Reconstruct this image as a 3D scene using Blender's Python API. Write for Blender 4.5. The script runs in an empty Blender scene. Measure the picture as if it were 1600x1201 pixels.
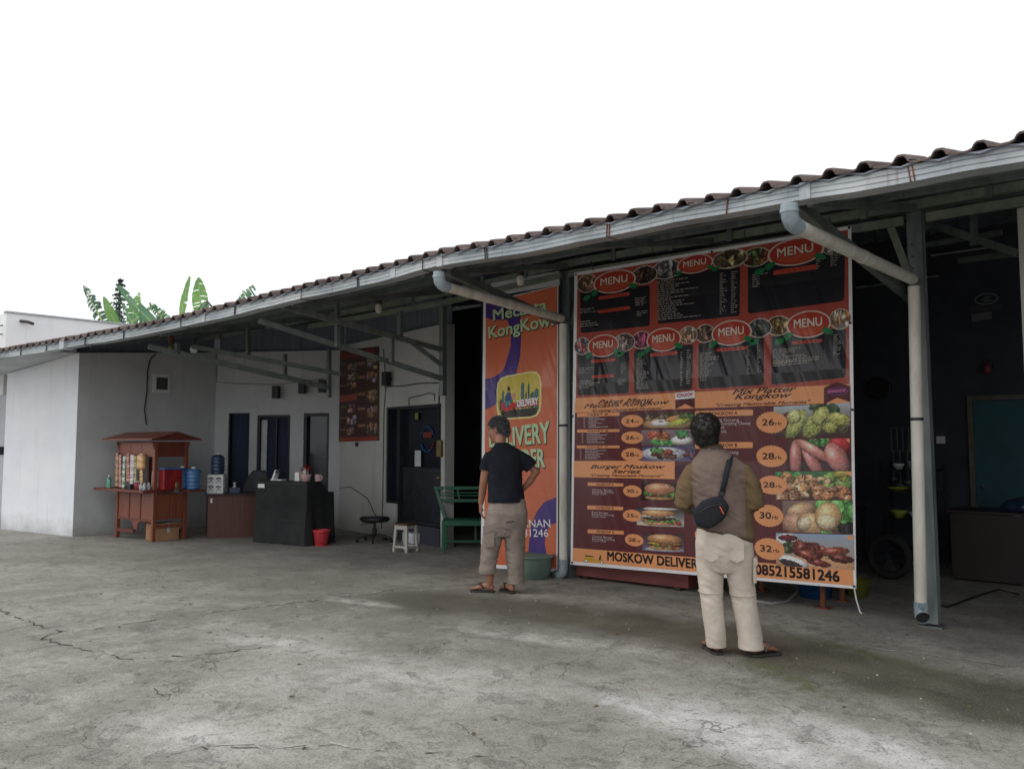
import bpy, bmesh, math, random
import numpy as np
from mathutils import Vector, Matrix, noise
random.seed(7); np.random.seed(7)
R = math.radians
scene = bpy.context.scene
COL = scene.collection

# ------------------------------------------------------------------ camera
cam_d = bpy.data.cameras.new('camera')
cam = bpy.data.objects.new('camera', cam_d); COL.objects.link(cam)
cam.location = (5.821, -7.178, 1.45)
cam.rotation_euler = (R(90 + 4.174), 0, R(42.44))
cam_d.sensor_width = 36; cam_d.lens = 29.14
cam_d.clip_start = 0.05; cam_d.clip_end = 500
scene.camera = cam

# ------------------------------------------------------------------ sky, sun, exposure (bright overcast)
SUN_EL, SUN_AZ = R(58), R(215)
world = bpy.data.worlds.new('World'); scene.world = world; world.use_nodes = True
wn = world.node_tree; wn.nodes.clear()
w_sky = wn.nodes.new('ShaderNodeTexSky'); w_sky.sky_type = 'NISHITA'; w_sky.sun_disc = False
w_sky.sun_elevation = SUN_EL; w_sky.sun_rotation = SUN_AZ; w_sky.dust_density = 6; w_sky.air_density = 1.4
w_mix = wn.nodes.new('ShaderNodeMix'); w_mix.data_type = 'RGBA'
w_mix.inputs['Factor'].default_value = 0.86
w_mix.inputs['B'].default_value = (11.0, 11.2, 11.45, 1)          # cloud deck, near white
w_bg = wn.nodes.new('ShaderNodeBackground'); w_bg.inputs['Strength'].default_value = 0.115
w_out = wn.nodes.new('ShaderNodeOutputWorld')
wn.links.new(w_sky.outputs[0], w_mix.inputs['A']); wn.links.new(w_mix.outputs['Result'], w_bg.inputs['Color'])
wn.links.new(w_bg.outputs[0], w_out.inputs['Surface'])
sun_d = bpy.data.lights.new('sun', 'SUN'); sun_d.energy = 0.7; sun_d.angle = R(20); sun_d.color = (1, .97, .93)
sun = bpy.data.objects.new('sun', sun_d); COL.objects.link(sun)
sun.rotation_euler = (R(90) - SUN_EL, 0, R(180) - SUN_AZ + R(0))
scene.view_settings.view_transform = 'Standard'; scene.view_settings.look = 'None'
scene.view_settings.gamma = 1; scene.view_settings.exposure = 0.0
scene.view_settings.use_curve_mapping = False
scene.cycles.use_denoising = True
scene.cycles.max_bounces = 10; scene.cycles.diffuse_bounces = 7; scene.cycles.sample_clamp_indirect = 6

# ------------------------------------------------------------------ helpers
def lin(c):
    c = np.asarray(c, float) / 255.0
    return np.where(c <= .04045, c / 12.92, ((c + .055) / 1.055) ** 2.4)
def rgb(r, g, b): 
    v = lin((r, g, b)); return (float(v[0]), float(v[1]), float(v[2]), 1.0)

class NT:
    def __init__(s, name):
        s.m = bpy.data.materials.new(name); s.m.use_nodes = True
        s.t = s.m.node_tree; s.b = s.t.nodes['Principled BSDF']
    def n(s, typ, **kw):
        nd = s.t.nodes.new(typ)
        for k, v in kw.items():
            if k in nd.inputs: nd.inputs[k].default_value = v
            else: setattr(nd, k, v)
        return nd
    def l(s, a, b): s.t.links.new(a, b)
    def pos(s):
        if not hasattr(s, '_pos'): s._pos = s.n('ShaderNodeNewGeometry').outputs['Position']
        return s._pos
    def noise(s, scale, detail=5, rough=.55, vec=None, stretch=None, dist=0):
        v = vec or s.pos()
        if stretch:
            mp = s.n('ShaderNodeVectorMath', operation='MULTIPLY'); s.l(v, mp.inputs[0]); mp.inputs[1].default_value = stretch; v = mp.outputs[0]
        nd = s.n('ShaderNodeTexNoise', Scale=scale, Detail=detail, Roughness=rough, Distortion=dist); s.l(v, nd.inputs['Vector'])
        return nd.outputs['Fac']
    def ramp(s, fac, a, b, ca=(0, 0, 0, 1), cb=(1, 1, 1, 1)):
        r = s.n('ShaderNodeValToRGB'); s.l(fac, r.inputs[0])
        r.color_ramp.elements[0].position = a; r.color_ramp.elements[1].position = b
        r.color_ramp.elements[0].color = ca; r.color_ramp.elements[1].color = cb
        return r.outputs[0]
    def mix(s, fac, a, b, typ='MIX'):
        m = s.n('ShaderNodeMix', data_type='RGBA', blend_type=typ)
        for sock, v in (('Factor', fac), ('A', a), ('B', b)):
            if hasattr(v, 'is_output'): s.l(v, m.inputs[sock])
            else: m.inputs[sock].default_value = v
        return m.outputs['Result']
    def math(s, op, a, b=None, clamp=False):
        m = s.n('ShaderNodeMath', operation=op, use_clamp=clamp)
        for i, v in enumerate((a, b)):
            if v is None: continue
            if hasattr(v, 'is_output'): s.l(v, m.inputs[i])
            else: m.inputs[i].default_value = v
        return m.outputs[0]
    def blob(s, c, rx, ry, rot=0, soft=1.0, wob=.5, wscale=1.5):
        """soft elliptical mask on the ground, its rim broken by noise"""
        mp = s.n('ShaderNodeVectorMath', operation='SUBTRACT'); s.l(s.pos(), mp.inputs[0]); mp.inputs[1].default_value = (c[0], c[1], 0)
        ro = s.n('ShaderNodeVectorRotate', rotation_type='Z_AXIS'); s.l(mp.outputs[0], ro.inputs['Vector']); ro.inputs['Angle'].default_value = -rot
        sc = s.n('ShaderNodeVectorMath', operation='MULTIPLY'); s.l(ro.outputs[0], sc.inputs[0]); sc.inputs[1].default_value = (1/rx, 1/ry, 0)
        ln = s.n('ShaderNodeVectorMath', operation='LENGTH'); s.l(sc.outputs[0], ln.inputs[0])
        w = s.math('MULTIPLY', s.math('SUBTRACT', s.noise(wscale, 6, .65), .5), wob * 2.4)
        d = s.math('ADD', ln.outputs['Value'], w)
        return s.math('DIVIDE', s.math('SUBTRACT', 1.0 + soft * .3, d), soft, clamp=True)
    def bump(s, h, strength=.3, dist=.01):
        b = s.n('ShaderNodeBump', Strength=strength, Distance=dist); s.l(h, b.inputs['Height']); s.l(b.outputs[0], s.b.inputs['Normal'])
    def col(s, c):
        if hasattr(c, 'is_output'): s.l(c, s.b.inputs['Base Color'])
        else: s.b.inputs['Base Color'].default_value = c
    def rough(s, r, metal=0, spec=.5):
        if hasattr(r, 'is_output'): s.l(r, s.b.inputs['Roughness'])
        else: s.b.inputs['Roughness'].default_value = r
        s.b.inputs['Metallic'].default_value = metal; s.b.inputs['Specular IOR Level'].default_value = spec

def pm(name, c1, c2=None, scale=6, rough=.6, metal=0, bump=.15, bscale=None, stretch=None, lo=.35, hi=.65, spec=.5):
    """plain procedural material: two tones broken up by noise, a little relief"""
    t = NT(name)
    if c2 is None: c2 = tuple(min(1, x * 1.25 + .004) for x in c1[:3]) + (1,); c1 = tuple(x * .82 for x in c1[:3]) + (1,)
    f = t.noise(scale, 6, .6, stretch=stretch)
    t.col(t.ramp(f, lo, hi, c1, c2))
    rr = t.n('ShaderNodeMapRange', **{'From Min': .3, 'From Max': .7, 'To Min': max(.02, rough - .1), 'To Max': min(1, rough + .1)}); t.l(f, rr.inputs[0])
    t.rough(rr.outputs[0], metal, spec)
    if bump: t.bump(t.noise(bscale or scale * 8, 4, .6, stretch=stretch), bump, .004)
    return t.m

class MB:
    """mesh builder: shapes added one after another, material index per face"""
    def __init__(s): s.v = []; s.f = []; s.mi = []; s.cur = 0
    def add(s, vs, fs, mi=None):
        o = len(s.v); s.v += [tuple(map(float, v)) for v in vs]
        for f in fs: s.f.append(tuple(i + o for i in f)); s.mi.append(s.cur if mi is None else mi)
        return s
    def box(s, a, b, mi=None, M=None):
        x0, y0, z0 = a; x1, y1, z1 = b
        vs = [(x0,y0,z0),(x1,y0,z0),(x1,y1,z0),(x0,y1,z0),(x0,y0,z1),(x1,y0,z1),(x1,y1,z1),(x0,y1,z1)]
        if M: vs = [M @ Vector(v) for v in vs]
        return s.add(vs, [(3,2,1,0),(4,5,6,7),(0,1,5,4),(1,2,6,5),(2,3,7,6),(3,0,4,7)], mi)
    def bar(s, p, q, w, h=None, up=(0,0,1), mi=None):
        """square bar from p to q"""
        h = h or w; p = Vector(p); q = Vector(q); d = (q - p).normalized()
        u = Vector(up)
        if abs(d.dot(u)) > .98: u = Vector((0,1,0))
        sd = d.cross(u).normalized(); u = sd.cross(d).normalized()
        vs = [pt + sd * (a * w / 2) + u * (b * h / 2) for pt in (p, q) for a, b in ((-1,-1),(1,-1),(1,1),(-1,1))]
        return s.add(vs, [(3,2,1,0),(4,5,6,7),(0,1,5,4),(1,2,6,5),(2,3,7,6),(3,0,4,7)], mi)
    def tube(s, pts, r, n=10, mi=None, caps=True, squash=None):
        pts = [Vector(p) for p in pts]; rs = r if hasattr(r, '__len__') else [r] * len(pts)
        vs = []; fs = []; prev = None
        for i, p in enumerate(pts):
            d = ((pts[min(i+1, len(pts)-1)] - pts[max(i-1, 0)])).normalized()
            if prev is None:
                a = Vector((0,0,1)) if abs(d.z) < .9 else Vector((1,0,0))
                e1 = d.cross(a).normalized()
            else: e1 = (prev - d * prev.dot(d)).normalized()
            prev = e1; e2 = d.cross(e1)
            for k in range(n):
                t = 2 * math.pi * k / n; rr = rs[i]
                ra, rb = (rr if not hasattr(rr, '__len__') else rr[0]), (rr if not hasattr(rr, '__len__') else rr[1])
                vs.append(p + e1 * (math.cos(t) * ra) + e2 * (math.sin(t) * rb))
        for i in range(len(pts) - 1):
            for k in range(n):
                a = i*n + k; b = i*n + (k+1) % n; fs.append((a, b, b + n, a + n))
        if caps: fs += [tuple(range(n))[::-1], tuple((len(pts)-1)*n + k for k in range(n))]
        return s.add(vs, fs, mi)
    def lathe(s, prof, c=(0,0,0), n=20, mi=None, sx=1, sy=1, M=None):
        vs = []; fs = []; m = len(prof)
        for r, z in prof:
            for k in range(n):
                t = 2*math.pi*k/n; v = Vector((c[0] + r*sx*math.cos(t), c[1] + r*sy*math.sin(t), c[2] + z))
                vs.append(M @ v if M else v)
        for i in range(m-1):
            for k in range(n):
                a = i*n + k; b = i*n + (k+1) % n; fs.append((a, b, b+n, a+n))
        if prof[0][0] > 1e-4: fs.append(tuple(range(n))[::-1])
        if prof[-1][0] > 1e-4: fs.append(tuple((m-1)*n + k for k in range(n)))
        return s.add(vs, fs, mi)
    def prism(s, poly, fn, d, mi=None):
        """extrude a 2D outline: fn maps (a, b, depth) to 3D"""
        n = len(poly); vs = [fn(a, b, 0) for a, b in poly] + [fn(a, b, d) for a, b in poly]
        return s.add(vs, [tuple(range(n))[::-1], tuple(range(n, 2*n))] + [(i, (i+1) % n, (i+1) % n + n, i + n) for i in range(n)], mi)
    def grid(s, rows, mi=None, closed=False):
        m = len(rows[0]); vs = [p for r in rows for p in r]; fs = []
        for i in range(len(rows)-1):
            for k in range(m if closed else m-1):
                a = i*m + k; b = i*m + (k+1) % m; fs.append((a, b, b+m, a+m))
        return s.add(vs, fs, mi)
    def mesh(s, name, mats, smooth=False):
        me = bpy.data.meshes.new(name); me.from_pydata(s.v, [], s.f); me.update()
        bm = bmesh.new(); bm.from_mesh(me); bmesh.ops.recalc_face_normals(bm, faces=bm.faces); bm.to_mesh(me); bm.free()
        for m in (mats if isinstance(mats, (list, tuple)) else [mats]): me.materials.append(m)
        me.polygons.foreach_set('material_index', s.mi)
        if smooth: me.polygons.foreach_set('use_smooth', [True] * len(me.polygons))
        return me

def link(o, parent=None):
    COL.objects.link(o)
    if parent: o.parent = parent
    return o
def obj(name, mb, mats, parent=None, smooth=False, bevel=0, label=None, angle=None):
    me = mb if isinstance(mb, bpy.types.Mesh) else mb.mesh(name, mats, smooth)
    o = link(bpy.data.objects.new(name, me), parent)
    if smooth and angle:
        for e in me.edges: pass
        me.set_sharp_from_angle(angle=R(angle))
    if bevel:
        b = o.modifiers.new('bevel', 'BEVEL'); b.width = bevel; b.segments = 2; b.limit_method = 'ANGLE'; b.angle_limit = R(35)
    if label: o['label'] = label
    return o
def thing(name, label, cat, loc=(0,0,0), rz=0, group=None):
    o = bpy.data.objects.new(name, None); o.empty_display_size = .1; COL.objects.link(o)
    o.location = loc; o.rotation_euler = (0, 0, rz); o['label'] = label; o['category'] = cat
    if group: o['group'] = group
    return o
def tag(o, label, cat, group=None, loc=None):
    o['label'] = label; o['category'] = cat
    if group: o['group'] = group
    if loc: o.location = loc
    return o
def structure(o): o['kind'] = 'structure'; return o
def stuff(o): o['kind'] = 'stuff'; return o
def copy_tree(o, parent=None):
    c = o.copy(); COL.objects.link(c); c.parent = parent
    for ch in list(o.children): copy_tree(ch, c)
    return c

# ------------------------------------------------------------------ materials
M = {}
def wall_mat(name, c1, c2, streak=.22, foot=.4):
    t = NT(name)
    base = t.ramp(t.noise(1.3, 7, .6), .3, .7, c1, c2)
    st = t.ramp(t.noise(3, 6, .65, stretch=(2.2, 2.2, .18)), .56, .78)
    base = t.mix(t.math('MULTIPLY', st, streak), base, rgb(120, 112, 98))
    sep = t.n('ShaderNodeSeparateXYZ'); t.l(t.pos(), sep.inputs[0])
    z = t.math('ADD', sep.outputs['Z'], t.math('MULTIPLY', t.math('SUBTRACT', t.noise(4, 6, .7), .5), .5))
    ft = t.math('MULTIPLY', t.math('SUBTRACT', 1, t.math('DIVIDE', z, .28), clamp=True), foot)
    base = t.mix(ft, base, rgb(105, 98, 84))
    sp = t.ramp(t.noise(26, 3, .5), .70, .74)
    base = t.mix(t.math('MULTIPLY', sp, .25), base, rgb(110, 105, 100))
    t.col(base); t.rough(.85, 0, .3); t.bump(t.noise(9, 8, .65), .25, .012)
    return t.m
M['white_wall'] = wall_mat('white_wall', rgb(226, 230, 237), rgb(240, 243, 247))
M['porch_wall_shaded'] = wall_mat('porch_wall_shaded', rgb(178, 180, 182), rgb(196, 197, 198), .3)  # darker copy of the white wall, porch shade put into the colour
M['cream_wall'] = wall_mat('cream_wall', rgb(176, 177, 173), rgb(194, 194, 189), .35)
M['gable'] = pm('gable', rgb(92, 97, 108), rgb(114, 119, 130), 4, .8, stretch=(6, 6, .4))  # tone of the sheets added above the porch walls
M['dark_wall'] = pm('dark_wall', rgb(52, 55, 65), rgb(70, 73, 83), 2, .9)  # walls dark for want of light, the shade put into the base colour
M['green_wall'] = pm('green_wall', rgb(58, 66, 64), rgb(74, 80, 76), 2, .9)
M['soffit'] = pm('soffit', rgb(170, 174, 178), rgb(196, 198, 200), 3, .8)
M['steel'] = pm('steel', rgb(92, 100, 99), rgb(118, 125, 121), 9, .55, .35, .1, stretch=(1, 1, .3))
M['green_steel'] = pm('green_steel', rgb(106, 114, 103), rgb(134, 140, 126), 7, .6, .2, .1)
M['post_steel'] = pm('post_steel', rgb(112, 120, 122), rgb(146, 152, 152), 8, .5, .45, .1, stretch=(1, 1, .2))
M['deck'] = pm('deck', rgb(118, 124, 136), rgb(146, 151, 162), 5, .55, .3, .1, stretch=(.4, 3, 1))
M['rust'] = pm('rust', rgb(92, 52, 34), rgb(132, 82, 56), 30, .9)
M['pvc_grey'] = pm('pvc_grey', rgb(128, 142, 150), rgb(160, 172, 178), 9, .4)
M['dark_metal'] = pm('dark_metal', rgb(34, 36, 40), rgb(50, 52, 56), 10, .5, .3)
M['black_plastic'] = pm('black_plastic', rgb(22, 23, 26), rgb(36, 37, 40), 20, .5)
M['eye_white'] = pm('eye_white', rgb(126, 112, 102), rgb(144, 130, 120), 20, .4)
M['rubber'] = pm('rubber', rgb(28, 27, 28), rgb(44, 42, 42), 30, .8)
M['white_plastic'] = pm('white_plastic', rgb(206, 208, 210), rgb(226, 226, 226), 12, .4)
M['tape'] = pm('tape', rgb(58, 50, 44), rgb(90, 78, 66), 20, .8)

def pipe_mat():
    t = NT('pvc_pipe')
    c = t.ramp(t.noise(3, 6, .6, stretch=(3, 3, .6)), .35, .65, rgb(190, 186, 172), rgb(224, 221, 211))
    d = t.ramp(t.noise(9, 8, .7, stretch=(2, 2, .35)), .60, .78)
    c = t.mix(t.math('MULTIPLY', d, .7), c, rgb(128, 112, 86))
    t.col(c); t.rough(.45); t.bump(t.noise(40, 3, .5), .08, .003)
    return t.m
M['pipe'] = pipe_mat()
def gutter_mat():
    t = NT('gutter_metal')
    c = t.ramp(t.noise(1.1, 6, .6, stretch=(1, 1, 3)), .35, .66, rgb(150, 158, 164), rgb(206, 210, 210))
    d = t.ramp(t.noise(2.2, 7, .7, stretch=(1.6, 1, .5)), .55, .75)
    c = t.mix(t.math('MULTIPLY', d, .45), c, rgb(134, 124, 100))
    k = t.ramp(t.noise(13, 5, .6, stretch=(2, 1, .12)), .60, .70)
    c = t.mix(t.math('MULTIPLY', k, .35), c, rgb(88, 82, 74))
    t.col(c); t.rough(.5, .25); t.bump(t.noise(5, 5, .6), .15, .01)
    return t.m
M['gutter'] = gutter_mat()
def tile_mat():
    t = NT('roof_tile')
    c = t.ramp(t.noise(2.5, 6, .65), .35, .65, rgb(76, 62, 58), rgb(118, 103, 97))
    d = t.ramp(t.noise(11, 7, .7), .5, .72)
    c = t.mix(t.math('MULTIPLY', d, .7), c, rgb(54, 50, 48))
    e = t.ramp(t.noise(7, 5, .6, vec=None), .63, .7)
    c = t.mix(t.math('MULTIPLY', e, .4), c, rgb(150, 142, 132))
    t.col(c); t.rough(.85); t.bump(t.noise(60, 5, .6), .3, .004)
    return t.m
M['tile'] = tile_mat()
def wood_mat(name, c1, c2, scale=4, stretch=(8, 8, .6), rough=.45):
    t = NT(name)
    f = t.noise(scale, 7, .6, stretch=stretch, dist=.4)
    t.col(t.mix(t.math('MULTIPLY', t.noise(14, 5, .6), .35), t.ramp(f, .3, .7, c1, c2), tuple(x * .5 for x in c1[:3]) + (1,)))
    t.rough(rough); t.bump(f, .12, .004)
    return t.m
M['red_wood'] = wood_mat('red_wood', rgb(112, 60, 45), rgb(148, 84, 61))
M['red_wood_dark'] = wood_mat('red_wood_dark', rgb(96, 44, 34), rgb(126, 62, 46))
M['brown_laminate'] = wood_mat('brown_laminate', rgb(84, 52, 46), rgb(108, 68, 58), 3)
M['dark_laminate'] = wood_mat('dark_laminate', rgb(40, 30, 30), rgb(56, 42, 40), 3)
M['maroon_board'] = wood_mat('maroon_board', rgb(104, 50, 48), rgb(140, 74, 68), 3, (.7, 6, 6), .6)
M['white_wood'] = wood_mat('white_wood', rgb(168, 164, 152), rgb(204, 200, 190), 5, (6, 6, .7), .7)
M['cardboard'] = pm('cardboard', rgb(150, 112, 80), rgb(172, 132, 98), 4, .9)
M['glass_dark'] = pm('glass_dark', rgb(20, 24, 34), rgb(28, 33, 44), 2, .12, 0, 0)
M['frame_dark'] = pm('frame_dark', rgb(26, 28, 36), rgb(38, 40, 48), 6, .5)
M['curtain'] = pm('curtain', rgb(34, 40, 62), rgb(50, 56, 80), 5, .9, stretch=(8, 8, .3))
M['green_paint'] = pm('green_paint', rgb(24, 82, 60), rgb(36, 100, 72), 8, .45, 0, .1)
M['tub_plastic'] = pm('tub_plastic', rgb(92, 116, 108), rgb(122, 142, 130), 6, .6)
M['red_plastic'] = pm('red_plastic', rgb(196, 44, 56), rgb(222, 70, 80), 8, .45)
M['blue_plastic'] = pm('blue_plastic', rgb(26, 58, 100), rgb(38, 76, 124), 8, .4)
M['black_cloth'] = pm('black_cloth', rgb(42, 43, 44), rgb(56, 57, 57), 2.5, .95, 0, .3, 9, spec=.2)
M['chair_fabric'] = pm('chair_fabric', rgb(74, 78, 82), rgb(96, 98, 100), 12, .95, 0, .3, 200)
M['teal_door'] = pm('teal_door', rgb(28, 74, 86), rgb(40, 90, 100), 3, .6)
M['door_frame'] = pm('door_frame', rgb(88, 84, 74), rgb(108, 104, 92), 6, .7)
M['jug_blue'] = pm('jug_blue', rgb(50, 92, 140), rgb(80, 124, 170), 4, .12, 0, .0)
M['jug_dark'] = pm('jug_dark', rgb(36, 52, 76), rgb(54, 74, 102), 4, .15, 0, .0)
M['cable'] = pm('cable', rgb(24, 24, 26), rgb(34, 34, 36), 20, .6)
M['grey_cable'] = pm('grey_cable', rgb(120, 122, 122), rgb(150, 150, 150), 20, .6)
M['yellow_plastic'] = pm('yellow_plastic', rgb(110, 110, 44), rgb(130, 128, 56), 8, .5)
M['paper'] = pm('paper', rgb(214, 214, 210), rgb(228, 228, 224), 10, .9)
M['bulb_glass'] = pm('bulb_glass', rgb(214, 210, 196), rgb(230, 226, 214), 10, .2)
M['brass'] = pm('brass', rgb(120, 104, 70), rgb(146, 128, 90), 10, .35, .6)

_attr = {}
def attr_mat(name, rough=.5, spec=.5, bump=None):
    """printed or dyed surface whose flat colour sits in a face colour attribute"""
    if name in _attr: return _attr[name]
    t = NT(name); a = t.n('ShaderNodeVertexColor', layer_name='Col')
    f = t.noise(30, 4, .5)
    t.col(t.mix(t.math('MULTIPLY', t.ramp(f, .4, .7), .06), a.outputs['Color'], (.05, .05, .05, 1)))
    t.rough(rough, 0, spec)
    if bump == 'vinyl':   # long soft creases of a hung sheet
        h1 = t.noise(1.1, 3, .45, stretch=(2.6, 1, .5), dist=.8)
        sep = t.n('ShaderNodeVectorRotate', rotation_type='Y_AXIS'); t.l(t.pos(), sep.inputs['Vector']); sep.inputs['Angle'].default_value = R(20)
        h2 = t.noise(1.7, 2, .4, vec=sep.outputs[0], stretch=(3.0, 1, .22), dist=.5)
        sp = t.n('ShaderNodeSeparateXYZ'); t.l(t.pos(), sp.inputs[0])
        zone = t.math('ADD', .25, t.math('MULTIPLY', 1.1, t.math('SUBTRACT', 1, t.math('DIVIDE', t.math('ABSOLUTE', t.math('SUBTRACT', sp.outputs['Z'], 2.1)), .8), clamp=True)))
        h = t.math('MULTIPLY', t.math('ADD', t.math('MULTIPLY', h1, .8), h2), zone)
        b = t.n('ShaderNodeBump', Strength=.75, Distance=.09); t.l(h, b.inputs['Height']); t.l(b.outputs[0], t.b.inputs['Normal'])
    elif bump: t.bump(t.noise(bump, 4, .6), .25, .004)
    _attr[name] = t.m; return t.m
def colour_mesh(me, cols):
    a = me.color_attributes.new('Col', 'FLOAT_COLOR', 'CORNER')
    tot = np.zeros(len(me.polygons), int); me.polygons.foreach_get('loop_total', tot)
    a.data.foreach_set('color', np.repeat(np.asarray(cols, np.float32), tot, axis=0).ravel())

_txt = {}
def text_geo(s, bold=0., shear=0.):
    k = (s, bold, shear)
    if k in _txt: return _txt[k]
    c = bpy.data.curves.new('lettering', 'FONT'); c.body = s; c.size = 1; c.resolution_u = 3; c.offset = bold; c.shear = shear
    o = bpy.data.objects.new('lettering', c); COL.objects.link(o)
    dg = bpy.context.evaluated_depsgraph_get(); me = o.evaluated_get(dg).to_mesh()
    v = np.array([x.co[:2] for x in me.vertices]); f = [tuple(p.vertices) for p in me.polygons]
    o.evaluated_get(dg).to_mesh_clear(); COL.objects.unlink(o); bpy.data.objects.remove(o); bpy.data.curves.remove(c)
    x0, x1 = v[:, 0].min(), v[:, 0].max()
    v[:, 0] = (v[:, 0] - x0) / (x1 - x0); v[:, 1] = v[:, 1] / .69
    _txt[k] = (v, f); return _txt[k]

class Print:
    """flat print on a vertical sheet: shapes in (a, z), each at its own tiny depth in front of the sheet"""
    def __init__(s, fn, parent, mat): s.fn = fn; s.parent = parent; s.mat = mat
    def emit(s, name, parts, layer, parent=None, label=None):
        vs = []; fs = []; cs = []
        for pts, faces, c in parts:
            o = len(vs); vs += [s.fn(p[0], p[1], (layer + (p[2] if len(p) > 2 else 0)) * .0008) for p in pts]
            for f in faces: fs.append(tuple(i + o for i in f)); cs.append(c)
        me = bpy.data.meshes.new(name); me.from_pydata(vs, [], fs); me.update(); me.materials.append(s.mat)
        colour_mesh(me, cs)
        o = link(bpy.data.objects.new(name, me), parent or s.parent)
        if label: o['label'] = label
        return o
    def emit_list(s, parts, layer, parent=None):
        o = s.emit('item_list', parts, layer, parent); o['kind'] = 'stuff'; return o
    @staticmethod
    def poly(pts, c): return (list(pts), [tuple(range(len(pts)))], c)
    @staticmethod
    def ell(e, c, n=28, wob=0, k=1.0, k2=None):
        x, z, a, b = e; k2 = k2 or k
        return ([(x + a*k*(1 + (wob if i % 2 else 0))*math.cos(2*math.pi*i/n), z + b*k2*(1 + (wob if i % 2 else 0))*math.sin(2*math.pi*i/n)) for i in range(n)], [tuple(range(n))], c)
    @staticmethod
    def rrect(quad, c, r=.18):
        """quad TL TR BR BL with rounded corners; r as share of the short side"""
        q = [np.array(p) for p in quad]; out = []
        for i in range(4):
            p = q[i]; a = q[i-1] - p; b = q[(i+1) % 4] - p; m = min(np.linalg.norm(a), np.linalg.norm(b)) * r
            pa = p + a/np.linalg.norm(a)*m; pb = p + b/np.linalg.norm(b)*m
            for t in (0, .33, .67, 1): out.append(tuple((1-t)**2*pa + 2*t*(1-t)*p + t*t*pb))
        return (out, [tuple(range(len(out)))], c)
    @staticmethod
    def text(st, p0, p1, h, c, bold=.02, shear=0, arch=0):
        v, f = text_geo(st, 0, shear); p0 = np.array(p0); d = np.array(p1) - p0; L = np.linalg.norm(d); d /= L
        n = np.array([-d[1], d[0]]); pts = []; fs = []; k = bold * h * .95
        sh = [(0, 0)] if bold < .015 else [(k, k), (-k, k), (k, -k), (-k, -k), (0, 0)]
        for q, (sx, sy) in enumerate(sh):
            o = len(pts); pts += [(*(p0 + d*(x*L + sx) + n*(y*h*(1 + arch*(x - .3)) + sy)), q*.06) for x, y in v]; fs += [tuple(i + o for i in g) for g in f]
        return (pts, fs, c)
    @staticmethod
    def picture(quad, img):
        """a small raster picture as a grid of coloured faces; quad TL TR BR BL"""
        H, W, _ = img.shape; tl, tr, br, bl = [np.array(p) for p in quad]
        pts = []
        for i in range(H+1):
            l = tl + (bl-tl)*i/H; r_ = tr + (br-tr)*i/H
            for j in range(W+1): pts.append(tuple(l + (r_-l)*j/W))
        fs = [((W+1)*(i+1)+j, (W+1)*(i+1)+j+1, (W+1)*i+j+1, (W+1)*i+j) for i in range(H) for j in range(W)]
        return pts, fs, img
    def emit_picture(s, name, quad, img, layer, parent=None, clip=None):
        pts, fs, im = s.picture(quad, img); im = im*.78 + im.mean(axis=2, keepdims=True)*.19; cs = lin(im.reshape(-1, 3)); cs = np.c_[cs, np.ones(len(cs))]
        if clip is not None:
            keep = clip.reshape(-1); fs = [f for f, k in zip(fs, keep) if k]; cs = cs[keep]
        me = bpy.data.meshes.new(name); me.from_pydata([s.fn(a, z, layer*.0008) for a, z in pts], [], fs); me.update()
        me.materials.append(s.mat); colour_mesh(me, cs)
        return link(bpy.data.objects.new(name, me), parent or s.parent)

def painted(W, H, bg, blobs, seed=0, grain=14):
    """little food picture: shaded blobs over a background; blob = x, y, rx, ry, angle, colour, grain, gloss"""
    rs = np.random.RandomState(seed); yy, xx = np.mgrid[0:H, 0:W]; xx = (xx + .5)/W; yy = (yy + .5)/H
    img = np.ones((H, W, 3)) * np.array(bg[0]) ; img += (np.array(bg[1]) - np.array(bg[0])) * yy[..., None]
    asp = W / H
    for b in blobs:
        x, y, rx, ry, an, c, gr, gl = b
        dx = (xx - x) * asp; dy = yy - y; ca, sa = math.cos(an), math.sin(an)
        u = (dx*ca + dy*sa)/(rx*asp); v = (-dx*sa + dy*ca)/ry
        d = u*u + v*v; m = d < 1
        sh = np.clip(.62 + .5*np.sqrt(np.clip(1-d, 0, 1)) - .22*v - .12*u, .3, 1.35)
        n = rs.normal(0, gr, (H, W, 1)); n = (n + np.roll(n, 1, 0) + np.roll(n, 1, 1)) / 1.7
        lay = np.array(c) * sh[..., None] + n
        spec = np.exp(-((u+.25)**2 + (v+.4)**2) * 9)[..., None] * gl
        img = np.where(m[..., None], lay + spec, img)
    img += rs.normal(0, grain * .35, img.shape)
    return np.clip(img, 4, 250)

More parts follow.
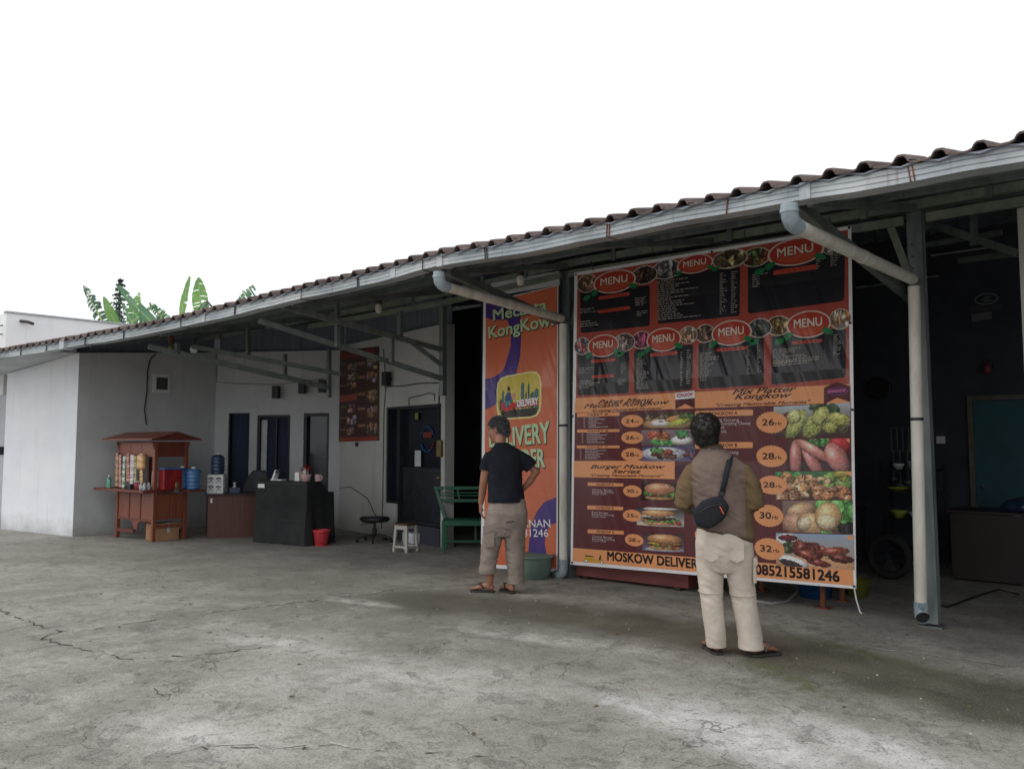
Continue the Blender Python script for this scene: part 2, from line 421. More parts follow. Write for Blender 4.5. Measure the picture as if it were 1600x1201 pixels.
# ================================================================== THE SETTING
# ---------------- ground: old concrete yard
def ground_mat():
    t = NT('yard_concrete')
    n1 = t.noise(.55, 9, .62); n2 = t.noise(2.3, 9, .68); n3 = t.noise(7, 7, .7); n4 = t.noise(70, 4, .65)
    base = t.ramp(n1, .36, .64, rgb(126, 123, 115), rgb(160, 157, 149))
    base = t.mix(t.math('MULTIPLY', t.ramp(n2, .48, .62), .6), base, rgb(174, 171, 163))
    base = t.mix(t.math('MULTIPLY', t.ramp(n3, .50, .64), .55), base, rgb(108, 106, 98))
    # trodden, mossy, damp zone under the eave drip
    chain = [(-0.248, -1.971, 0), (0.63, -1.671, 0), (1.508, -1.504, 0), (2.319, -1.416, 0), (3.085, -1.467, 0), (3.824, -1.655, 0), (4.399, -1.725, 0), (4.878, -1.733, 0)]
    wet = None
    for p_, q_ in zip(chain, chain[1:]):
        m_ = t.blob(((p_[0]+q_[0])/2, (p_[1]+q_[1])/2), .85, .60, math.atan2(q_[1]-p_[1], q_[0]-p_[0]), .65, .42, 1.3); wet = m_ if wet is None else t.math('MAXIMUM', wet, m_)
    grit = t.noise(22, 9, .78)
    base = t.mix(t.math('MULTIPLY', t.ramp(grit, .46, .62), .42), base, rgb(100, 97, 89))
    slab = t.blob((2.053, 0.046, 0), 2.0, .26, R(1), .6, .35, 2.5)
    base = t.mix(t.math('MULTIPLY', slab, .6), base, rgb(170, 162, 150))
    base = t.mix(t.math('MULTIPLY', wet, .92), base, t.ramp(n2, .35, .66, rgb(68, 66, 53), rgb(94, 91, 76)))
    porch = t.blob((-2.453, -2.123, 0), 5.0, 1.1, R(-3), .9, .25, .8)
    base = t.mix(t.math('MULTIPLY', porch, .45), base, rgb(104, 100, 93))  # darker ground under the porch roof, its shade put into the colour
    moss = t.math('MULTIPLY', t.math('MAXIMUM', t.blob((3.524, -2.127, 0), .5, .12, R(-30), .8, .8, 5), t.blob((3.443, -1.089, 0), .8, .10, R(-15), .9, .9, 5)), t.ramp(n3, .42, .58))
    base = t.mix(t.math('MULTIPLY', moss, .75), base, rgb(88, 90, 44))
    # rubbed pale, chalky places
    pale = t.math('MAXIMUM', t.math('MAXIMUM', t.blob((3.87, -3.197, -0), .95, .35, R(-20), 1.0, .75, 2.2), t.blob((1.727, -5.094, 0), .55, .30, R(10), 1.2, .9, 2.5)),
                  t.math('MAXIMUM', t.blob((0.394, -3.745, 0), .7, .22, R(20), 1.2, .9, 2.5), t.blob((-0.479, -2.355, 0), .5, .12, R(10), .8, .7, 3)))
    pale = t.math('MAXIMUM', pale, t.math('MAXIMUM', t.blob((1.784, -2.339, 0), .8, .12, R(15), 1.2, .9, 3), t.blob((4.45, -3.014, 0), .9, .3, R(-10), 1.1, .7, 2.2)))
    pale = t.math('MAXIMUM', pale, t.blob((1.789, -3.713, 0), 1.0, .5, R(30), 1.4, .8, 2.2))
    base = t.mix(t.math('MULTIPLY', t.math('MULTIPLY', pale, t.ramp(t.noise(5, 9, .72), .36, .56)), .6), base, rgb(206, 205, 200))
    chalk = t.math('MAXIMUM', t.blob((3.775, -3.283, -0), .8, .24, R(-18), .8, .6, 2.4), t.math('MAXIMUM', t.blob((4.392, -3.012, 0), .6, .2, R(-22), .8, .6, 2.4), t.blob((3.223, -3.246, 0), .5, .16, R(-10), 1, .8, 3)))
    base = t.mix(t.math('MULTIPLY', t.math('MULTIPLY', chalk, t.ramp(t.noise(9, 9, .75), .33, .56)), .6), base, rgb(218, 218, 216))
    # flaked skin and pitting
    fl = t.ramp(t.noise(3.4, 10, .75, dist=.8), .565, .60)
    base = t.mix(t.math('MULTIPLY', fl, .3), base, rgb(104, 102, 98))
    sp = t.ramp(n4, .54, .64); base = t.mix(t.math('MULTIPLY', sp, .62), base, rgb(66, 62, 58))
    sp2 = t.ramp(t.noise(120, 2, .5), .58, .68); base = t.mix(t.math('MULTIPLY', sp2, .5), base, rgb(186, 184, 180))
    vo = t.n('ShaderNodeTexVoronoi', feature='DISTANCE_TO_EDGE', Scale=1.15); 
    wv = t.n('ShaderNodeVectorMath', operation='ADD'); t.l(t.pos(), wv.inputs[0])
    wn_ = t.n('ShaderNodeTexNoise', Scale=2.2, Detail=6.0); t.l(t.pos(), wn_.inputs['Vector']); t.l(wn_.outputs['Color'], wv.inputs[1]); t.l(wv.outputs[0], vo.inputs['Vector'])
    hair = t.math('MULTIPLY', t.math('SUBTRACT', 1, t.math('DIVIDE', vo.outputs['Distance'], .008), clamp=True), t.ramp(t.noise(.9, 4, .6), .52, .62))
    base = t.mix(t.math('MULTIPLY', hair, .6), base, rgb(58, 55, 50))
    t.col(base)
    ro = t.mix(wet, (.9, .9, .9, 1), (.62, .62, .62, 1)); t.rough(ro, 0, .35)
    h = t.math('ADD', t.math('ADD', t.math('MULTIPLY', n3, .5), t.math('MULTIPLY', n4, .35)), t.math('ADD', t.math('MULTIPLY', fl, -.25), t.math('MULTIPLY', hair, -.8)))
    t.bump(h, .8, .014)
    return t.m
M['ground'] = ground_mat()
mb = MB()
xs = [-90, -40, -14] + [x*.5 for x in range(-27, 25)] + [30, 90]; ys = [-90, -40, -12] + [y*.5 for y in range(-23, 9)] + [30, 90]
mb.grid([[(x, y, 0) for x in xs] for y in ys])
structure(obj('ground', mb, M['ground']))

# grit, crumbs of concrete and a few dead leaves
mb = MB(); rs = random.Random(12)
for k in range(900):
    x, y = rs.uniform(-4, 5.6), rs.uniform(-6.2, -.6); s = rs.choice((.003, .004, .006, .009)) * rs.uniform(.7, 1.3); an = rs.uniform(0, 6.28)
    p = [(x + s*rs.uniform(.7, 1.2)*math.cos(an + q*1.57), y + s*rs.uniform(.7, 1.2)*math.sin(an + q*1.57), .001) for q in range(4)]; mb.add(p + [(x, y, s*.8)], [(0, 1, 4), (1, 2, 4), (2, 3, 4), (3, 0, 4)])
stuff(obj('grit', mb, pm('grit', rgb(112, 106, 96), rgb(190, 186, 178), 8, .95)))
mb = MB()
for k in range(26):
    x, y = rs.uniform(-3, 5.4), rs.uniform(-5.6, -.8); an = rs.uniform(0, 6.28); s = rs.uniform(.014, .028); c_, s_ = math.cos(an)*s, math.sin(an)*s; h = rs.uniform(.004, .012)
    mb.add([(x - c_, y - s_, .003), (x - s_*.45, y + c_*.45, h), (x + c_, y + s_, .004), (x + s_*.45, y - c_*.45, h), (x, y, .003)], [(0, 1, 4), (1, 2, 4), (2, 3, 4), (3, 0, 4)])
stuff(obj('dead_leaves', mb, pm('dead_leaf', rgb(96, 74, 44), rgb(132, 108, 66), 20, .9)))

# cracks: thin broken openings filled with dirt, wider at the joints
M['crack_dirt'] = pm('crack_dirt', rgb(62, 58, 52), rgb(88, 82, 74), 20, 1, bump=.5)
M['crack_lip'] = pm('crack_lip', rgb(150, 148, 143), rgb(182, 180, 176), 14, .95, bump=.5)
def crack(name, pts, w, mat, jag=.03, z=.004, gap=.12):
    mb = MB(); rs = random.Random(len(pts) * 31 + int(w * 1e4)); fine = []
    for a, b in zip(pts, pts[1:]):
        n = max(2, int(math.dist(a, b) / .05))
        for i in range(n): fine.append(((a[0] + (b[0]-a[0])*i/n) + rs.uniform(-jag, jag), (a[1] + (b[1]-a[1])*i/n) + rs.uniform(-jag, jag)))
    ww = [w * rs.uniform(.15, 1.2) * (.5 + .5*abs(math.sin(i*.37 + len(pts)))) for i in range(len(fine))]
    for i in range(len(fine)-1):
        if rs.random() < gap: continue
        a, b = Vector(fine[i]), Vector(fine[i+1]); d = (b - a)
        if d.length < 1e-5: continue
        n = Vector((-d.y, d.x)).normalized()
        p = [a + n*ww[i], b + n*ww[i+1], b - n*ww[i+1]*.6, a - n*ww[i]*.6]
        mb.add([(q.x, q.y, z) for q in p], [(0, 1, 2, 3)])
    return structure(obj(name, mb, mat))
C1 = [(-2.547, -4.733, 0), (-1.674, -4.752, 0), (-1.214, -4.708, 0), (-1.113, -4.877, 0), (-0.938, -4.856, 0), (-0.706, -4.83, 0), (-0.597, -4.756, 0)]
C1b = [(-0.706, -4.83, 0), (-0.353, -4.761, 0), (0.058, -4.691, 0), (0.135, -4.529, 0), (0.312, -4.25, 0), (0.394, -3.953, 0), (0.481, -3.639, 0)]
C2 = [(-1.214, -4.708, 0), (-1.108, -4.52, 0), (-1.118, -4.244, 0), (-1.082, -3.694, 0), (-0.987, -3.267, 0), (-0.878, -2.677, 0), (-0.795, -2.152, 0), (-0.733, -1.556, 0), (-0.322, -0.809, -0)]
C3 = [(1.823, -5.438, 0), (1.911, -5.281, 0), (1.99, -5.129, 0), (2.088, -5.017, 0), (2.209, -4.986, 0), (2.277, -4.89, 0), (2.354, -4.762, 0), (2.526, -4.663, 0), (2.751, -4.535, 0), (3.013, -4.329, 0), (3.226, -4.208, 0)]
C4 = [(0.639, -4.859, 0), (0.88, -4.908, 0), (1.031, -4.939, 0)]
C5 = [(3.576, -1.018, 0), (3.787, -0.926, 0), (3.987, -0.889, 0), (4.302, -0.878, 0), (4.627, -0.839, 0)]
crack('ground_crack', [p[:2] for p in C1], .012, M['crack_dirt'])
crack('ground_crack', [p[:2] for p in C1b], .011, M['crack_dirt'], gap=.35)
crack('ground_crack', [p[:2] for p in C2], .010, M['crack_dirt'], gap=.3)
crack('ground_crack', [p[:2] for p in C3], .006, M['crack_dirt'], .028, gap=.4)
crack('ground_crack', [p[:2] for p in C4], .006, M['crack_dirt'], .02, gap=.3)
crack('slab_edge', [p[:2] for p in C5], .018, M['crack_lip'], .03, gap=.25)
crack('slab_edge', [p[:2] for p in C2[3:]], .022, M['crack_lip'], .02, .003, .3)
crack('slab_edge', [(p[0], p[1] + .03) for p in C3[1:8]], .018, M['crack_lip'], .03, .003, .4)

# ================================================================== THE RESTAURANT BUILDING
bld = thing('restaurant_building', 'long low restaurant with tiled roof, ribbed gutter, white walls and open dark porch', 'building')
G = [(-13, -3.5, 2.77), (-11, -3.3, 2.78), (-8.66, -3.1, 2.79), (-6.58, -2.9, 2.80), (-4.16, -2.65, 2.83), (-2.37, -2.4, 2.94), (-1.23, -2.35, 2.97), (-.34, -2.32, 2.99), (.46, -2.3, 3.02),
     (1.2, -2.3, 2.99), (2.59, -2.3, 2.97), (3.75, -2.3, 2.95), (4.95, -2.3, 2.91), (6.5, -2.3, 2.88), (9, -2.3, 2.86)]
def eave(x):
    for a, b in zip(G, G[1:]):
        if a[0] <= x <= b[0]:
            t = (x - a[0]) / (b[0] - a[0]); return a[1] + (b[1]-a[1])*t, a[2] + (b[2]-a[2])*t
    return G[-1][1:] if x > 0 else G[0][1:]
SL = .20
def roof_z(x, y):
    ye, ze = eave(x); return ze + .09 + SL * (y - ye)

# walls ------------------------------------------------------------
A = Vector((-6.29, 1.57)); K = Vector((-8.31, -2.07)); W0 = Vector((-10.53, -2.46))
def frame2(p, q):
    d = (q - p).normalized(); return Matrix(((d.x, -d.y, 0, p.x), (d.y, d.x, 0, p.y), (0, 0, 1, 0), (0, 0, 0, 1)))
Q = Vector((-8.31, .29)); MK = frame2(K, Q); LK = (Q - K).length; MQ = frame2(Q, A); LQ = (A - Q).length
MA = frame2(A, Vector((-3.25, 1.0))); LA = 3.45
MW = frame2(W0, K); LW = (K - W0).length
def wall_with_holes(L, H, th, holes, Mx, base=0, topfn=None):
    mb = MB(); xs = sorted({0, L} | {h[0] for h in holes} | {h[1] for h in holes}); 
    for a, b in zip(xs, xs[1:]):
        hs = sorted([h for h in holes if h[0] <= a + 1e-6 and h[1] >= b - 1e-6], key=lambda h: h[2]); z = base
        for h in hs:
            if h[2] > z: mb.box((a, 0, z), (b, th, h[2]), M=Mx)
            z = h[3]
        t0 = topfn(a) if topfn else H; t1 = topfn(b) if topfn else H
        vs = [(a,0,z),(b,0,z),(b,th,z),(a,th,z),(a,0,t0),(b,0,t1),(b,th,t1),(a,th,t0)]
        mb.add([Mx @ Vector(v) for v in vs], [(3,2,1,0),(4,5,6,7),(0,1,5,4),(1,2,6,5),(2,3,7,6),(3,0,4,7)])
    return mb
dK = [((0.267, 0.876)[0], (0.676, 0.878)[0], 0, (0.436, 2.027)[1]), ((0.824, 0.879)[0], (1.458, 0.883)[0], 0, (1.117, 1.988)[1]), ((1.712, 0.885)[0], (2.191, 0.888)[0], .62, (1.931, 2.016)[1])]
def topof(Mx):
    def f(s):
        p = Mx @ Vector((s, 0, 0)); return roof_z(p.x, p.y) - .06
    return f
obj('wall', wall_with_holes(LK, 2.96, .16, [], MK, topfn=lambda s: 2.93 + .085*s), M['porch_wall_shaded'], bld)
obj('wall', wall_with_holes(LQ, 3.0, .16, dK, MQ, topfn=lambda s: 3.13), M['porch_wall_shaded'], bld)
def upper(Mx, L, z0, z1):  # sheet added to close the dark gap under the roof against the sky
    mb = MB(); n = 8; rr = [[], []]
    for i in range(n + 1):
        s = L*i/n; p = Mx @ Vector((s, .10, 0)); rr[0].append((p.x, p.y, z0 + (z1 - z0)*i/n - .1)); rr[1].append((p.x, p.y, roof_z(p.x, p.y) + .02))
    mb.grid(rr); o = obj('closing_sheet', mb, M['gable'], bld); so = o.modifiers.new('thickness', 'SOLIDIFY'); so.thickness = .02; so.offset = 1
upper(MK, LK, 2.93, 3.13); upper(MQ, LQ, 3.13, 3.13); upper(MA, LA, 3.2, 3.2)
mb = MB(); mb.add([MW @ Vector(v) for v in [(.03,0,0),(LW-.002,0,0),(LW-.002,.16,0),(.03,.16,0),(.03,0,2.70),(LW-.002,0,2.93),(LW-.002,.16,2.93),(.03,.16,2.70)]], [(3,2,1,0),(4,5,6,7),(0,1,5,4),(1,2,6,5),(2,3,7,6),(3,0,4,7)]); obj('wall', mb, M['white_wall'], bld)
mb = MB(); mb.box((.03, .162, 0), (.19, 7, 2.68), M=MW); obj('wall', mb, M['white_wall'], bld)
hA = [(1.69, 2.055, .54, 2.05), (2.055, 3.35, 0, 2.05)]
def atop(s):
    p = MA @ Vector((s, 0, 0)); return roof_z(p.x, p.y) - .06
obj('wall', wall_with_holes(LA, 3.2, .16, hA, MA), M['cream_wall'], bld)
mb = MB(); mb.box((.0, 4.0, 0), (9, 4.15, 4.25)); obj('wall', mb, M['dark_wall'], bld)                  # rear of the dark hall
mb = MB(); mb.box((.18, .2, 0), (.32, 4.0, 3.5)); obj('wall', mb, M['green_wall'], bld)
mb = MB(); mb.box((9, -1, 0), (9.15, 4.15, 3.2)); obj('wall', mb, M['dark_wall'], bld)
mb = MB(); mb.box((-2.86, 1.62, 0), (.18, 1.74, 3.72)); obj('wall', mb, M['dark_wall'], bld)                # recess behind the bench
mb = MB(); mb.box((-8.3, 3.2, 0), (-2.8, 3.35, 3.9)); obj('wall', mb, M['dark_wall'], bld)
mb = MB(); mb.box((4.435, .20, 0), (4.70, .45, 3.3)); obj('column', mb, M['cream_wall'], bld, bevel=.006)

# soffit of the left wing
mb = MB()
pts = [(-13, -3.42, 2.80), (-8.66, -3.03, 2.815), (-7.4, -2.91, 2.825), (-8.30, -2.06, 2.925), (-10.53, -2.45, 2.69), (-13, -2.9, 2.60)]
mb.add(pts + [(p[0], p[1], p[2] + .02) for p in pts], [(0,1,2,3,4,5), (11,10,9,8,7,6)] + [(i, (i+1) % 6, (i+1) % 6 + 6, i+6) for i in range(6)])
obj('soffit', mb, M['soffit'], bld)

# roof deck (ribbed sheet seen from below) --------------------------
cols = np.arange(-12.9, 9, .05); rows = []
def deck_row(fy, dz=0):
    r = []
    for x in cols:
        ye, ze = eave(x); y = fy(ye); zz = ze + .09 + SL*(min(y, 3.6) - ye) - max(0, y - 3.6)*.33
        r.append((x, y, zz + .012*math.sin(x*2*math.pi/.2) + dz))
    return r
for fy in (lambda e: e - .02, lambda e: e + 1.2, lambda e: e + 2.6, lambda e: 1.2, lambda e: 2.4, lambda e: 3.6, lambda e: 6, lambda e: 9): rows.append(deck_row(fy))
deck = obj('roof_sheet', MB().grid(rows), M['deck'], bld, smooth=True)
so = deck.modifiers.new('thickness', 'SOLIDIFY'); so.thickness = .012; so.offset = 1

# eave course of tiles, one by one
mb = MB(); prof = [(0, .006), (.04, 0), (.09, .002), (.112, .010), (.124, .032), (.138, .044), (.166, .044), (.180, .032), (.190, .012), (.20, .008)]
rows = []
for s, dz in ((-.035, 0), (0, .003), (.38, .01)): rows.append([(a, s, dz + h + SL*s) for a, h in prof])
mb.grid(rows); top = [[(a, s, dz + h + .012 + SL*s) for a, h in prof] for s, dz in ((-.035, 0), (0, .003), (.38, .01))]
mb.grid(top); n = len(prof)
mb.add(rows[0] + top[0], [(i, i+1, i+1+n, i+n) for i in range(n-1)])
tile_me = mb.mesh('roof_tile', M['tile'])
x = -9.4; k = 0
while x < 8.6:
    ye, ze = eave(x); y2, z2 = eave(x + .2); rs = random.Random(k)
    o = link(bpy.data.objects.new('roof_tile', tile_me), bld)
    o.location = (x, ye + .0 + rs.uniform(-.008, .008), ze + .100 + rs.uniform(-.003, .004))
    o.rotation_euler = (rs.uniform(-.01, .01), -math.atan2(z2 - ze, .2), math.atan2(y2 - ye, .2)); x += .2; k += 1
# the courses above, never seen singly from the yard
mb = MB()
for i, s0 in enumerate(np.arange(.34, 5.4, .33)):
    rr = []
    for dd, up in ((0, .055), (.36, .03)):
        r = []
        for x in np.arange(-12.8, 9, .1):
            ye, ze = eave(x); s = s0 + dd
            r.append((x, ye + s, ze + .085 + SL*s + up*.7 + (.045 if int(round(x*10)) % 2 else 0) - .02))
        rr.append(r)
    mb.grid(rr)
o = obj('tile_courses', mb, M['tile'], bld); stuff(o)

# gutter --------------------------------------------------------------
gp = [(.13, .10), (.13, 0), (0, 0), (0, .024), (.006, .028), (0, .032), (0, .058), (.006, .062), (0, .066), (0, .094), (.006, .1), (.014, .098)]
def gutter_run(a, b, nm='gutter'):
    pts = [(a, *eave(a))] + [g for g in G if a < g[0] < b] + [(b, *eave(b))]
    fine = []
    for p, q in zip(pts, pts[1:]):
        n = max(1, int((q[0]-p[0]) / .25))
        for i in range(n): fine.append(tuple(p[j] + (q[j]-p[j])*i/n for j in range(3)))
    fine.append(pts[-1]); rr = []
    for i, p in enumerate(fine):
        wv = .007*math.sin(p[0]*2.7) + .005*math.sin(p[0]*7.1)
        rr.append([(p[0], p[1] + o_ + wv*.6, p[2] + z_ + wv) for o_, z_ in gp])
    g = obj(nm, MB().grid(rr), M['gutter'], bld)
    so = g.modifiers.new('thickness', 'SOLIDIFY'); so.thickness = .003
    return g
cuts = [-12.5, -6.62, -3.3, -.1, .52, 3.78, 8.8]
for i, (a, b) in enumerate(zip(cuts, cuts[1:])):
    g = gutter_run(a + .004, b - .004)
    n = max(1, int((b - a) / .9))
    for j in range(n):
        x = a + (b - a) * (j + .55) / n + .1*math.sin(i*3 + j*2)
        ye, ze = eave(x); mb = MB(); lean = .015*math.sin(j*5 + i)
        for dx in (0, .022) if (i + j) % 3 else (0,):
            mb.bar((x + dx, ye - .006, ze - .004), (x + dx + lean, ye - .006, ze + .104), .007, .006, up=(0, 1, 0))
        if (i + j) % 2: mb.bar((x, ye - .004, ze - .003), (x, ye + .14, ze - .003), .016, .004)
        obj('strap', mb, M['rust'] if x > 2.3 else M['dark_metal'], g)
for x in (.5, 3.79, -.12, -3.3):                            # jointing sleeves
    ye, ze = eave(x); mb = MB(); mb.box((x - .035, ye - .009, ze - .006), (x + .035, ye + .13, ze + .106))
    obj('gutter_joint', mb, M['gutter'], bld, bevel=.003)
ye, ze = eave(-6.6); mb = MB(); mb.box((-6.68, ye - .03, ze - .012), (-6.52, ye + .12, ze + .125)); obj('gutter_joint', mb, M['gutter'], bld, bevel=.004)

# downpipes -------------------------------------------------------------
def downpipe(top, elbow, bot, r, foot):
    mb = MB(); dpo = None
    e = Vector(elbow); t = Vector(top); b = Vector(bot)
    mb.tube([t, b], r, 18, caps=True)
    d = obj('downpipe', mb, M['pipe'], bld, smooth=True, angle=40)
    s = (t + Vector((-.005, -.02, .06))); dirv = (s - e).normalized()
    obj('sloping_pipe', MB().tube([s, e + dirv*.1], r*.98, 18), M['pipe'], d, smooth=True, angle=40)
    mid = s.lerp(e, .48); obj('coupling', MB().tube([mid - dirv*.045, mid + dirv*.045], r*1.06, 18), M['pipe'], d, smooth=True, angle=40)
    up = e + Vector((0, 0, .115))
    cv = [e + dirv*.09, e + dirv*.05, e + dirv*.01 + Vector((0,0,.012)), e - dirv*.02 + Vector((0,0,.035)), e - dirv*.03 + Vector((0,0,.07)), up - dirv*.03]
    obj('elbow', MB().tube(cv, [r*1.12]*2 + [r*1.14]*2 + [r*1.12]*2, 18), M['pvc_grey'], d, smooth=True, angle=50)
    obj('collar', MB().tube([e - dirv*.03 + Vector((0,0,.062)), e - dirv*.03 + Vector((0,0,.084))], r*1.22, 18), M['pvc_grey'], d, smooth=True, angle=40)
    z1 = t.z - (t.z - b.z)*.42; c = b.lerp(t, .58)
    obj('pipe_clamp', MB().tube([c - Vector((0,0,.012)), c + Vector((0,0,.012))], r*1.1, 16), M['dark_metal'], d, smooth=True, angle=40)
    c = b.lerp(t, .86); obj('coupling', MB().tube([c - Vector((0,0,.006)), c + Vector((0,0,.006))], r*1.03, 16), M['pipe'], d, smooth=True, angle=40)
    if foot == 'open':
        cv = [b + Vector((0,0,.06)), b + Vector((0,0,-.0)), b + Vector((.005,-.015,-.03)), b + Vector((.03,-.06,-.052))]
        obj('outlet', MB().tube(cv, r*1.12, 18, caps=False), M['pvc_grey'], d, smooth=True)
        obj('outlet_hole', MB().tube([cv[-1] - Vector((.012,-.024,-.006)), cv[-1] - Vector((.008,-.016,-.004))], r*.98, 18), M['rubber'], d)
    else:
        cv = [b + Vector((0,0,.10)), b, b + Vector((-.01,.0,-.04)), b + Vector((-.05,.01,-.07)), b + Vector((-.12,.02,-.075))]
        obj('outlet', MB().tube(cv, r*1.14, 18), M['pvc_grey'], d, smooth=True)
    return d
downpipe((3.74, -0.068, 2.73), (3.74, -2.391, 2.784), (3.74, -0.179, 0.172), .046, 'open')
downpipe((0.083, -0.06, 2.789), (0.463, -2.25, 2.857), (0.067, -0.06, 0.11), .046, 'bend')

# posts and front beams ----------------------------------------------------
def part_bar(nm, p, q, w, h=None, mat='steel', up=(0,0,1), bev=.003):
    return obj(nm, MB().bar(p, q, w, h, up), M[mat], bld, bevel=bev)
def channel_post(p, q, w):
    p = Vector(p); q = Vector(q); mb = MB()
    mb.bar(p, q, w, .006, up=(0, -1, 0)); 
    for s in (-1, 1): mb.bar(p + Vector((s*(w/2 - .003), .045, 0)), q + Vector((s*(w/2 - .003), .045, 0)), .006, .09, up=(0, -1, 0))
    mb.bar(p + Vector((0, .09, 0)), q + Vector((0, .09, 0)), w*.8, .006, up=(0, -1, 0))
    o = obj('post', mb, M['post_steel'], bld)
    for i in range(3):
        c = q.lerp(p, .08 + i*.03); obj('bolt', MB().tube([c + Vector((-.02, -.012, 0)), c + Vector((-.02, -.002, 0))], .007, 8), M['dark_metal'], o)
    obj('foot_plate', MB().box((p.x - .09, p.y - .03, 0), (p.x + .09, p.y + .14, .012)), M['post_steel'], o)
    return o
channel_post((3.74, 0.05, 0.028), (3.721, 0.05, 3.371), .115)
channel_post((0.041, 0.05, -0.008), (0.034, 0.05, 3.403), .10)
channel_post((6.9, .05, 0), (6.9, .05, 3.4), .11)
BZ = [(-8.9, 3.34), (-6.2, 3.37), (-4.2, 3.37), (-1.85, 3.39), (.22, 3.475), (3.7, 3.42), (6.9, 3.40), (9, 3.38)]
def bz(x):
    for a, b in zip(BZ, BZ[1:]):
        if a[0] <= x <= b[0]: return a[1] + (b[1]-a[1])*(x-a[0])/(b[0]-a[0])
for a, b in zip(BZ, BZ[1:]):
    part_bar('beam', (a[0], 0, a[1]), (b[0] - .004, 0, b[1]), .05, .075, 'green_steel')
for a, b in ((-4.9, -1.9), (-1.9, .03), (.14, 3.66), (3.84, 6.84)):
    part_bar('lower_beam', (a, -.02, bz(a) - .125), (b, -.02, bz(b) - .125), .05, .07, 'green_steel')
for x in (-7.6, -6.8, -5.6, -4.4, -3.2, -2.5, -1.2, -.5, .75, 1.45, 2.1, 2.85, 3.35, 4.3, 5.1, 5.9):
    part_bar('hanger', (x, -.035, bz(x) - .06), (x, -.035, roof_z(x, -.035) - .02), .05, .018, 'steel', (0, 1, 0))

# purlins and rafters
for y in (-1.75, -1.1, .75, 1.5, 2.3, 3.1):
    prev = None
    for x in list(np.arange(-8.0 if y > -1 else -7.4, 8.9, 1.9)) + [8.9]:
        p = (x, y, roof_z(x, y) - .055)
        if prev: part_bar('purlin', prev, (p[0] - .003, p[1], p[2]), .04, .07, 'steel')
        prev = p
for x in (-6.2, -4.45, -1.95, .1, 1.9, 3.75, 5.3, 6.9):
    ye = eave(x)[0]; part_bar('rafter', (x, ye + .16, roof_z(x, ye + .16) - .10), (x, 3.5, roof_z(x, 3.5) - .12), .04, .06, 'steel')

# bracket trusses carrying the eave
def strut(p, q, w=.06, mat='steel'): return part_bar('strut', p, q, w*.8, w, mat)
strut((3.6, -2.002, 3.023), (3.6, 0.363, 2.698), .075)
strut((3.528, 0.03, 3.338), (3.684, 0.06, 2.798), .06, 'green_steel')
strut((0.339, -2.05, 3.032), (-0.057, 0.16, 2.812), .075)
strut((0.178, 0.12, 3.059), (0.061, 0.08, 2.741), .05)
strut((-2.101, -2.25, 2.966), (-1.985, 0.02, 2.671), .06)
strut((-2.557, -2.25, 2.85), (-1.982, 0.02, 2.3), .06)
strut((-2.089, -0.45, 2.76), (-1.984, 0.02, 2.473), .05)
part_bar('strut', (-2.075, -0.6, 3.104), (-2.07, -0.6, 2.768), .07, .05, 'steel')
part_bar('strut', (-2.048, -0.75, 2.783), (-2.043, -0.75, 2.453), .05, .05, 'steel')
part_bar('strut', (-2.267, -1.4, 3.121), (-2.253, -1.4, 2.609), .055, .05, 'steel')
part_bar('stub_post', (-2.012, 0.06, 3.562), (-1.999, 0.06, 2.081), .07, .07, 'steel', (0, 1, 0))
strut((-5.037, -2.4, 2.745), (-4.445, 0.02, 2.3), .07)
strut((-5.045, -1.8, 2.798), (-4.204, 0.06, 2.489), .06)
part_bar('strut', (-4.723, -0.55, 2.77), (-4.71, -0.55, 2.414), .06, .05, 'steel')
part_bar('strut', (-4.957, -2.05, 2.813), (-4.948, -2.05, 2.665), .08, .05, 'steel')
part_bar('stub_post', (-4.487, 0.05, 2.878), (-4.468, 0.05, 2.151), .055, .055, 'steel', (0, 1, 0))
part_bar('strut', (-4.973, -1, 3.132), (-4.953, -1, 2.686), .05, .05, 'steel')
# hall trusses seen above the counter
strut((3.47, 1.2, 3.574), (4.239, 1.2, 3.143), .07); strut((3.337, 1.6, 3.432), (4.047, 1.6, 3.444), .05)
strut((3.464, 2.4, 3.39), (4.024, 2.4, 3.384), .06)
for px in (1448, 1522): part_bar('strut', (3.507, 1.2, 3.667), (3.501, 1.2, 3.482), .06, .05, 'steel') if px == 1448 else part_bar('strut', (3.908, 1.2, 3.577), (3.897, 1.2, 3.269), .06, .05, 'steel')

# doors and windows ----------------------------------------------------------
def opening(nm, Mx, s0, s1, z0, z1, mat, fr=.045, dep=.05, fm='frame_dark', back=.10):
    d = obj(nm, MB().box((s0 + .01, back, z0 + .01), (s1 - .01, back + .03, z1 - .01), M=Mx), M[mat], bld)
    mb = MB()
    mb.box((s0, dep - .03, z0), (s0 + fr, back - .002, z1), M=Mx); mb.box((s1 - fr, dep - .03, z0), (s1, back - .002, z1), M=Mx)
    mb.box((s0 + fr, dep - .03, z1 - fr), (s1 - fr, back - .002, z1), M=Mx)
    if z0 > .1: mb.box((s0 + fr, dep - .03, z0), (s1 - fr, back - .002, z0 + fr), M=Mx)
    obj('frame', mb, M[fm], d); return d
opening('door', MQ, *dK[0], 'curtain', .02)
d = opening('door', MQ, *dK[1], 'curtain', .04)
obj('pane', MB().box((dK[1][0] + .05, .07, .1), (dK[1][0] + .16, .078, 1.9), M=MQ), M['soffit'], d)
obj('mullion', MB().box((dK[1][0] + .33, .05, 0), (dK[1][0] + .36, .098, 1.93), M=MQ), M['frame_dark'], d)
d = opening('window', MQ, *dK[2], 'glass_dark', .05)
d = opening('window', MA, *hA[0], 'glass_dark', .04)
d = opening('door', MA, 2.06, 3.345, .27, 2.05, 'glass_dark', .05)
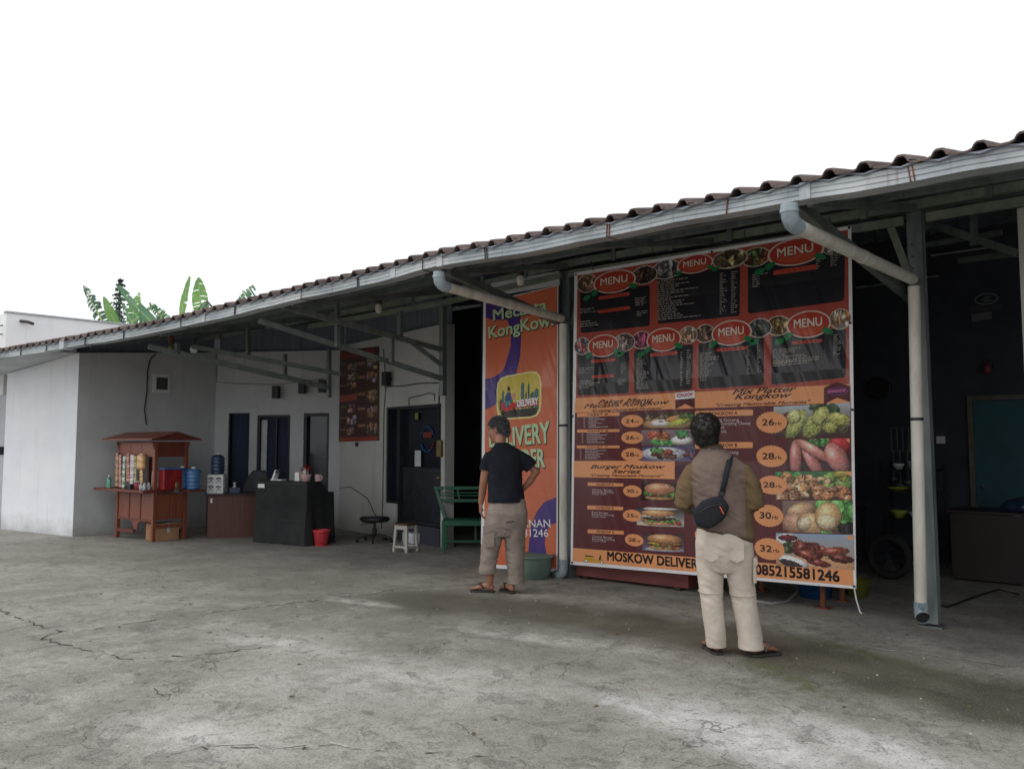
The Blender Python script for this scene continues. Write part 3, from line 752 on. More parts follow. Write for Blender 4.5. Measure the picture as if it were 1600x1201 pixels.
obj('lower_panel', MB().box((2.12, .075, .29), (3.29, .099, 1.05), M=MA), M['frame_dark'], d)
obj('rail', MB().box((2.12, .06, 1.05), (3.29, .099, 1.11), M=MA), M['frame_dark'], d)
obj('lock_box', MB().box((3.30, -.05, 1.28), (3.41, -.002, 1.52), M=MA), M['brass'], d, bevel=.008)
obj('knob', MB().lathe([(0, -.03), (.03, -.01), (.03, .015), (0, .03)], n=12, M=MA @ Matrix.Translation((3.33, -.03, .98)) @ Matrix.Rotation(R(90), 4, 'X')), M['brass'], d, smooth=True)
obj('step', MB().box((2.06, -.02, 0), (3.345, .12, .26), M=MA), M['dark_wall'], bld, bevel=.01)
obj('step_block', MB().box((2.50, -.14, 0), (2.82, -.022, .15), M=MA), M['white_wall'], bld, bevel=.01)
# dark sheet door and shutter in the recess behind the bench
sh = obj('shutter_door', MB().box((-2.3, 1.57, 0), (-.3, 1.618, 2.12)), pm('brown_sheet', rgb(58, 52, 46), rgb(72, 66, 58), 2, .7), bld)
obj('jamb', MB().box((-2.42, 1.52, 0), (-2.3, 1.617, 2.3)), M['frame_dark'], sh)
mb = MB()
r0 = []; r1 = []
for i in range(64):
    x = -2.35 + i*.035; yy = 1.56 + (.02 if i % 4 < 2 else 0); r0.append((x, yy, 2.2)); r1.append((x, yy, 3.15))
mb.grid([r0, r1]); obj('shutter_panel', mb, pm('shutter', rgb(52, 56, 66), rgb(66, 70, 80), 4, .6, .3), bld)

# fittings fixed to the white walls ---------------------------------------------
s, z = (1.352, 2.51)
v = obj('vent', MB().box((s - .15, -.012, z - .155), (s + .15, -.001, z + .155), M=MK), M['white_plastic'], bld)
obj('grille', MB().box((s - .09, -.02, z - .105), (s + .105, -.013, z + .105), M=MK), M['dark_metal'], v)
for i in range(5): obj('slat', MB().box((s - .09, -.03, z - .095 + i*.042), (s + .10, -.021, z - .075 + i*.042), M=MK), M['steel'], v)
def wall_cable(Mx, pts, r=.008, nm='cable', mat='cable', off=-.012):
    return obj(nm, MB().tube([Mx @ Vector((s, off, z)) for s, z in pts], r, 6), M[mat], bld, smooth=True)
wall_cable(MK, [(1.235, 3.024), (1.139, 2.906), (1.102, 2.705), (1.102, 2.376), (1.069, 2.047), (1.109, 1.798)], .009)
wall_cable(MQ, [(0.004, 3.116), (0.019, 2.589), (0.409, 2.56), (1.154, 2.528), (2.065, 2.619)], .008, 'conduit', 'grey_cable')
wall_cable(MA, [(1.599, 3.001), (1.698, 2.424), (1.643, 2.014), (1.634, 1.501), (1.634, 0.584), (1.602, 0.127)], .006)
wall_cable(MA, [(1.656, 2.385), (2.238, 2.362), (2.723, 2.373), (3.287, 2.349)], .008)
wall_cable(MA, [(3.322, 2.328), (3.292, 1.866), (3.316, 1.386)], .009)
wall_cable(MA, [(0.035, 0.701), (0.461, 0.741), (1.104, 0.578), (1.289, 0.411), (1.402, 0.305)], .005)
wall_cable(MA, [(2.441, 2.056), (2.439, 2.164), (3.039, 2.212), (3.183, 2.187), (3.184, 2.093)], .006)
s, z = (0.682, 1.461); obj('socket', MB().box((s - .05, -.015, z - .035), (s + .05, -.001, z + .035), M=MA), M['dark_metal'], bld, bevel=.004)
def spot(loc, nm='wall_speaker', lab=''):
    x, y, z = loc; return tag(obj(nm, MB().box((-.06, -.05, -.11), (.06, .05, .11)).box((-.02, .05, -.02), (.02, .1, .02)), M['dark_metal'], bevel=.008), lab, 'speaker', loc=(x, y, z))
for q, lab in (((1.231, 2.388), 'small dark box lamp on the wall above the second porch door'), ((1.73, 2.463), 'small dark box lamp left of the hanging stub post'), ((2.104, 2.481), 'small dark box lamp behind the hanging stub post')):
    s, z = q; p = MQ @ Vector((s, -.12, z)); t_ = spot(tuple(p), 'box_lamp', lab); t_['category'] = 'lamp'; t_['group'] = 'box lamps high on the porch wall'; t_.rotation_euler.z = R(32)
s, z = (1.866, 2.495); p = MA @ Vector((s, -.1, z)); t_ = spot(tuple(p), 'camera_box', 'dark box fixed above the glass door beside a thin cable'); t_['category'] = 'box'

# ================================================================== BANNERS
VIN = attr_mat('banner_vinyl', .24, .5, 'vinyl')
OR = rgb(234, 158, 106); ORD = rgb(166, 74, 60); MAR = rgb(96, 42, 48); PAN = rgb(34, 32, 38); WH = rgb(236, 234, 236); BLK = rgb(30, 22, 24); CRM = rgb(206, 196, 178); PUR = rgb(76, 54, 126)
def yplane(y): return lambda a, z, d: (a, y - d, z)
ban = thing('menu_banner', 'huge orange and maroon menu banner with seven MENU panels and food pictures, hung between posts', 'banner', (1.65, -.02, .15))
def bfn(a, z, d):   # slight belly of the hung sheet
    u = (a - .15) / 3.05; v = (z - .2) / 3.15
    return (a - 1.65, -.03 - d, z - .15)
PB = Print(bfn, ban, VIN)
def dense(quad, nx, ny, c, c2=None):
    tl, tr, br, bl = [np.array(p) for p in quad]; pts = []; fs = []
    for i in range(ny+1):
        for j in range(nx+1):
            l = tl + (bl-tl)*i/ny; r_ = tr + (br-tr)*i/ny; pts.append(tuple(l + (r_-l)*j/nx))
    for i in range(ny):
        for j in range(nx): fs.append(((nx+1)*(i+1)+j, (nx+1)*(i+1)+j+1, (nx+1)*i+j+1, (nx+1)*i+j))
    return pts, fs, c
TL, TR, BR_, BL_ = (0.235, 3.342), (3.248, 3.324), (3.2, 0.252), (0.16, 0.163)
sheet = PB.emit('sheet', [dense([TL, TR, BR_, BL_], 30, 30, WH)], 0)
sheet.modifiers.new('thickness', 'SOLIDIFY').thickness = .002; sheet.modifiers['thickness'].offset = -1
PB.emit('orange_ground', [dense([(0.279, 3.307), (3.22, 3.296), (3.197, 1.956), (0.242, 1.833)], 24, 14, ORD)], 1)
PB.emit('maroon_ground', [dense([(0.233, 1.834), (3.203, 1.956), (3.178, 0.387), (0.196, 0.324)], 24, 14, MAR)], 1)
PB.emit('heading_band', [dense([(0.243, 1.959), (3.198, 1.967), (3.198, 1.809), (0.224, 1.799)], 20, 2, OR)], 2)
PB.emit('heading_band', [dense([(0.211, 1.276), (1.476, 1.299), (1.473, 1.116), (0.21, 1.103)], 8, 2, OR)], 2)
PB.emit('footer_band', [dense([(0.196, 0.344), (3.178, 0.408), (3.18, 0.276), (0.195, 0.2)], 20, 2, OR)], 2)
panels = [((0.314, 3.124), (1.212, 3.078), (1.206, 2.659), (0.319, 2.664)), ((1.301, 3.152), (2.213, 3.13), (2.196, 2.657), (1.298, 2.669)), ((2.291, 3.127), (3.192, 3.123), (3.17, 2.684), (2.281, 2.667)),
          ((0.273, 2.445), (0.949, 2.432), (0.939, 1.983), (0.27, 1.986)), ((1.012, 2.428), (1.7, 2.431), (1.681, 1.988), (1.007, 1.98)), ((1.76, 2.434), (2.433, 2.437), (2.423, 1.997), (1.751, 1.99)), ((2.506, 2.447), (3.179, 2.451), (3.165, 2.024), (2.495, 1.993))]
rs_ = random.Random(3)
def along(q, u, v):   # u, v in 0..1 inside a quad TL TR BR BL
    tl, tr, br, bl = [np.array(p) for p in q]; a = tl + (tr-tl)*u; b = bl + (br-bl)*u; return tuple(a + (b-a)*v)
def item_lines(q, u0, u1, v0, v1, n, c=CRM, wmin=.3, h=.32):
    out = []
    for i in range(n):
        va = v0 + (v1-v0)*i/n; vb = va + (v1-v0)/n*h; u = u0; end = u0 + (u1-u0)*rs_.uniform(wmin, 1)
        while u < end:
            w = min(rs_.uniform(.02, .07), end - u); out.append(PB.poly([along(q, u, va), along(q, u+w, va), along(q, u+w, vb), along(q, u, vb)], c)); u += w + .012
    return out
spec = [[(0, .45, .42, .55, 3), (.8, .98, .28, .5, 5), (0, .4, .72, .88, 3), (.82, .97, .62, .75, 3)], [(.0, .55, .1, .95, 19), (.77, .86, .1, .95, 19), (.9, .98, .1, .95, 19)], [(.05, .25, .22, .5, 6), (.72, .78, .1, .32, 5), (.86, .96, .08, .3, 5)],
        [(.03, .35, .35, .5, 4), (.85, .97, .3, .55, 5), (.03, .45, .66, .86, 4), (.8, .97, .66, .82, 4)], [(.04, .3, .2, .93, 16), (.8, .85, .15, .93, 14), (.9, .98, .12, .9, 15)], [(.02, .36, .22, .85, 13), (.75, .8, .15, .78, 13), (.9, .96, .12, .75, 13)], [(.02, .5, .3, .62, 9), (.84, .97, .12, .55, 10), (.02, .8, .52, .66, 3)]]
dim = rgb(168, 160, 150)
for q, sp in zip(panels, spec):
    p = PB.emit('menu_panel', [PB.rrect(q, PAN, .07)], 2)
    PB.emit_list( [t_ for s5 in sp for t_ in item_lines(q, s5[0], s5[1], s5[2], s5[3], s5[4], dim)], 3, p)
pills = [(0.764, 3.02, 0.199, 0.018), (0.763, 2.873, 0.204, 0.018), (2.741, 3.015, 0.201, 0.022), (0.618, 2.344, 0.159, 0.016), (0.612, 2.177, 0.145, 0.016), (1.365, 2.36, 0.159, 0.017), (2.107, 2.351, 0.155, 0.016), (2.835, 2.359, 0.136, 0.013)]
def tilt_bar(e, c, k=.04):
    x, z, a, b = e; return PB.rrect([(x-a, z+b-a*k), (x+a, z+b+a*k), (x+a, z-b+a*k), (x-a, z-b-a*k)], c, .4)
for e in pills: PB.emit('title_bar', [tilt_bar(e, rgb(190, 74, 58), 0), *[PB.poly([(e[0]+dx, e[1]-.004), (e[0]+dx+.02, e[1]-.004), (e[0]+dx+.02, e[1]+.004), (e[0]+dx, e[1]+.004)], rgb(110, 36, 34)) for dx in np.linspace(-e[2]*.6, e[2]*.5, 5)]], 3)
# ovals of food beside the MENU signs
foods = [((150, 92, 66), (196, 150, 110)), ((60, 52, 46), (120, 70, 50)), ((90, 88, 92), (180, 170, 168)), ((196, 176, 120), (110, 90, 60)), ((150, 70, 50), (96, 120, 60)), ((70, 90, 70), (200, 200, 190)),
         ((130, 170, 190), (190, 90, 90)), ((180, 150, 140), (120, 110, 104)), ((210, 60, 110), (120, 50, 70)), ((196, 120, 70), (220, 200, 180)), ((170, 120, 90), (90, 70, 60)), ((56, 60, 64), (110, 110, 110)), ((190, 160, 90), (130, 90, 50)), ((220, 210, 190), (200, 120, 60))]
ovals = [(0.412, 3.201, 0.13, 0.093), (1.147, 3.19, 0.148, 0.088), (1.41, 3.21, 0.163, 0.09), (2.109, 3.211, 0.172, 0.085), (2.371, 3.188, 0.135, 0.083), (3.089, 3.149, 0.083, 0.045), (0.339, 2.521, 0.101, 0.089), (0.887, 2.515, 0.13, 0.089), (1.104, 2.522, 0.112, 0.084), (1.646, 2.525, 0.098, 0.08), (1.832, 2.523, 0.103, 0.082), (2.392, 2.523, 0.112, 0.082), (2.573, 2.526, 0.114, 0.084), (3.132, 2.529, 0.088, 0.083)]
def oval_pic(e, c2, seed, layer):
    x, z, a, b = e; N = 18; rs = np.random.RandomState(seed); bl = []
    for i in range(16): bl.append((rs.uniform(.1, .9), rs.uniform(.15, .85), rs.uniform(.06, .2), rs.uniform(.08, .22), rs.uniform(0, 3), np.array(c2[i % 2]) * rs.uniform(.6, 1.25), 14, 40))
    img = painted(N*2, N, (np.array(c2[1])*.6, np.array(c2[0])*.6), bl, seed)
    yy, xx = np.mgrid[0:N, 0:2*N]; clip = (((xx+.5)/N - 1)**2 + ((yy+.5)/N*2 - 1)**2) < 1
    base = PB.emit('food_oval', [PB.ell(e, CRM, 32, 0, 1.07, 1.1)], layer)
    PB.emit_picture('food_picture', [(x-a, z+b), (x+a, z+b), (x+a, z-b), (x-a, z-b)], img, layer + .5, base, clip)
for i, (e, c2) in enumerate(zip(ovals, foods)): oval_pic(e, c2, i + 20, 3 + (i % 2) * .8)
menus = [(0.771, 3.173, 0.275, 0.122), (1.735, 3.218, 0.199, 0.093), (2.751, 3.177, 0.264, 0.124), (0.62, 2.502, 0.205, 0.12), (1.367, 2.503, 0.202, 0.119), (2.11, 2.504, 0.207, 0.121), (2.851, 2.512, 0.201, 0.121)]
LEAF = rgb(40, 120, 74)
for i, e in enumerate(menus):
    x, z, a, b = e
    o = PB.emit('menu_sign', [PB.ell(e, rgb(214, 200, 186), 40)], 5)
    PB.emit('sign_face', [PB.ell(e, rgb(176, 58, 46), 40, 0, .93, .91)], 5.5, o)
    PB.emit('sign_face', [PB.ell((x, z - b*.25, a*.7, b*.55), rgb(190, 82, 58), 30)], 6, o)
    sl = .055
    PB.emit('lettering', [PB.text('MENU', (x - a*.62, z - b*.22), (x + a*.64, z - b*.22), b*.62, rgb(110, 30, 26), .025)], 6.6, o)
    PB.emit('lettering', [PB.text('MENU', (x - a*.64, z - b*.18), (x + a*.62, z - b*.18), b*.62, rgb(226, 214, 198), .02)], 7.2, o)
    for sx, sz, an in ((-.9, -.72, .5), (.86, -.62, -.4), (1.12, -.86, .3) if i % 2 else (-1.3, -1.05, .3)):
        pts = []; rr = b*.36
        for t in np.linspace(0, 2*math.pi, 14)[:-1]:
            u, v = rr*1.25*math.cos(t), rr*.62*math.sin(t)*(1 - .35*math.cos(t)); pts.append((x + a*sx + u*math.cos(an) - v*math.sin(an), z + b*sz + u*math.sin(an) + v*math.cos(an)))
        PB.emit('leaf', [PB.poly(pts, LEAF)], 7, o)
# headings
ital = .42
def head(st, p0, p1, h, c=BLK, bold=.035, shear=ital, layer=3.4): return PB.emit('lettering', [PB.text(st, p0, p1, h, c, bold, shear)], layer)
DK = rgb(58, 24, 22)
head('Paket Menu', (0.549, 1.884), (1.232, 1.885), .043, DK); head('Mecasta Kongkow', (0.359, 1.846), (1.425, 1.857), .043, DK); head('"Creating Memorable Moments"', (0.462, 1.806), (1.367, 1.807), .022, DK)
head('Mix Platter', (2.107, 1.921), (2.727, 1.925), .05, DK); head('Kongkow', (2.129, 1.875), (2.68, 1.873), .05, DK); head('"Creating Memorable Moments"', (1.938, 1.815), (2.854, 1.816), .026, DK)
head('Burger Moskow', (0.442, 1.201), (1.364, 1.217), .04, DK); head('Series', (0.72, 1.159), (1.076, 1.163), .04, DK); head('"Creating Memorable Moments"', (0.442, 1.119), (1.345, 1.133), .022, DK)
def hbold(st, p0, p1, h): return PB.emit('lettering', [PB.text(st, p0, p1, h, rgb(26, 20, 22), .045, 0)], 3.4)
hbold('MOSKOW DELIVERY', (0.654, 0.256), (1.789, 0.274), .088); hbold(': 085215581246', (2.243, 0.282), (3.062, 0.297), .088)
# logo ribbons
q = [(1.494, 1.964), (1.708, 1.976), (1.709, 1.804), (1.491, 1.803)]
rb = PB.emit('logo_ribbon', [PB.poly([q[0], q[1], q[2], along(q, .5, .72), q[3]], rgb(88, 34, 42))], 3.4)
PB.emit('logo_card', [PB.poly([q[0], q[1], along(q, 1, .42), along(q, 0, .42)], WH)], 4, rb)
e = (1.601, 1.934, 0.09, 0.027); PB.emit('lettering', [PB.text('KONGKOW', (e[0]-e[2], e[1]-e[3]*.6), (e[0]+e[2], e[1]-e[3]*.3), e[3]*1.3, rgb(176, 60, 110), .04, .2)], 4.6, rb)
q = [(2.975, 1.946), (3.197, 1.955), (3.196, 1.813), (2.971, 1.802)]
rb = PB.emit('logo_ribbon', [PB.poly([(2.975, 1.946), (3.085, 1.989), (3.197, 1.949), (3.196, 1.813), (3.088, 1.855), (2.971, 1.802)], rgb(84, 32, 40))], 3.4)
e = (3.089, 1.909, 0.092, 0.035); PB.emit('logo_oval', [PB.ell(e, rgb(150, 60, 120))], 4, rb); PB.emit('logo_oval', [PB.ell(e, rgb(66, 34, 70), 28, 0, .9, .82)], 4.6, rb)
PB.emit('lettering', [PB.text('KONGKOW', (e[0]-e[2]*.82, e[1]-e[3]*.3), (e[0]+e[2]*.8, e[1]-e[3]*.2), e[3]*.7, rgb(206, 110, 160), .05, .15)], 5.2, rb)
PB.emit('logo_ribbon', [PB.poly([(1.473, 1.23), (1.54, 1.26), (1.597, 1.254), (1.596, 1.146), (1.472, 1.134)], rgb(70, 22, 44))], 3.6)
# left column: packets and burgers
def pill(q, txt, layer=3):
    p = PB.emit('title_bar', [PB.rrect(q, OR, .25)], layer)
    if txt: PB.emit('lettering', [PB.text(txt, along(q, .26, .8), along(q, .74, .8), (q[0][1]-q[3][1])*.55, DK, .035)], layer + .6, p)
for y0, tx, n in ((155, 'PAKET A', 6), (246, 'PAKET B', 6), (333, 'PAKET C', 7)):
    pass
pill([(0.263, 1.795), (0.823, 1.792), (0.823, 1.754), (0.262, 1.753)], 'PAKET A'); pill([(0.261, 1.617), (0.823, 1.615), (0.823, 1.587), (0.261, 1.585)], 'PAKET B'); pill([(0.255, 1.445), (0.819, 1.445), (0.819, 1.418), (0.255, 1.415)], 'PAKET C')
pill([(0.402, 1.053), (0.863, 1.056), (0.863, 1.024), (0.401, 1.016)], 'MOSKOW A'); pill([(0.392, 0.808), (0.858, 0.817), (0.857, 0.78), (0.392, 0.767)], 'MOSKOW B'); pill([(0.397, 0.557), (0.864, 0.571), (0.864, 0.534), (0.397, 0.514)], 'MOSKOW C')
pill([(1.708, 1.779), (2.313, 1.776), (2.312, 1.722), (1.707, 1.722)], 'KONGKOW A'); pill([(1.703, 1.476), (2.304, 1.478), (2.303, 1.424), (1.702, 1.415)], 'KONGKOW B')
pill([(1.697, 1.188), (2.298, 1.198), (2.297, 1.144), (1.696, 1.131)], 'KONGKOW C'); pill([(1.692, 0.901), (2.292, 0.92), (2.29, 0.867), (1.691, 0.845)], 'KONGKOW D'); pill([(1.687, 0.626), (2.304, 0.655), (2.302, 0.599), (1.686, 0.566)], 'KONGKOW E')
LG = rgb(208, 190, 190)
for q, n in (([(0.353, 1.749), (0.679, 1.745), (0.678, 1.625), (0.352, 1.625)], 6), ([(0.326, 1.58), (0.658, 1.579), (0.657, 1.462), (0.326, 1.459)], 6), ([(0.3, 1.411), (0.642, 1.414), (0.641, 1.292), (0.299, 1.292)], 7)):
    PB.emit_list( [*item_lines(q, .2, 1, 0, 1, n, LG, .35, .34), *item_lines(q, 0, .06, .02, 1, n, LG, 1, .3)], 3)
def item_text(lines, x, ys, h, x1s):
    PB.emit_list( [PB.text(st, p0, p1, h, LG, .012) for st, p0, p1 in lines], 3)
item_text([('Chicken Burger', (0.462, 0.967), (0.73, 0.971)), ('Kentang Goreng', (0.462, 0.946), (0.741, 0.951)), ('Coca Cola', (0.462, 0.926), (0.642, 0.93))], 0, 0, .019, 0)
item_text([('Beef Burger', (0.455, 0.73), (0.673, 0.734)), ('Kentang Goreng', (0.455, 0.708), (0.739, 0.715)), ('Coca Cola', (0.455, 0.687), (0.635, 0.69))], 0, 0, .019, 0)
item_text([('Cheese Burger', (0.458, 0.478), (0.724, 0.484)), ('Kentang Goreng', (0.458, 0.454), (0.748, 0.463)), ('Coca Cola', (0.457, 0.433), (0.637, 0.437))], 0, 0, .019, 0)
item_text([('Kentang Goreng', (1.83, 1.675), (2.167, 1.67)), ('Chicken Dumpling Cheese', (1.829, 1.641), (2.284, 1.637)), ('Risol Roll', (1.829, 1.604), (2.015, 1.602)), ('Coca Cola', (1.844, 1.567), (2.037, 1.565))], 0, 0, .03, 0)
item_text([('Kentang Goreng', (1.824, 1.366), (2.157, 1.369)), ('Sosis', (1.823, 1.331), (1.967, 1.332)), ('Coca Cola', (1.823, 1.296), (2.031, 1.299))], 0, 0, .03, 0)
def badge(e, txt):
    o = PB.emit('price_badge', [PB.ell(e, OR, 56, -.06)], 6)
    x, z, a, b = e; PB.emit('lettering', [PB.text(txt, (x - a*.58, z - b*.26), (x + a*.16, z - b*.26), b*.56, rgb(40, 22, 24), .035), PB.text('rb', (x + a*.24, z - b*.26), (x + a*.62, z - b*.26), b*.33, rgb(60, 30, 26), .02)], 6.8, o)
for e, tx in (((0.98, 1.695, 0.14, 0.066), '24'), ((0.978, 1.526, 0.14, 0.066), '26'), ((0.976, 1.353, 0.14, 0.07), '28'), ((0.973, 0.98, 0.117, 0.062), '30'), ((0.968, 0.733, 0.117, 0.062), '25'), ((0.989, 0.487, 0.116, 0.063), '28'),
              ((2.489, 1.654, 0.151, 0.1), '26'), ((2.482, 1.349, 0.151, 0.1), '28'), ((2.482, 1.091, 0.144, 0.086), '28'), ((2.441, 0.815, 0.144, 0.101), '30'), ((2.441, 0.519, 0.147, 0.099), '32')): badge(e, tx)
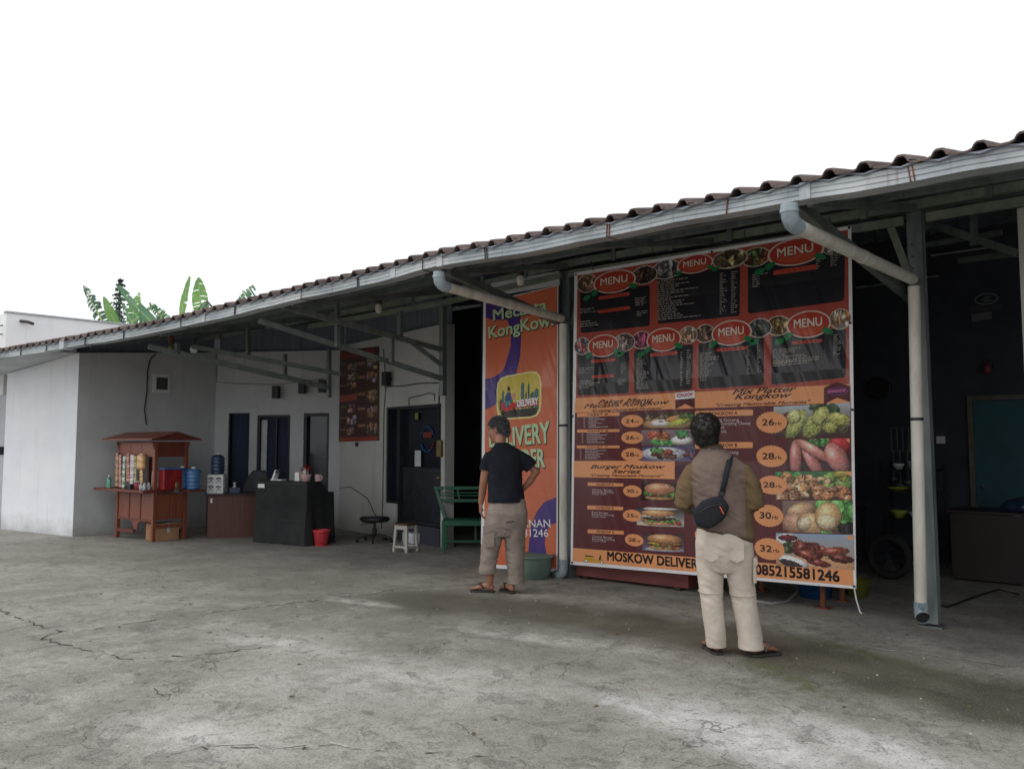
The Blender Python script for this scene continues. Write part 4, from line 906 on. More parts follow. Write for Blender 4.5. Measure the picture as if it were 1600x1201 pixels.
# food pictures
def bunch(seed, n, xr, yr, rr, cols, gr=14, gl=40, asp=1.4):
    rs = np.random.RandomState(seed); out = []
    for i in range(n):
        r = rs.uniform(*rr); out.append((rs.uniform(*xr), rs.uniform(*yr), r, r*asp*rs.uniform(.7, 1.3), rs.uniform(-1.5, 1.5), np.array(cols[rs.randint(len(cols))]) * rs.uniform(.8, 1.2), gr, gl))
    return out
W_ = (235, 230, 226)
pics = {
 'dish1': ([(1.111, 1.762), (1.708, 1.772), (1.705, 1.618), (1.109, 1.619)], lambda: painted(60, 26, ((70, 62, 44), (110, 84, 56)), [(.5, .7, .5, .42, 0, (206, 150, 104), 6, 10), *bunch(1, 14, (.1, .5), (.1, .45), (.04, .09), [(96, 84, 60), (130, 100, 70)]), (.36, .66, .2, .24, 0, (232, 230, 220), 8, 20), (.36, .55, .06, .05, 0, (170, 120, 80), 6, 0), (.62, .38, .2, .18, -.3, (214, 138, 74), 14, 30), (.72, .62, .26, .22, -.4, (186, 190, 70), 14, 20), *bunch(2, 8, (.75, .98), (.1, .4), (.05, .09), [(70, 120, 50), (120, 140, 70)])], 1)),
 'dish2': ([(1.091, 1.601), (1.689, 1.601), (1.686, 1.447), (1.089, 1.447)], lambda: painted(60, 26, ((150, 130, 136), (120, 90, 96)), [*bunch(3, 22, (.2, .55), (.2, .75), (.06, .12), [(196, 110, 66), (168, 84, 56), (214, 140, 90)], 18), *bunch(4, 14, (.25, .7), (.75, .95), (.05, .09), [(80, 160, 80), (110, 190, 100)]), (.78, .68, .2, .3, 0, (236, 232, 224), 8, 20), (.78, .5, .08, .1, 0, (120, 80, 60), 14, 0), *bunch(5, 10, (.7, .9), (.1, .4), (.04, .08), [(80, 170, 90), (60, 130, 70)]), *bunch(6, 6, (.12, .24), (.2, .5), (.05, .08), [(220, 90, 70)])], 2)),
 'dish3': ([(1.1, 1.436), (1.702, 1.444), (1.699, 1.294), (1.098, 1.286)], lambda: painted(60, 26, ((90, 84, 130), (110, 100, 150)), [(.42, .52, .44, .46, .05, (214, 218, 236), 4, 10), (.42, .54, .36, .36, .05, (228, 230, 242), 4, 0), *bunch(7, 12, (.25, .6), (.5, .75), (.07, .12), [(84, 54, 40), (110, 70, 46)], 16), (.5, .32, .2, .16, 0, (236, 232, 230), 6, 10), *bunch(8, 6, (.35, .55), (.28, .42), (.04, .07), [(200, 60, 60), (180, 80, 70)]), *bunch(9, 8, (.2, .4), (.15, .35), (.05, .08), [(90, 150, 80)]), *bunch(10, 8, (.86, 1), (.1, .9), (.05, .1), [(130, 60, 60), (80, 90, 140)])], 3)),
 'burger1': ([(1.084, 1.077), (1.512, 1.079), (1.509, 0.9), (1.082, 0.892)], lambda: painted(46, 26, ((60, 34, 34), (40, 24, 26)), [(.5, .82, .4, .16, 0, (204, 140, 84), 8, 20), (.5, .7, .44, .12, 0, (110, 60, 44), 18, 10), *bunch(11, 18, (.1, .92), (.55, .68), (.05, .09), [(110, 170, 60), (80, 140, 50)]), (.5, .36, .42, .34, 0, (206, 130, 84), 10, 70), *bunch(12, 10, (.25, .75), (.14, .4), (.012, .02), [(236, 220, 180)])], 4)),
 'burger2': ([(1.025, 0.829), (1.574, 0.842), (1.571, 0.654), (1.023, 0.64)], lambda: painted(54, 26, ((50, 36, 40), (220, 214, 208)), [(.5, .92, .6, .14, 0, (214, 196, 176), 6, 10), (.48, .84, .36, .14, 0, (210, 150, 100), 10, 20), (.48, .72, .38, .1, 0, (196, 66, 56), 14, 30), *bunch(13, 14, (.2, .85), (.64, .74), (.04, .07), [(120, 170, 70)]), (.48, .6, .36, .12, 0, (84, 50, 40), 18, 20), (.46, .5, .38, .06, 0, (240, 236, 230), 4, 20), (.46, .34, .36, .2, 0, (222, 150, 92), 10, 60), (.5, .1, .38, .08, 0, (220, 210, 200), 8, 20), *bunch(14, 8, (.75, .95), (.72, .86), (.04, .07), [(190, 60, 50), (110, 160, 70)])], 5)),
 'burger3': ([(1.088, 0.574), (1.57, 0.59), (1.566, 0.412), (1.086, 0.393)], lambda: painted(50, 26, ((80, 40, 46), (120, 100, 130)), [(.55, .9, .5, .12, 0, (190, 190, 206), 6, 10), (.55, .8, .4, .14, 0, (206, 146, 88), 8, 20), (.55, .66, .42, .1, 0, (90, 54, 40), 18, 10), (.52, .58, .4, .07, 0, (240, 190, 60), 8, 20), *bunch(15, 12, (.25, .85), (.72, .8), (.03, .06), [(110, 140, 60), (170, 60, 50)]), (.54, .34, .42, .28, .03, (204, 138, 86), 10, 60)], 6)),
 'dumpling': ([(2.513, 1.794), (3.197, 1.81), (3.189, 1.516), (2.507, 1.514)], lambda: painted(72, 36, ((190, 200, 206), (70, 44, 40)), [(.2, .5, .14, .3, 0, (120, 40, 50), 10, 40), *bunch(16, 12, (.55, .8), (.0, .25), (.06, .1), [(50, 76, 40), (70, 90, 50)]), (.3, .6, .1, .52, .45, (180, 186, 96), 22, 26), (.28, .35, .1, .22, .3, (196, 196, 112), 22, 26), (.55, .6, .12, .54, .5, (174, 178, 84), 24, 26), (.62, .36, .1, .3, .5, (186, 188, 98), 24, 26), (.86, .48, .16, .2, .35, (178, 176, 88), 22, 30), (.76, .72, .12, .16, .2, (160, 158, 76), 22, 20), (.92, .78, .1, .12, 0, (90, 80, 60), 14, 10)], 7)),
 'sausage': ([(2.631, 1.497), (3.184, 1.51), (3.176, 1.233), (2.624, 1.224)], lambda: painted(64, 36, ((90, 60, 60), (70, 40, 44)), [(.86, .2, .2, .3, 0, (190, 36, 46), 8, 40), *bunch(17, 10, (.4, .65), (.02, .2), (.05, .1), [(70, 140, 70), (110, 170, 90)]), (.14, .6, .1, .6, 0, (206, 120, 112), 10, 70), (.42, .72, .1, .55, -.5, (200, 112, 106), 10, 70), (.42, .36, .34, .16, .62, (222, 136, 122), 10, 80), (.8, .6, .16, .5, -.45, (214, 128, 118), 10, 80)], 8)),
 'fried': ([(2.513, 1.212), (3.191, 1.23), (3.19, 0.988), (2.511, 0.965)], lambda: painted(72, 32, ((60, 130, 70), (90, 50, 44)), [*bunch(18, 12, (.0, .3), (.0, .2), (.07, .12), [(60, 140, 70), (90, 170, 90)]), *bunch(40, 10, (.72, 1), (.0, .45), (.08, .14), [(206, 190, 70), (120, 160, 70)]), *bunch(19, 34, (.08, .7), (.2, .75), (.05, .1), [(204, 142, 92), (184, 116, 72), (224, 170, 120)], 26, 30), *bunch(20, 26, (.55, .98), (.6, .95), (.05, .09), [(196, 128, 80), (176, 106, 64)], 26, 30), *bunch(21, 16, (.0, .42), (.78, .98), (.05, .09), [(210, 160, 120), (180, 120, 84)], 24, 30)], 9)),
 'rolls': ([(2.576, 0.955), (3.193, 0.985), (3.188, 0.705), (2.569, 0.68)], lambda: painted(68, 36, ((150, 120, 110), (110, 70, 70)), [*bunch(22, 30, (.55, 1), (.0, .9), (.08, .16), [(80, 170, 70), (110, 196, 90), (60, 140, 60)]), (.28, .3, .22, .24, -.3, (206, 160, 116), 10, 50), (.18, .75, .2, .34, .5, (196, 140, 110), 10, 40), (.4, .74, .2, .36, .7, (214, 164, 112), 10, 50), (.32, .72, .1, .22, .7, (226, 200, 160), 14, 10), (.66, .5, .19, .46, .1, (214, 166, 104), 10, 60), (.64, .66, .14, .24, .1, (230, 206, 160), 16, 10), *bunch(23, 6, (.85, .98), (.78, .95), (.05, .1), [(40, 34, 40)])], 10)),
 'wings': ([(2.507, 0.666), (3.197, 0.699), (3.191, 0.408), (2.503, 0.376)], lambda: painted(72, 36, ((150, 176, 210), (206, 150, 100)), [(.62, .95, .7, .3, .05, (204, 148, 104), 8, 0), (.16, .2, .17, .2, 0, (226, 226, 232), 4, 10), (.16, .14, .13, .1, 0, (110, 30, 40), 6, 20), *bunch(24, 8, (.1, .24), (.35, .5), (.05, .09), [(50, 70, 44), (80, 100, 60)]), (.22, .84, .22, .14, .3, (236, 236, 240), 4, 0), (.2, .92, .16, .1, .3, (60, 50, 54), 6, 0), *bunch(25, 18, (.24, .62), (.25, .7), (.06, .12), [(128, 48, 38), (150, 66, 48), (100, 38, 34)], 16, 90), (.76, .5, .18, .13, -.1, (146, 60, 42), 14, 90), (.56, .85, .16, .1, .2, (124, 46, 36), 14, 90), (.84, .7, .16, .12, .1, (100, 40, 34), 14, 70), (.4, .64, .14, .12, .4, (140, 54, 42), 14, 90)], 11))}
for k_, (q, fn) in pics.items(): PB.emit_picture('food_picture', q, fn(), 4)
# corner ticks right of the pictures
for p in ([(3.149, 1.498), (3.184, 1.504), (3.182, 1.466)], [(3.121, 0.672), (3.188, 0.7), (3.186, 0.647)], [(3.129, 1.219), (3.191, 1.227), (3.19, 1.186)]): PB.emit('corner_mark', [PB.poly(p[::-1], OR)], 5)
# small scooter emblem in the footer
sc0 = (0.468, 0.255, 0.145, 0.05); cx_, cz_, a_, b_ = sc0
sct = PB.emit('scooter_emblem', [PB.poly([(cx_-a_*.9, cz_-b_*.5), (cx_-a_*.75, cz_+b_*.25), (cx_-a_*.1, cz_+b_*.2), (cx_+.1*a_, cz_-b_*.25), (cx_+a_*.45, cz_-b_*.3), (cx_+a_*.6, cz_+b_*.6), (cx_+a_*.75, cz_+b_*.5), (cx_+a_*.85, cz_-b_*.55), (cx_-a_*.4, cz_-b_*.7)][::-1], rgb(206, 160, 40))], 3.4)
PB.emit('emblem_body', [PB.poly([(cx_-a_*.8, cz_+b_*.3), (cx_, cz_+b_*.3), (cx_+a_*.05, cz_+b_*.5), (cx_-a_*.7, cz_+b_*.55)][::-1], rgb(40, 34, 30)), PB.poly([(cx_+a_*.5, cz_-b_*.1), (cx_+a_*.62, cz_+b_*.85), (cx_+a_*.72, cz_+b_*.8), (cx_+a_*.66, cz_-b_*.2)][::-1], rgb(40, 34, 30))], 4, sct)
for wx in (-.62, .78): PB.emit('emblem_wheel', [PB.ell((cx_ + a_*wx, cz_ - b_*.62, b_*.36, b_*.36), rgb(40, 40, 60), 16), ], 4.2, sct); PB.emit('emblem_wheel', [PB.ell((cx_ + a_*wx, cz_ - b_*.62, b_*.26, b_*.26), WH, 16)], 4.8, sct)
# eyelets and ties
for q in ((0.262, 3.317), (3.232, 3.31), (3.185, 0.271), (0.186, 0.186), (1.922, 3.311), (3.213, 1.748), (0.206, 1.764), (3.218, 2.488)):
    obj('eyelet', MB().tube([bfn(q[0], q[1], .004), bfn(q[0], q[1], .007)], .012, 10), M['dark_metal'], ban)
for q0, q1 in (((0.498, 3.326), (0.499, 3.41)), ((1.27, 3.342), (1.271, 3.428)), ((2.276, 3.328), (2.278, 3.432)), ((3.072, 3.322), (3.074, 3.407))):
    a = Vector(bfn(q0[0], q0[1], .004)); b = Vector((q1[0] - 1.65, -.07, q1[1] - .15 + .02)); obj('tie_string', MB().tube([a, b], .004, 5), M['cable'], ban)
a = Vector(bfn(*(3.185, 0.266), .004)); obj('tie_string', MB().tube([a, a + Vector((.02, -.02, -.09)), a + Vector((.06, -.05, -.19)), a + Vector((.075, -.05, -.20))], .006, 5), M['paper'], ban)

# ---------------- small delivery banner
SB = thing('delivery_banner', 'narrow orange DELIVERY banner with purple swirls hanging left of the downpipe', 'banner', (-.65, -.02, 0))
def sfn(a, z, d):
    u = (a + 1.25) / 1.2
    return (a + .65 , -.02 - d, z)
PS = Print(sfn, SB, VIN)
sh_ = PS.emit('sheet', [dense([(-1.179, 3.178), (-0.003, 3.237), (-0.029, 0.062), (-1.211, -0.006)], 10, 30, WH)], 0)
sh_.modifiers.new('thickness', 'SOLIDIFY').thickness = .002; sh_.modifiers['thickness'].offset = -1
SOR = rgb(208, 110, 76)
PS.emit('orange_ground', [dense([(-1.135, 3.165), (-0.012, 3.231), (-0.047, 0.095), (-1.157, 0.045)], 10, 24, SOR)], 1)
# purple swirl: comes from the top, runs down and sweeps to the left edge
for sw_ in [PS.poly([(-1.135, 3.157), (-0.724, 3.178), (-0.724, 2.995), (-0.796, 2.926), (-1.038, 2.951), (-1.135, 2.992)][::-1], PUR),
    PS.poly([(-0.911, 3.054), (-0.582, 3.07), (-0.562, 2.902), (-0.562, 2.639), (-0.583, 2.453), (-0.643, 2.27), (-0.827, 2.356), (-0.765, 2.504), (-0.724, 2.615), (-0.724, 2.767), (-0.765, 2.9)][::-1], PUR),
    PS.poly([(-0.643, 2.27), (-0.724, 2.124), (-0.878, 2.002), (-0.983, 1.922), (-1.142, 1.873), (-1.143, 2.244), (-1.015, 2.253), (-0.899, 2.3), (-0.827, 2.356)][::-1], PUR),
    PS.poly([(-0.043, 0.878), (-0.044, 0.597), (-0.127, 0.564), (-0.192, 0.475), (-0.211, 0.36), (-0.184, 0.236), (-0.129, 0.1), (-0.468, 0.081), (-0.448, 0.327), (-0.409, 0.545), (-0.332, 0.694), (-0.219, 0.813)], PUR)]: PS.emit('swirl', [sw_], 2)
MINT = rgb(190, 214, 170)
def st(txt, p0, p1, h, c=MINT, bold=.03, shear=0, arch=0, sh=True, layer=4):
    if sh: PS.emit('lettering_edge', [PS.text(txt, (p0[0] + .008, p0[1] - .010), (p1[0] + .008, p1[1] - .010), h, rgb(44, 40, 40), bold + .022, shear, arch)], layer - .8)
    return PS.emit('lettering', [PS.text(txt, p0, p1, h, c, bold, shear, arch)], layer)
st('Mecasta', (-1.006, 2.94), (-0.172, 2.972), .13); st('KongKow.', (-1.08, 2.729), (-0.07, 2.794), .14)
st('DELIVERY', (-1.066, 1.427), (-0.132, 1.479), .20, arch=.25); st('ORDER', (-0.826, 1.188), (-0.208, 1.206), .20)
st('PEMESANAN', (-0.949, 0.488), (-0.127, 0.543), .085, WH, .012, sh=False); st('085215581246', (-1.074, 0.375), (-0.155, 0.435), .085, WH, .012, sh=False)
q = [(-0.952, 2.249), (-0.251, 2.306), (-0.253, 1.761), (-0.951, 1.746)]
em = PS.emit('round_emblem', [PS.rrect(q, rgb(236, 226, 160), .3)], 4)
qi = [along(q, .03, .03), along(q, .97, .03), along(q, .97, .97), along(q, .03, .97)]
PS.emit('emblem_sky', [PS.rrect(qi, rgb(214, 190, 76), .29)], 4.6, em)
PS.emit('emblem_road', [PS.poly([along(qi, .06, .82), along(qi, .98, .80), along(qi, .92, .95), along(qi, .8, .995), along(qi, .2, .995), along(qi, .1, .94)][::-1], rgb(52, 48, 46))], 5.2, em)
sk = []
for u0, u1, v0, c in ((.04, .1, .5, 0), (.1, .16, .3, 1), (.17, .24, .42, 0), (.3, .36, .5, 1), (.45, .52, .55, 0), (.56, .64, .18, 1), (.66, .7, .4, 0), (.72, .76, .22, 1), (.78, .86, .42, 0), (.87, .97, .36, 1)):
    sk.append(PS.poly([along(qi, u0, .8), along(qi, u1, .8), along(qi, u1, v0 + .06), along(qi, (u0+u1)/2, v0), along(qi, u0, v0 + .08)], rgb(60, 110, 110) if c else rgb(44, 84, 76)))
PS.emit('emblem_skyline', sk, 5.2, em)
PS.emit('emblem_label', [PS.poly([along(qi, .47, .63), along(qi, .97, .60), along(qi, .97, .76), along(qi, .47, .78)][::-1], rgb(176, 44, 48))], 5.8, em)
PS.emit('lettering', [PS.text('DELIVERY', along(qi, .48, .75), along(qi, .96, .73), .075, WH, .05)], 6.4, em)
ridr = [PS.ell((*along(qi, .27, .30), .022, .03), rgb(40, 34, 34), 12), PS.poly([along(qi, .22, .38), along(qi, .31, .38), along(qi, .33, .56), along(qi, .22, .58)][::-1], rgb(44, 70, 150)), PS.poly([along(qi, .2, .56), along(qi, .32, .56), along(qi, .26, .74), along(qi, .17, .72)][::-1], rgb(70, 130, 150)),
        PS.poly([along(qi, .34, .42), along(qi, .44, .42), along(qi, .44, .58), along(qi, .34, .58)][::-1], rgb(196, 150, 100)), PS.poly([along(qi, .08, .62), along(qi, .16, .60), along(qi, .2, .76), along(qi, .36, .62), along(qi, .45, .66), along(qi, .44, .78), along(qi, .2, .84), along(qi, .1, .8)][::-1], rgb(200, 44, 48)),
        PS.ell((*along(qi, .12, .86), .028, .03), rgb(30, 30, 30), 14), PS.ell((*along(qi, .40, .84), .028, .03), rgb(30, 30, 30), 14)]
PS.emit('emblem_rider', ridr, 6.4, em)
obj('header_board', MB().box(((-1.06, 3.422)[0] + .65, -.01, 3.24), ((-0.002, 3.281)[0] + .65, .01, 3.40)), M['soffit'], SB)

# ---------------- old poster on the white wall
po = thing('wall_poster', 'dark brown menu poster of food pictures high on the white wall', 'poster', (A.x, A.y, 0), math.atan2(1.0 - 1.57, -3.25 + 6.29))
PP = Print(lambda a, z, d: (a, -.012 - d, z), po, attr_mat('poster_paper', .45))
p0, p1, p2, p3 = (-0.075, 3.122), (1.444, 3.058), (1.482, 1.522), (-0.019, 1.506)
pq = [p0, p1, p2, p3]; pk = rgb(74, 48, 44)
PP.emit('sheet', [PP.poly([p0, p1, p2, p3][::-1], pk)], 0)
PP.emit('footer_band', [PP.poly([along(pq, .02, .955), along(pq, .98, .955), along(pq, .98, .995), along(pq, .02, .995)][::-1], rgb(150, 66, 50))], 1)
PP.emit('heading_band', [PP.poly([along(pq, .03, .50), along(pq, .48, .48), along(pq, .48, .555), along(pq, .03, .57)][::-1], rgb(150, 72, 54)), PP.poly([along(pq, .03, .03), along(pq, .9, .01), along(pq, .9, .08), along(pq, .03, .10)][::-1], rgb(120, 52, 44))], 1)
for i, (u, v, w, h) in enumerate(((.22, .14, .26, .09), (.22, .25, .26, .09), (.22, .36, .26, .09), (.22, .60, .2, .09), (.22, .72, .24, .1), (.22, .85, .2, .08), (.72, .12, .26, .12), (.72, .26, .26, .12), (.72, .46, .26, .13), (.72, .62, .26, .13), (.72, .8, .26, .14))):
    qq = [along(pq, u, v), along(pq, u + w, v), along(pq, u + w, v + h), along(pq, u, v + h)]
    PP.emit_picture('food_picture', qq, painted(16, 10, ((70, 50, 50), (90, 60, 50)), bunch(60 + i, 14, (.1, .9), (.1, .9), (.1, .25), [(170, 120, 90), (150, 80, 60), (110, 120, 80), (140, 120, 150)]), i), 1)
for i, v in enumerate((.14, .26, .38, .61, .73, .86)):
    PP.emit('title_bar', [PP.poly([along(pq, .05, v), along(pq, .2, v), along(pq, .2, v + .02), along(pq, .05, v + .02)][::-1], rgb(120, 96, 88))], 1)
for i, v in enumerate((.15, .3, .48, .64, .82)):
    PP.emit('title_bar', [PP.poly([along(pq, .5, v), along(pq, .68, v), along(pq, .68, v + .03), along(pq, .5, v + .03)][::-1], rgb(150, 110, 80))], 1)

# glass door stickers and the round light sign
dl = thing('round_light_sign', 'round blue and red ring light sign behind the dark glass door', 'sign', (A.x, A.y, 0), po.rotation_euler.z)
def glow(nm, c, e):
    t = NT(nm); t.col(c); t.rough(.4); t.b.inputs['Emission Color'].default_value = c; t.b.inputs['Emission Strength'].default_value = e; return t.m
gb, gr_ = glow('blue_tube', rgb(30, 70, 120), .05), glow('red_tube', rgb(110, 36, 34), .04)
s, z = (2.83, 1.536)
for a0, a1, m_ in ((20, 160, gb), (200, 300, gb), (305, 345, gr_)):
    obj('light_tube', MB().tube([(s + .185*math.cos(R(t)), .085, z + .185*math.sin(R(t))) for t in np.linspace(a0, a1, 14)], .012, 6), m_, dl, smooth=True)
obj('light_bar', MB().box((s - .12, .08, z + .02), (s + .12, .09, z + .11)), gr_, dl, bevel=.01)
for q, w, h, m_, lab in (((2.004, 1.861), .06, .015, 'paper', 'small white sticker on the dark side window'), ((2.541, 1.887), .05, .05, 'yellow_plastic', 'small square yellow sticker near the top of the glass door'), ((2.59, 1.248), .09, .12, 'soffit', 'grey paper notice on the lower part of the glass door')):
    o = obj('sticker', MB().box((-w, -.003, -h), (w, 0, h)), M[m_]); p = MA @ Vector((q[0], .066 if w != .06 else .068, q[1])); tag(o, lab, 'sticker', loc=tuple(p)); o.rotation_euler.z = po.rotation_euler.z

# ================================================================== PORCH FURNITURE
# ---- food cart
CL, CC = Vector((-7.67, -1.62)), Vector((-6.65, -1.53))
ct = thing('food_cart', 'reddish wooden food cart with gabled roof and hanging snack sachets', 'food cart', (CC.x, CC.y, 0), math.atan2(CC.y - CL.y, CC.x - CL.x))
W_c, D_c = 1.06, .50
for lx, ly in ((-W_c, 0), (0, 0), (0, D_c), (-W_c, D_c)):
    obj('corner_post', MB().box((lx - .028, ly - .028, 0), (lx + .028, ly + .028, 1.50)), M['red_wood'], ct, bevel=.004)
for i in range(3):
    a = -W_c + .03 + i*(W_c - .06)/3
    obj('front_board', MB().box((a + .004, -.012, .32), (a + (W_c - .06)/3 - .004, .008, .70)), M['red_wood'], ct, bevel=.004)
    obj('batten', MB().box((a + (W_c-.06)/3 - .012, -.022, .32), (a + (W_c-.06)/3 + .012, -.0125, .70)), M['red_wood_dark'], ct)
for i in range(2):
    a = .03 + i*.22; obj('side_board', MB().box((-.01, a + .003, .32), (.012, a + .217, .70)), M['red_wood'], ct, bevel=.004)
obj('back_board', MB().box((-W_c + .03, D_c - .01, .32), (-.03, D_c + .01, .70)), M['red_wood_dark'], ct)
for z0 in (.29, .70): obj('rail', MB().box((-W_c, -.016, z0), (0, .016, z0 + .035)), M['red_wood_dark'], ct)
mb = MB(); mb.prism([(-.64, .29), (-.58, .25), (-.53, .15), (-.49, .17), (-.45, .15), (-.42, .25), (-.36, .29)], lambda a, b, d: (a, -.018 + d, b), .02); obj('apron_ornament', mb, M['red_wood'], ct)
obj('counter_board', MB().box((-1.47, -.20, .735), (.03, .30, .775)), M['red_wood_dark'], ct, bevel=.004)
obj('rear_shelf', MB().box((.03, D_c - .12, .735), (.32, D_c + .16, .765)), M['red_wood_dark'], ct, bevel=.004)
for ly, lz in ((0, .10), (D_c, .10)): obj('stretcher', MB().box((-W_c + .03, ly - .02, lz), (-.55 if ly == 0 else -.03, ly + .02, lz + .05)), M['red_wood_dark'], ct)
obj('stretcher', MB().box((-.02, .03, .20), (.02, D_c - .03, .25)), M['red_wood'], ct)
# canopy: carved boards and a small gabled roof
for i in range(3):
    a = -W_c + .03 + i*(W_c - .06)/3; obj('canopy_board', MB().box((a + .003, -.02, 1.27), (a + (W_c - .06)/3 - .003, .002, 1.49)), M['red_wood'], ct, bevel=.004)
mb = MB(); mb.prism([(.0, 1.27), (D_c, 1.27), (D_c + .06, 1.5), (-.06, 1.5)], lambda a, b, d: (d - .012, a, b), .026); obj('gable_side_board', mb, M['red_wood_dark'], ct, bevel=.003)
mb = MB(); mb.prism([(.0, 1.27), (D_c, 1.27), (D_c + .06, 1.5), (-.06, 1.5)], lambda a, b, d: (-W_c - d + .012, a, b), .026); obj('gable_side_board', mb, M['red_wood_dark'], ct, bevel=.003)
for s_, y_ in ((1, -.16), (-1, D_c + .16)):
    mid = D_c / 2; th = math.atan2(.10, mid + .16)
    p = [(-1.34, y_, 1.525), (.16, y_, 1.525), (.16, mid - .0015*s_, 1.635), (-1.34, mid - .0015*s_, 1.635)]
    mb = MB(); mb.add(p + [(a, b, c + .022) for a, b, c in p], [(0,1,2,3), (7,6,5,4)] + [(i, (i+1) % 4, (i+1) % 4 + 4, i+4) for i in range(4)]); obj('roof_panel', mb, M['red_wood'], ct)
mb = MB(); mb.prism([(-.1, 1.53), (D_c/2, 1.625), (D_c + .1, 1.53)], lambda a, b, d: (.10 + d, a, b), .02); obj('gable', mb, M['red_wood_dark'], ct)
ctM = Matrix.Translation((CC.x, CC.y, 0)) @ Matrix.Rotation(ct.rotation_euler.z, 4, 'Z')
def on_cart(o, p): o.location = ctM @ Vector(p); o.rotation_euler.z = ct.rotation_euler.z; return o
def sachet_mat(nm, a, b, c):
    t = NT(nm); wv = t.n('ShaderNodeTexWave', wave_type='BANDS', bands_direction='Z', Scale=2.9, Distortion=2.5, Detail=2.0); t.l(t.pos(), wv.inputs['Vector'])
    f = t.noise(42, 3, .6); g = t.noise(75, 2, .5)
    k = t.mix(t.ramp(wv.outputs['Fac'], .45, .55), a, b); k = t.mix(t.ramp(f, .56, .60), k, c); k = t.mix(t.ramp(g, .60, .64), k, rgb(232, 228, 220))
    t.col(k); t.rough(.25); return t.m
sm = [('gold brown', (150, 116, 60), (190, 156, 90), (96, 60, 40)), ('dusty pink', (170, 100, 110), (204, 140, 140), (110, 60, 70)), ('green and white', (120, 160, 110), (214, 220, 206), (60, 110, 70)), ('red brown', (170, 96, 76), (206, 140, 112), (96, 50, 44)),
      ('pale lilac', (196, 176, 190), (220, 206, 210), (120, 90, 110)), ('olive', (130, 130, 66), (176, 170, 96), (70, 74, 40)), ('orange tan', (206, 150, 84), (226, 180, 110), (150, 90, 50))]
for i, (nm, a, b, c) in enumerate(sm):
    mb = MB(); n_ = 9; w = (.085, .09, .085, .09, .12, .07, .085)[i]; L = (.52, .51, .50, .44, .47, .42, .47)[i]; rr = []
    for k in range(n_*3 + 1):
        zz = -L*k/(n_*3); bul = .012*abs(math.sin(k*math.pi/3)); rr.append([(-w*.5*(.92 if k % 3 == 0 else 1), -bul*.3, zz), (-w*.2, -bul - .003, zz), (w*.2, -bul - .002, zz), (w*.5*(.92 if k % 3 == 0 else 1), -bul*.3, zz)])
    mb.grid(rr); mb.grid([[(x, .008 - y*.6, z) for x, y, z in r] for r in rr])
    o = obj('sachet_strip', mb, sachet_mat('sachet_' + nm.replace(' ', '_'), rgb(*a), rgb(*b), rgb(*c)), smooth=True); on_cart(o, (-1.04 + i*.118 + (.02 if i == 6 else 0), -.06 - .012*(i % 2), 1.32 - .02*(i % 3)))
    tag(o, f'{nm} strip of snack sachets hanging from the food cart', 'snack strip', 'snack sachet strips on the food cart'); o.rotation_euler.y = random.uniform(-.09, .09)
o = obj('snack_packet', MB().box((-.09, -.03, -.11), (.09, .03, .11)), bpy.data.materials['sachet_orange_tan'], bevel=.02); on_cart(o, (-.30, -.06, 1.19)); tag(o, 'puffed yellow snack packet hanging right of the sachet strips', 'snack packet')
# things on the cart counter
def bottle(lab, p, r, h, mat, cap, cat='bottle', nm='bottle', group=None):
    t = thing(nm, lab, cat, ctM @ Vector(p) if group != 'abs' else p, 0, None if group == 'abs' else group)
    obj('body', MB().lathe([(r*.9, 0), (r, .01), (r, h*.6), (r*.8, h*.72), (r*.4, h*.84), (r*.4, h*.9)], n=14), M[mat], t, smooth=True, angle=50)
    obj('cap', MB().lathe([(r*.46, h*.9), (r*.46, h), (0, h)], n=12), M[cap], t, smooth=True, angle=40); return t
M['bottle_green'] = pm('bottle_green', rgb(60, 150, 120), rgb(120, 190, 160), 30, .2); M['cola'] = pm('cola', rgb(60, 20, 26), rgb(176, 40, 56), 40, .25); M['jar_glass'] = pm('jar_glass', rgb(150, 160, 164), rgb(190, 196, 196), 20, .15)
bottle('green bottle at the left end of the cart counter', (-1.22, -.08, .776), .035, .20, 'bottle_green', 'white_plastic')
bottle('short green bottle next to the leftmost sachets on the cart', (-1.13, -.12, .776), .028, .15, 'bottle_green', 'dark_metal')
for i, (x_, y_, w_) in enumerate(((-.33, -.12, 'leftmost'), (-.27, -.13, 'second from left'), (-.22, -.12, 'rightmost'), (-.30, -.06, 'rear'))): bottle(f'small red drink bottle on the cart counter, {w_} of its cluster', (x_, y_, .776), .024, .13, 'cola', 'white_plastic', 'bottle', 'drink_bottle', 'small red bottles on the cart')
for i, (x_, y_, w_) in enumerate(((-.13, -.14, 'leftmost'), (-.07, -.12, 'rightmost'), (-.08, -.05, 'rear'))): bottle(f'small clear condiment jar at the corner of the cart counter, {w_} of three', (x_, y_, .776), .028, .11, 'jar_glass', 'soffit', 'jar', 'condiment_jar', 'clear jars on the cart')
o = obj('napkin_box', MB().box((-.05, -.04, 0), (.05, .04, .08)), M['dark_metal'], bevel=.004); on_cart(o, (-.44, -.13, .776)); tag(o, 'dark square napkin box on the cart counter left of the red bottles', 'box')
t = thing('drink_cooler', 'red drink cooler box with pale front on the cart', 'cooler', ctM @ Vector((-.02, .20, .776)), ct.rotation_euler.z)
obj('body', MB().box((-.16, -.14, 0), (.17, .16, .30)), M['red_plastic'] if False else pm('cooler_red', rgb(120, 24, 30), rgb(150, 36, 40), 6, .4), t, bevel=.012)
obj('front_panel', MB().box((-.16, -.152, .03), (.02, -.141, .28)), M['soffit'], t, bevel=.004); obj('lid', MB().box((-.165, -.15, .301), (.175, .165, .33)), M['jug_blue'], t, bevel=.01)
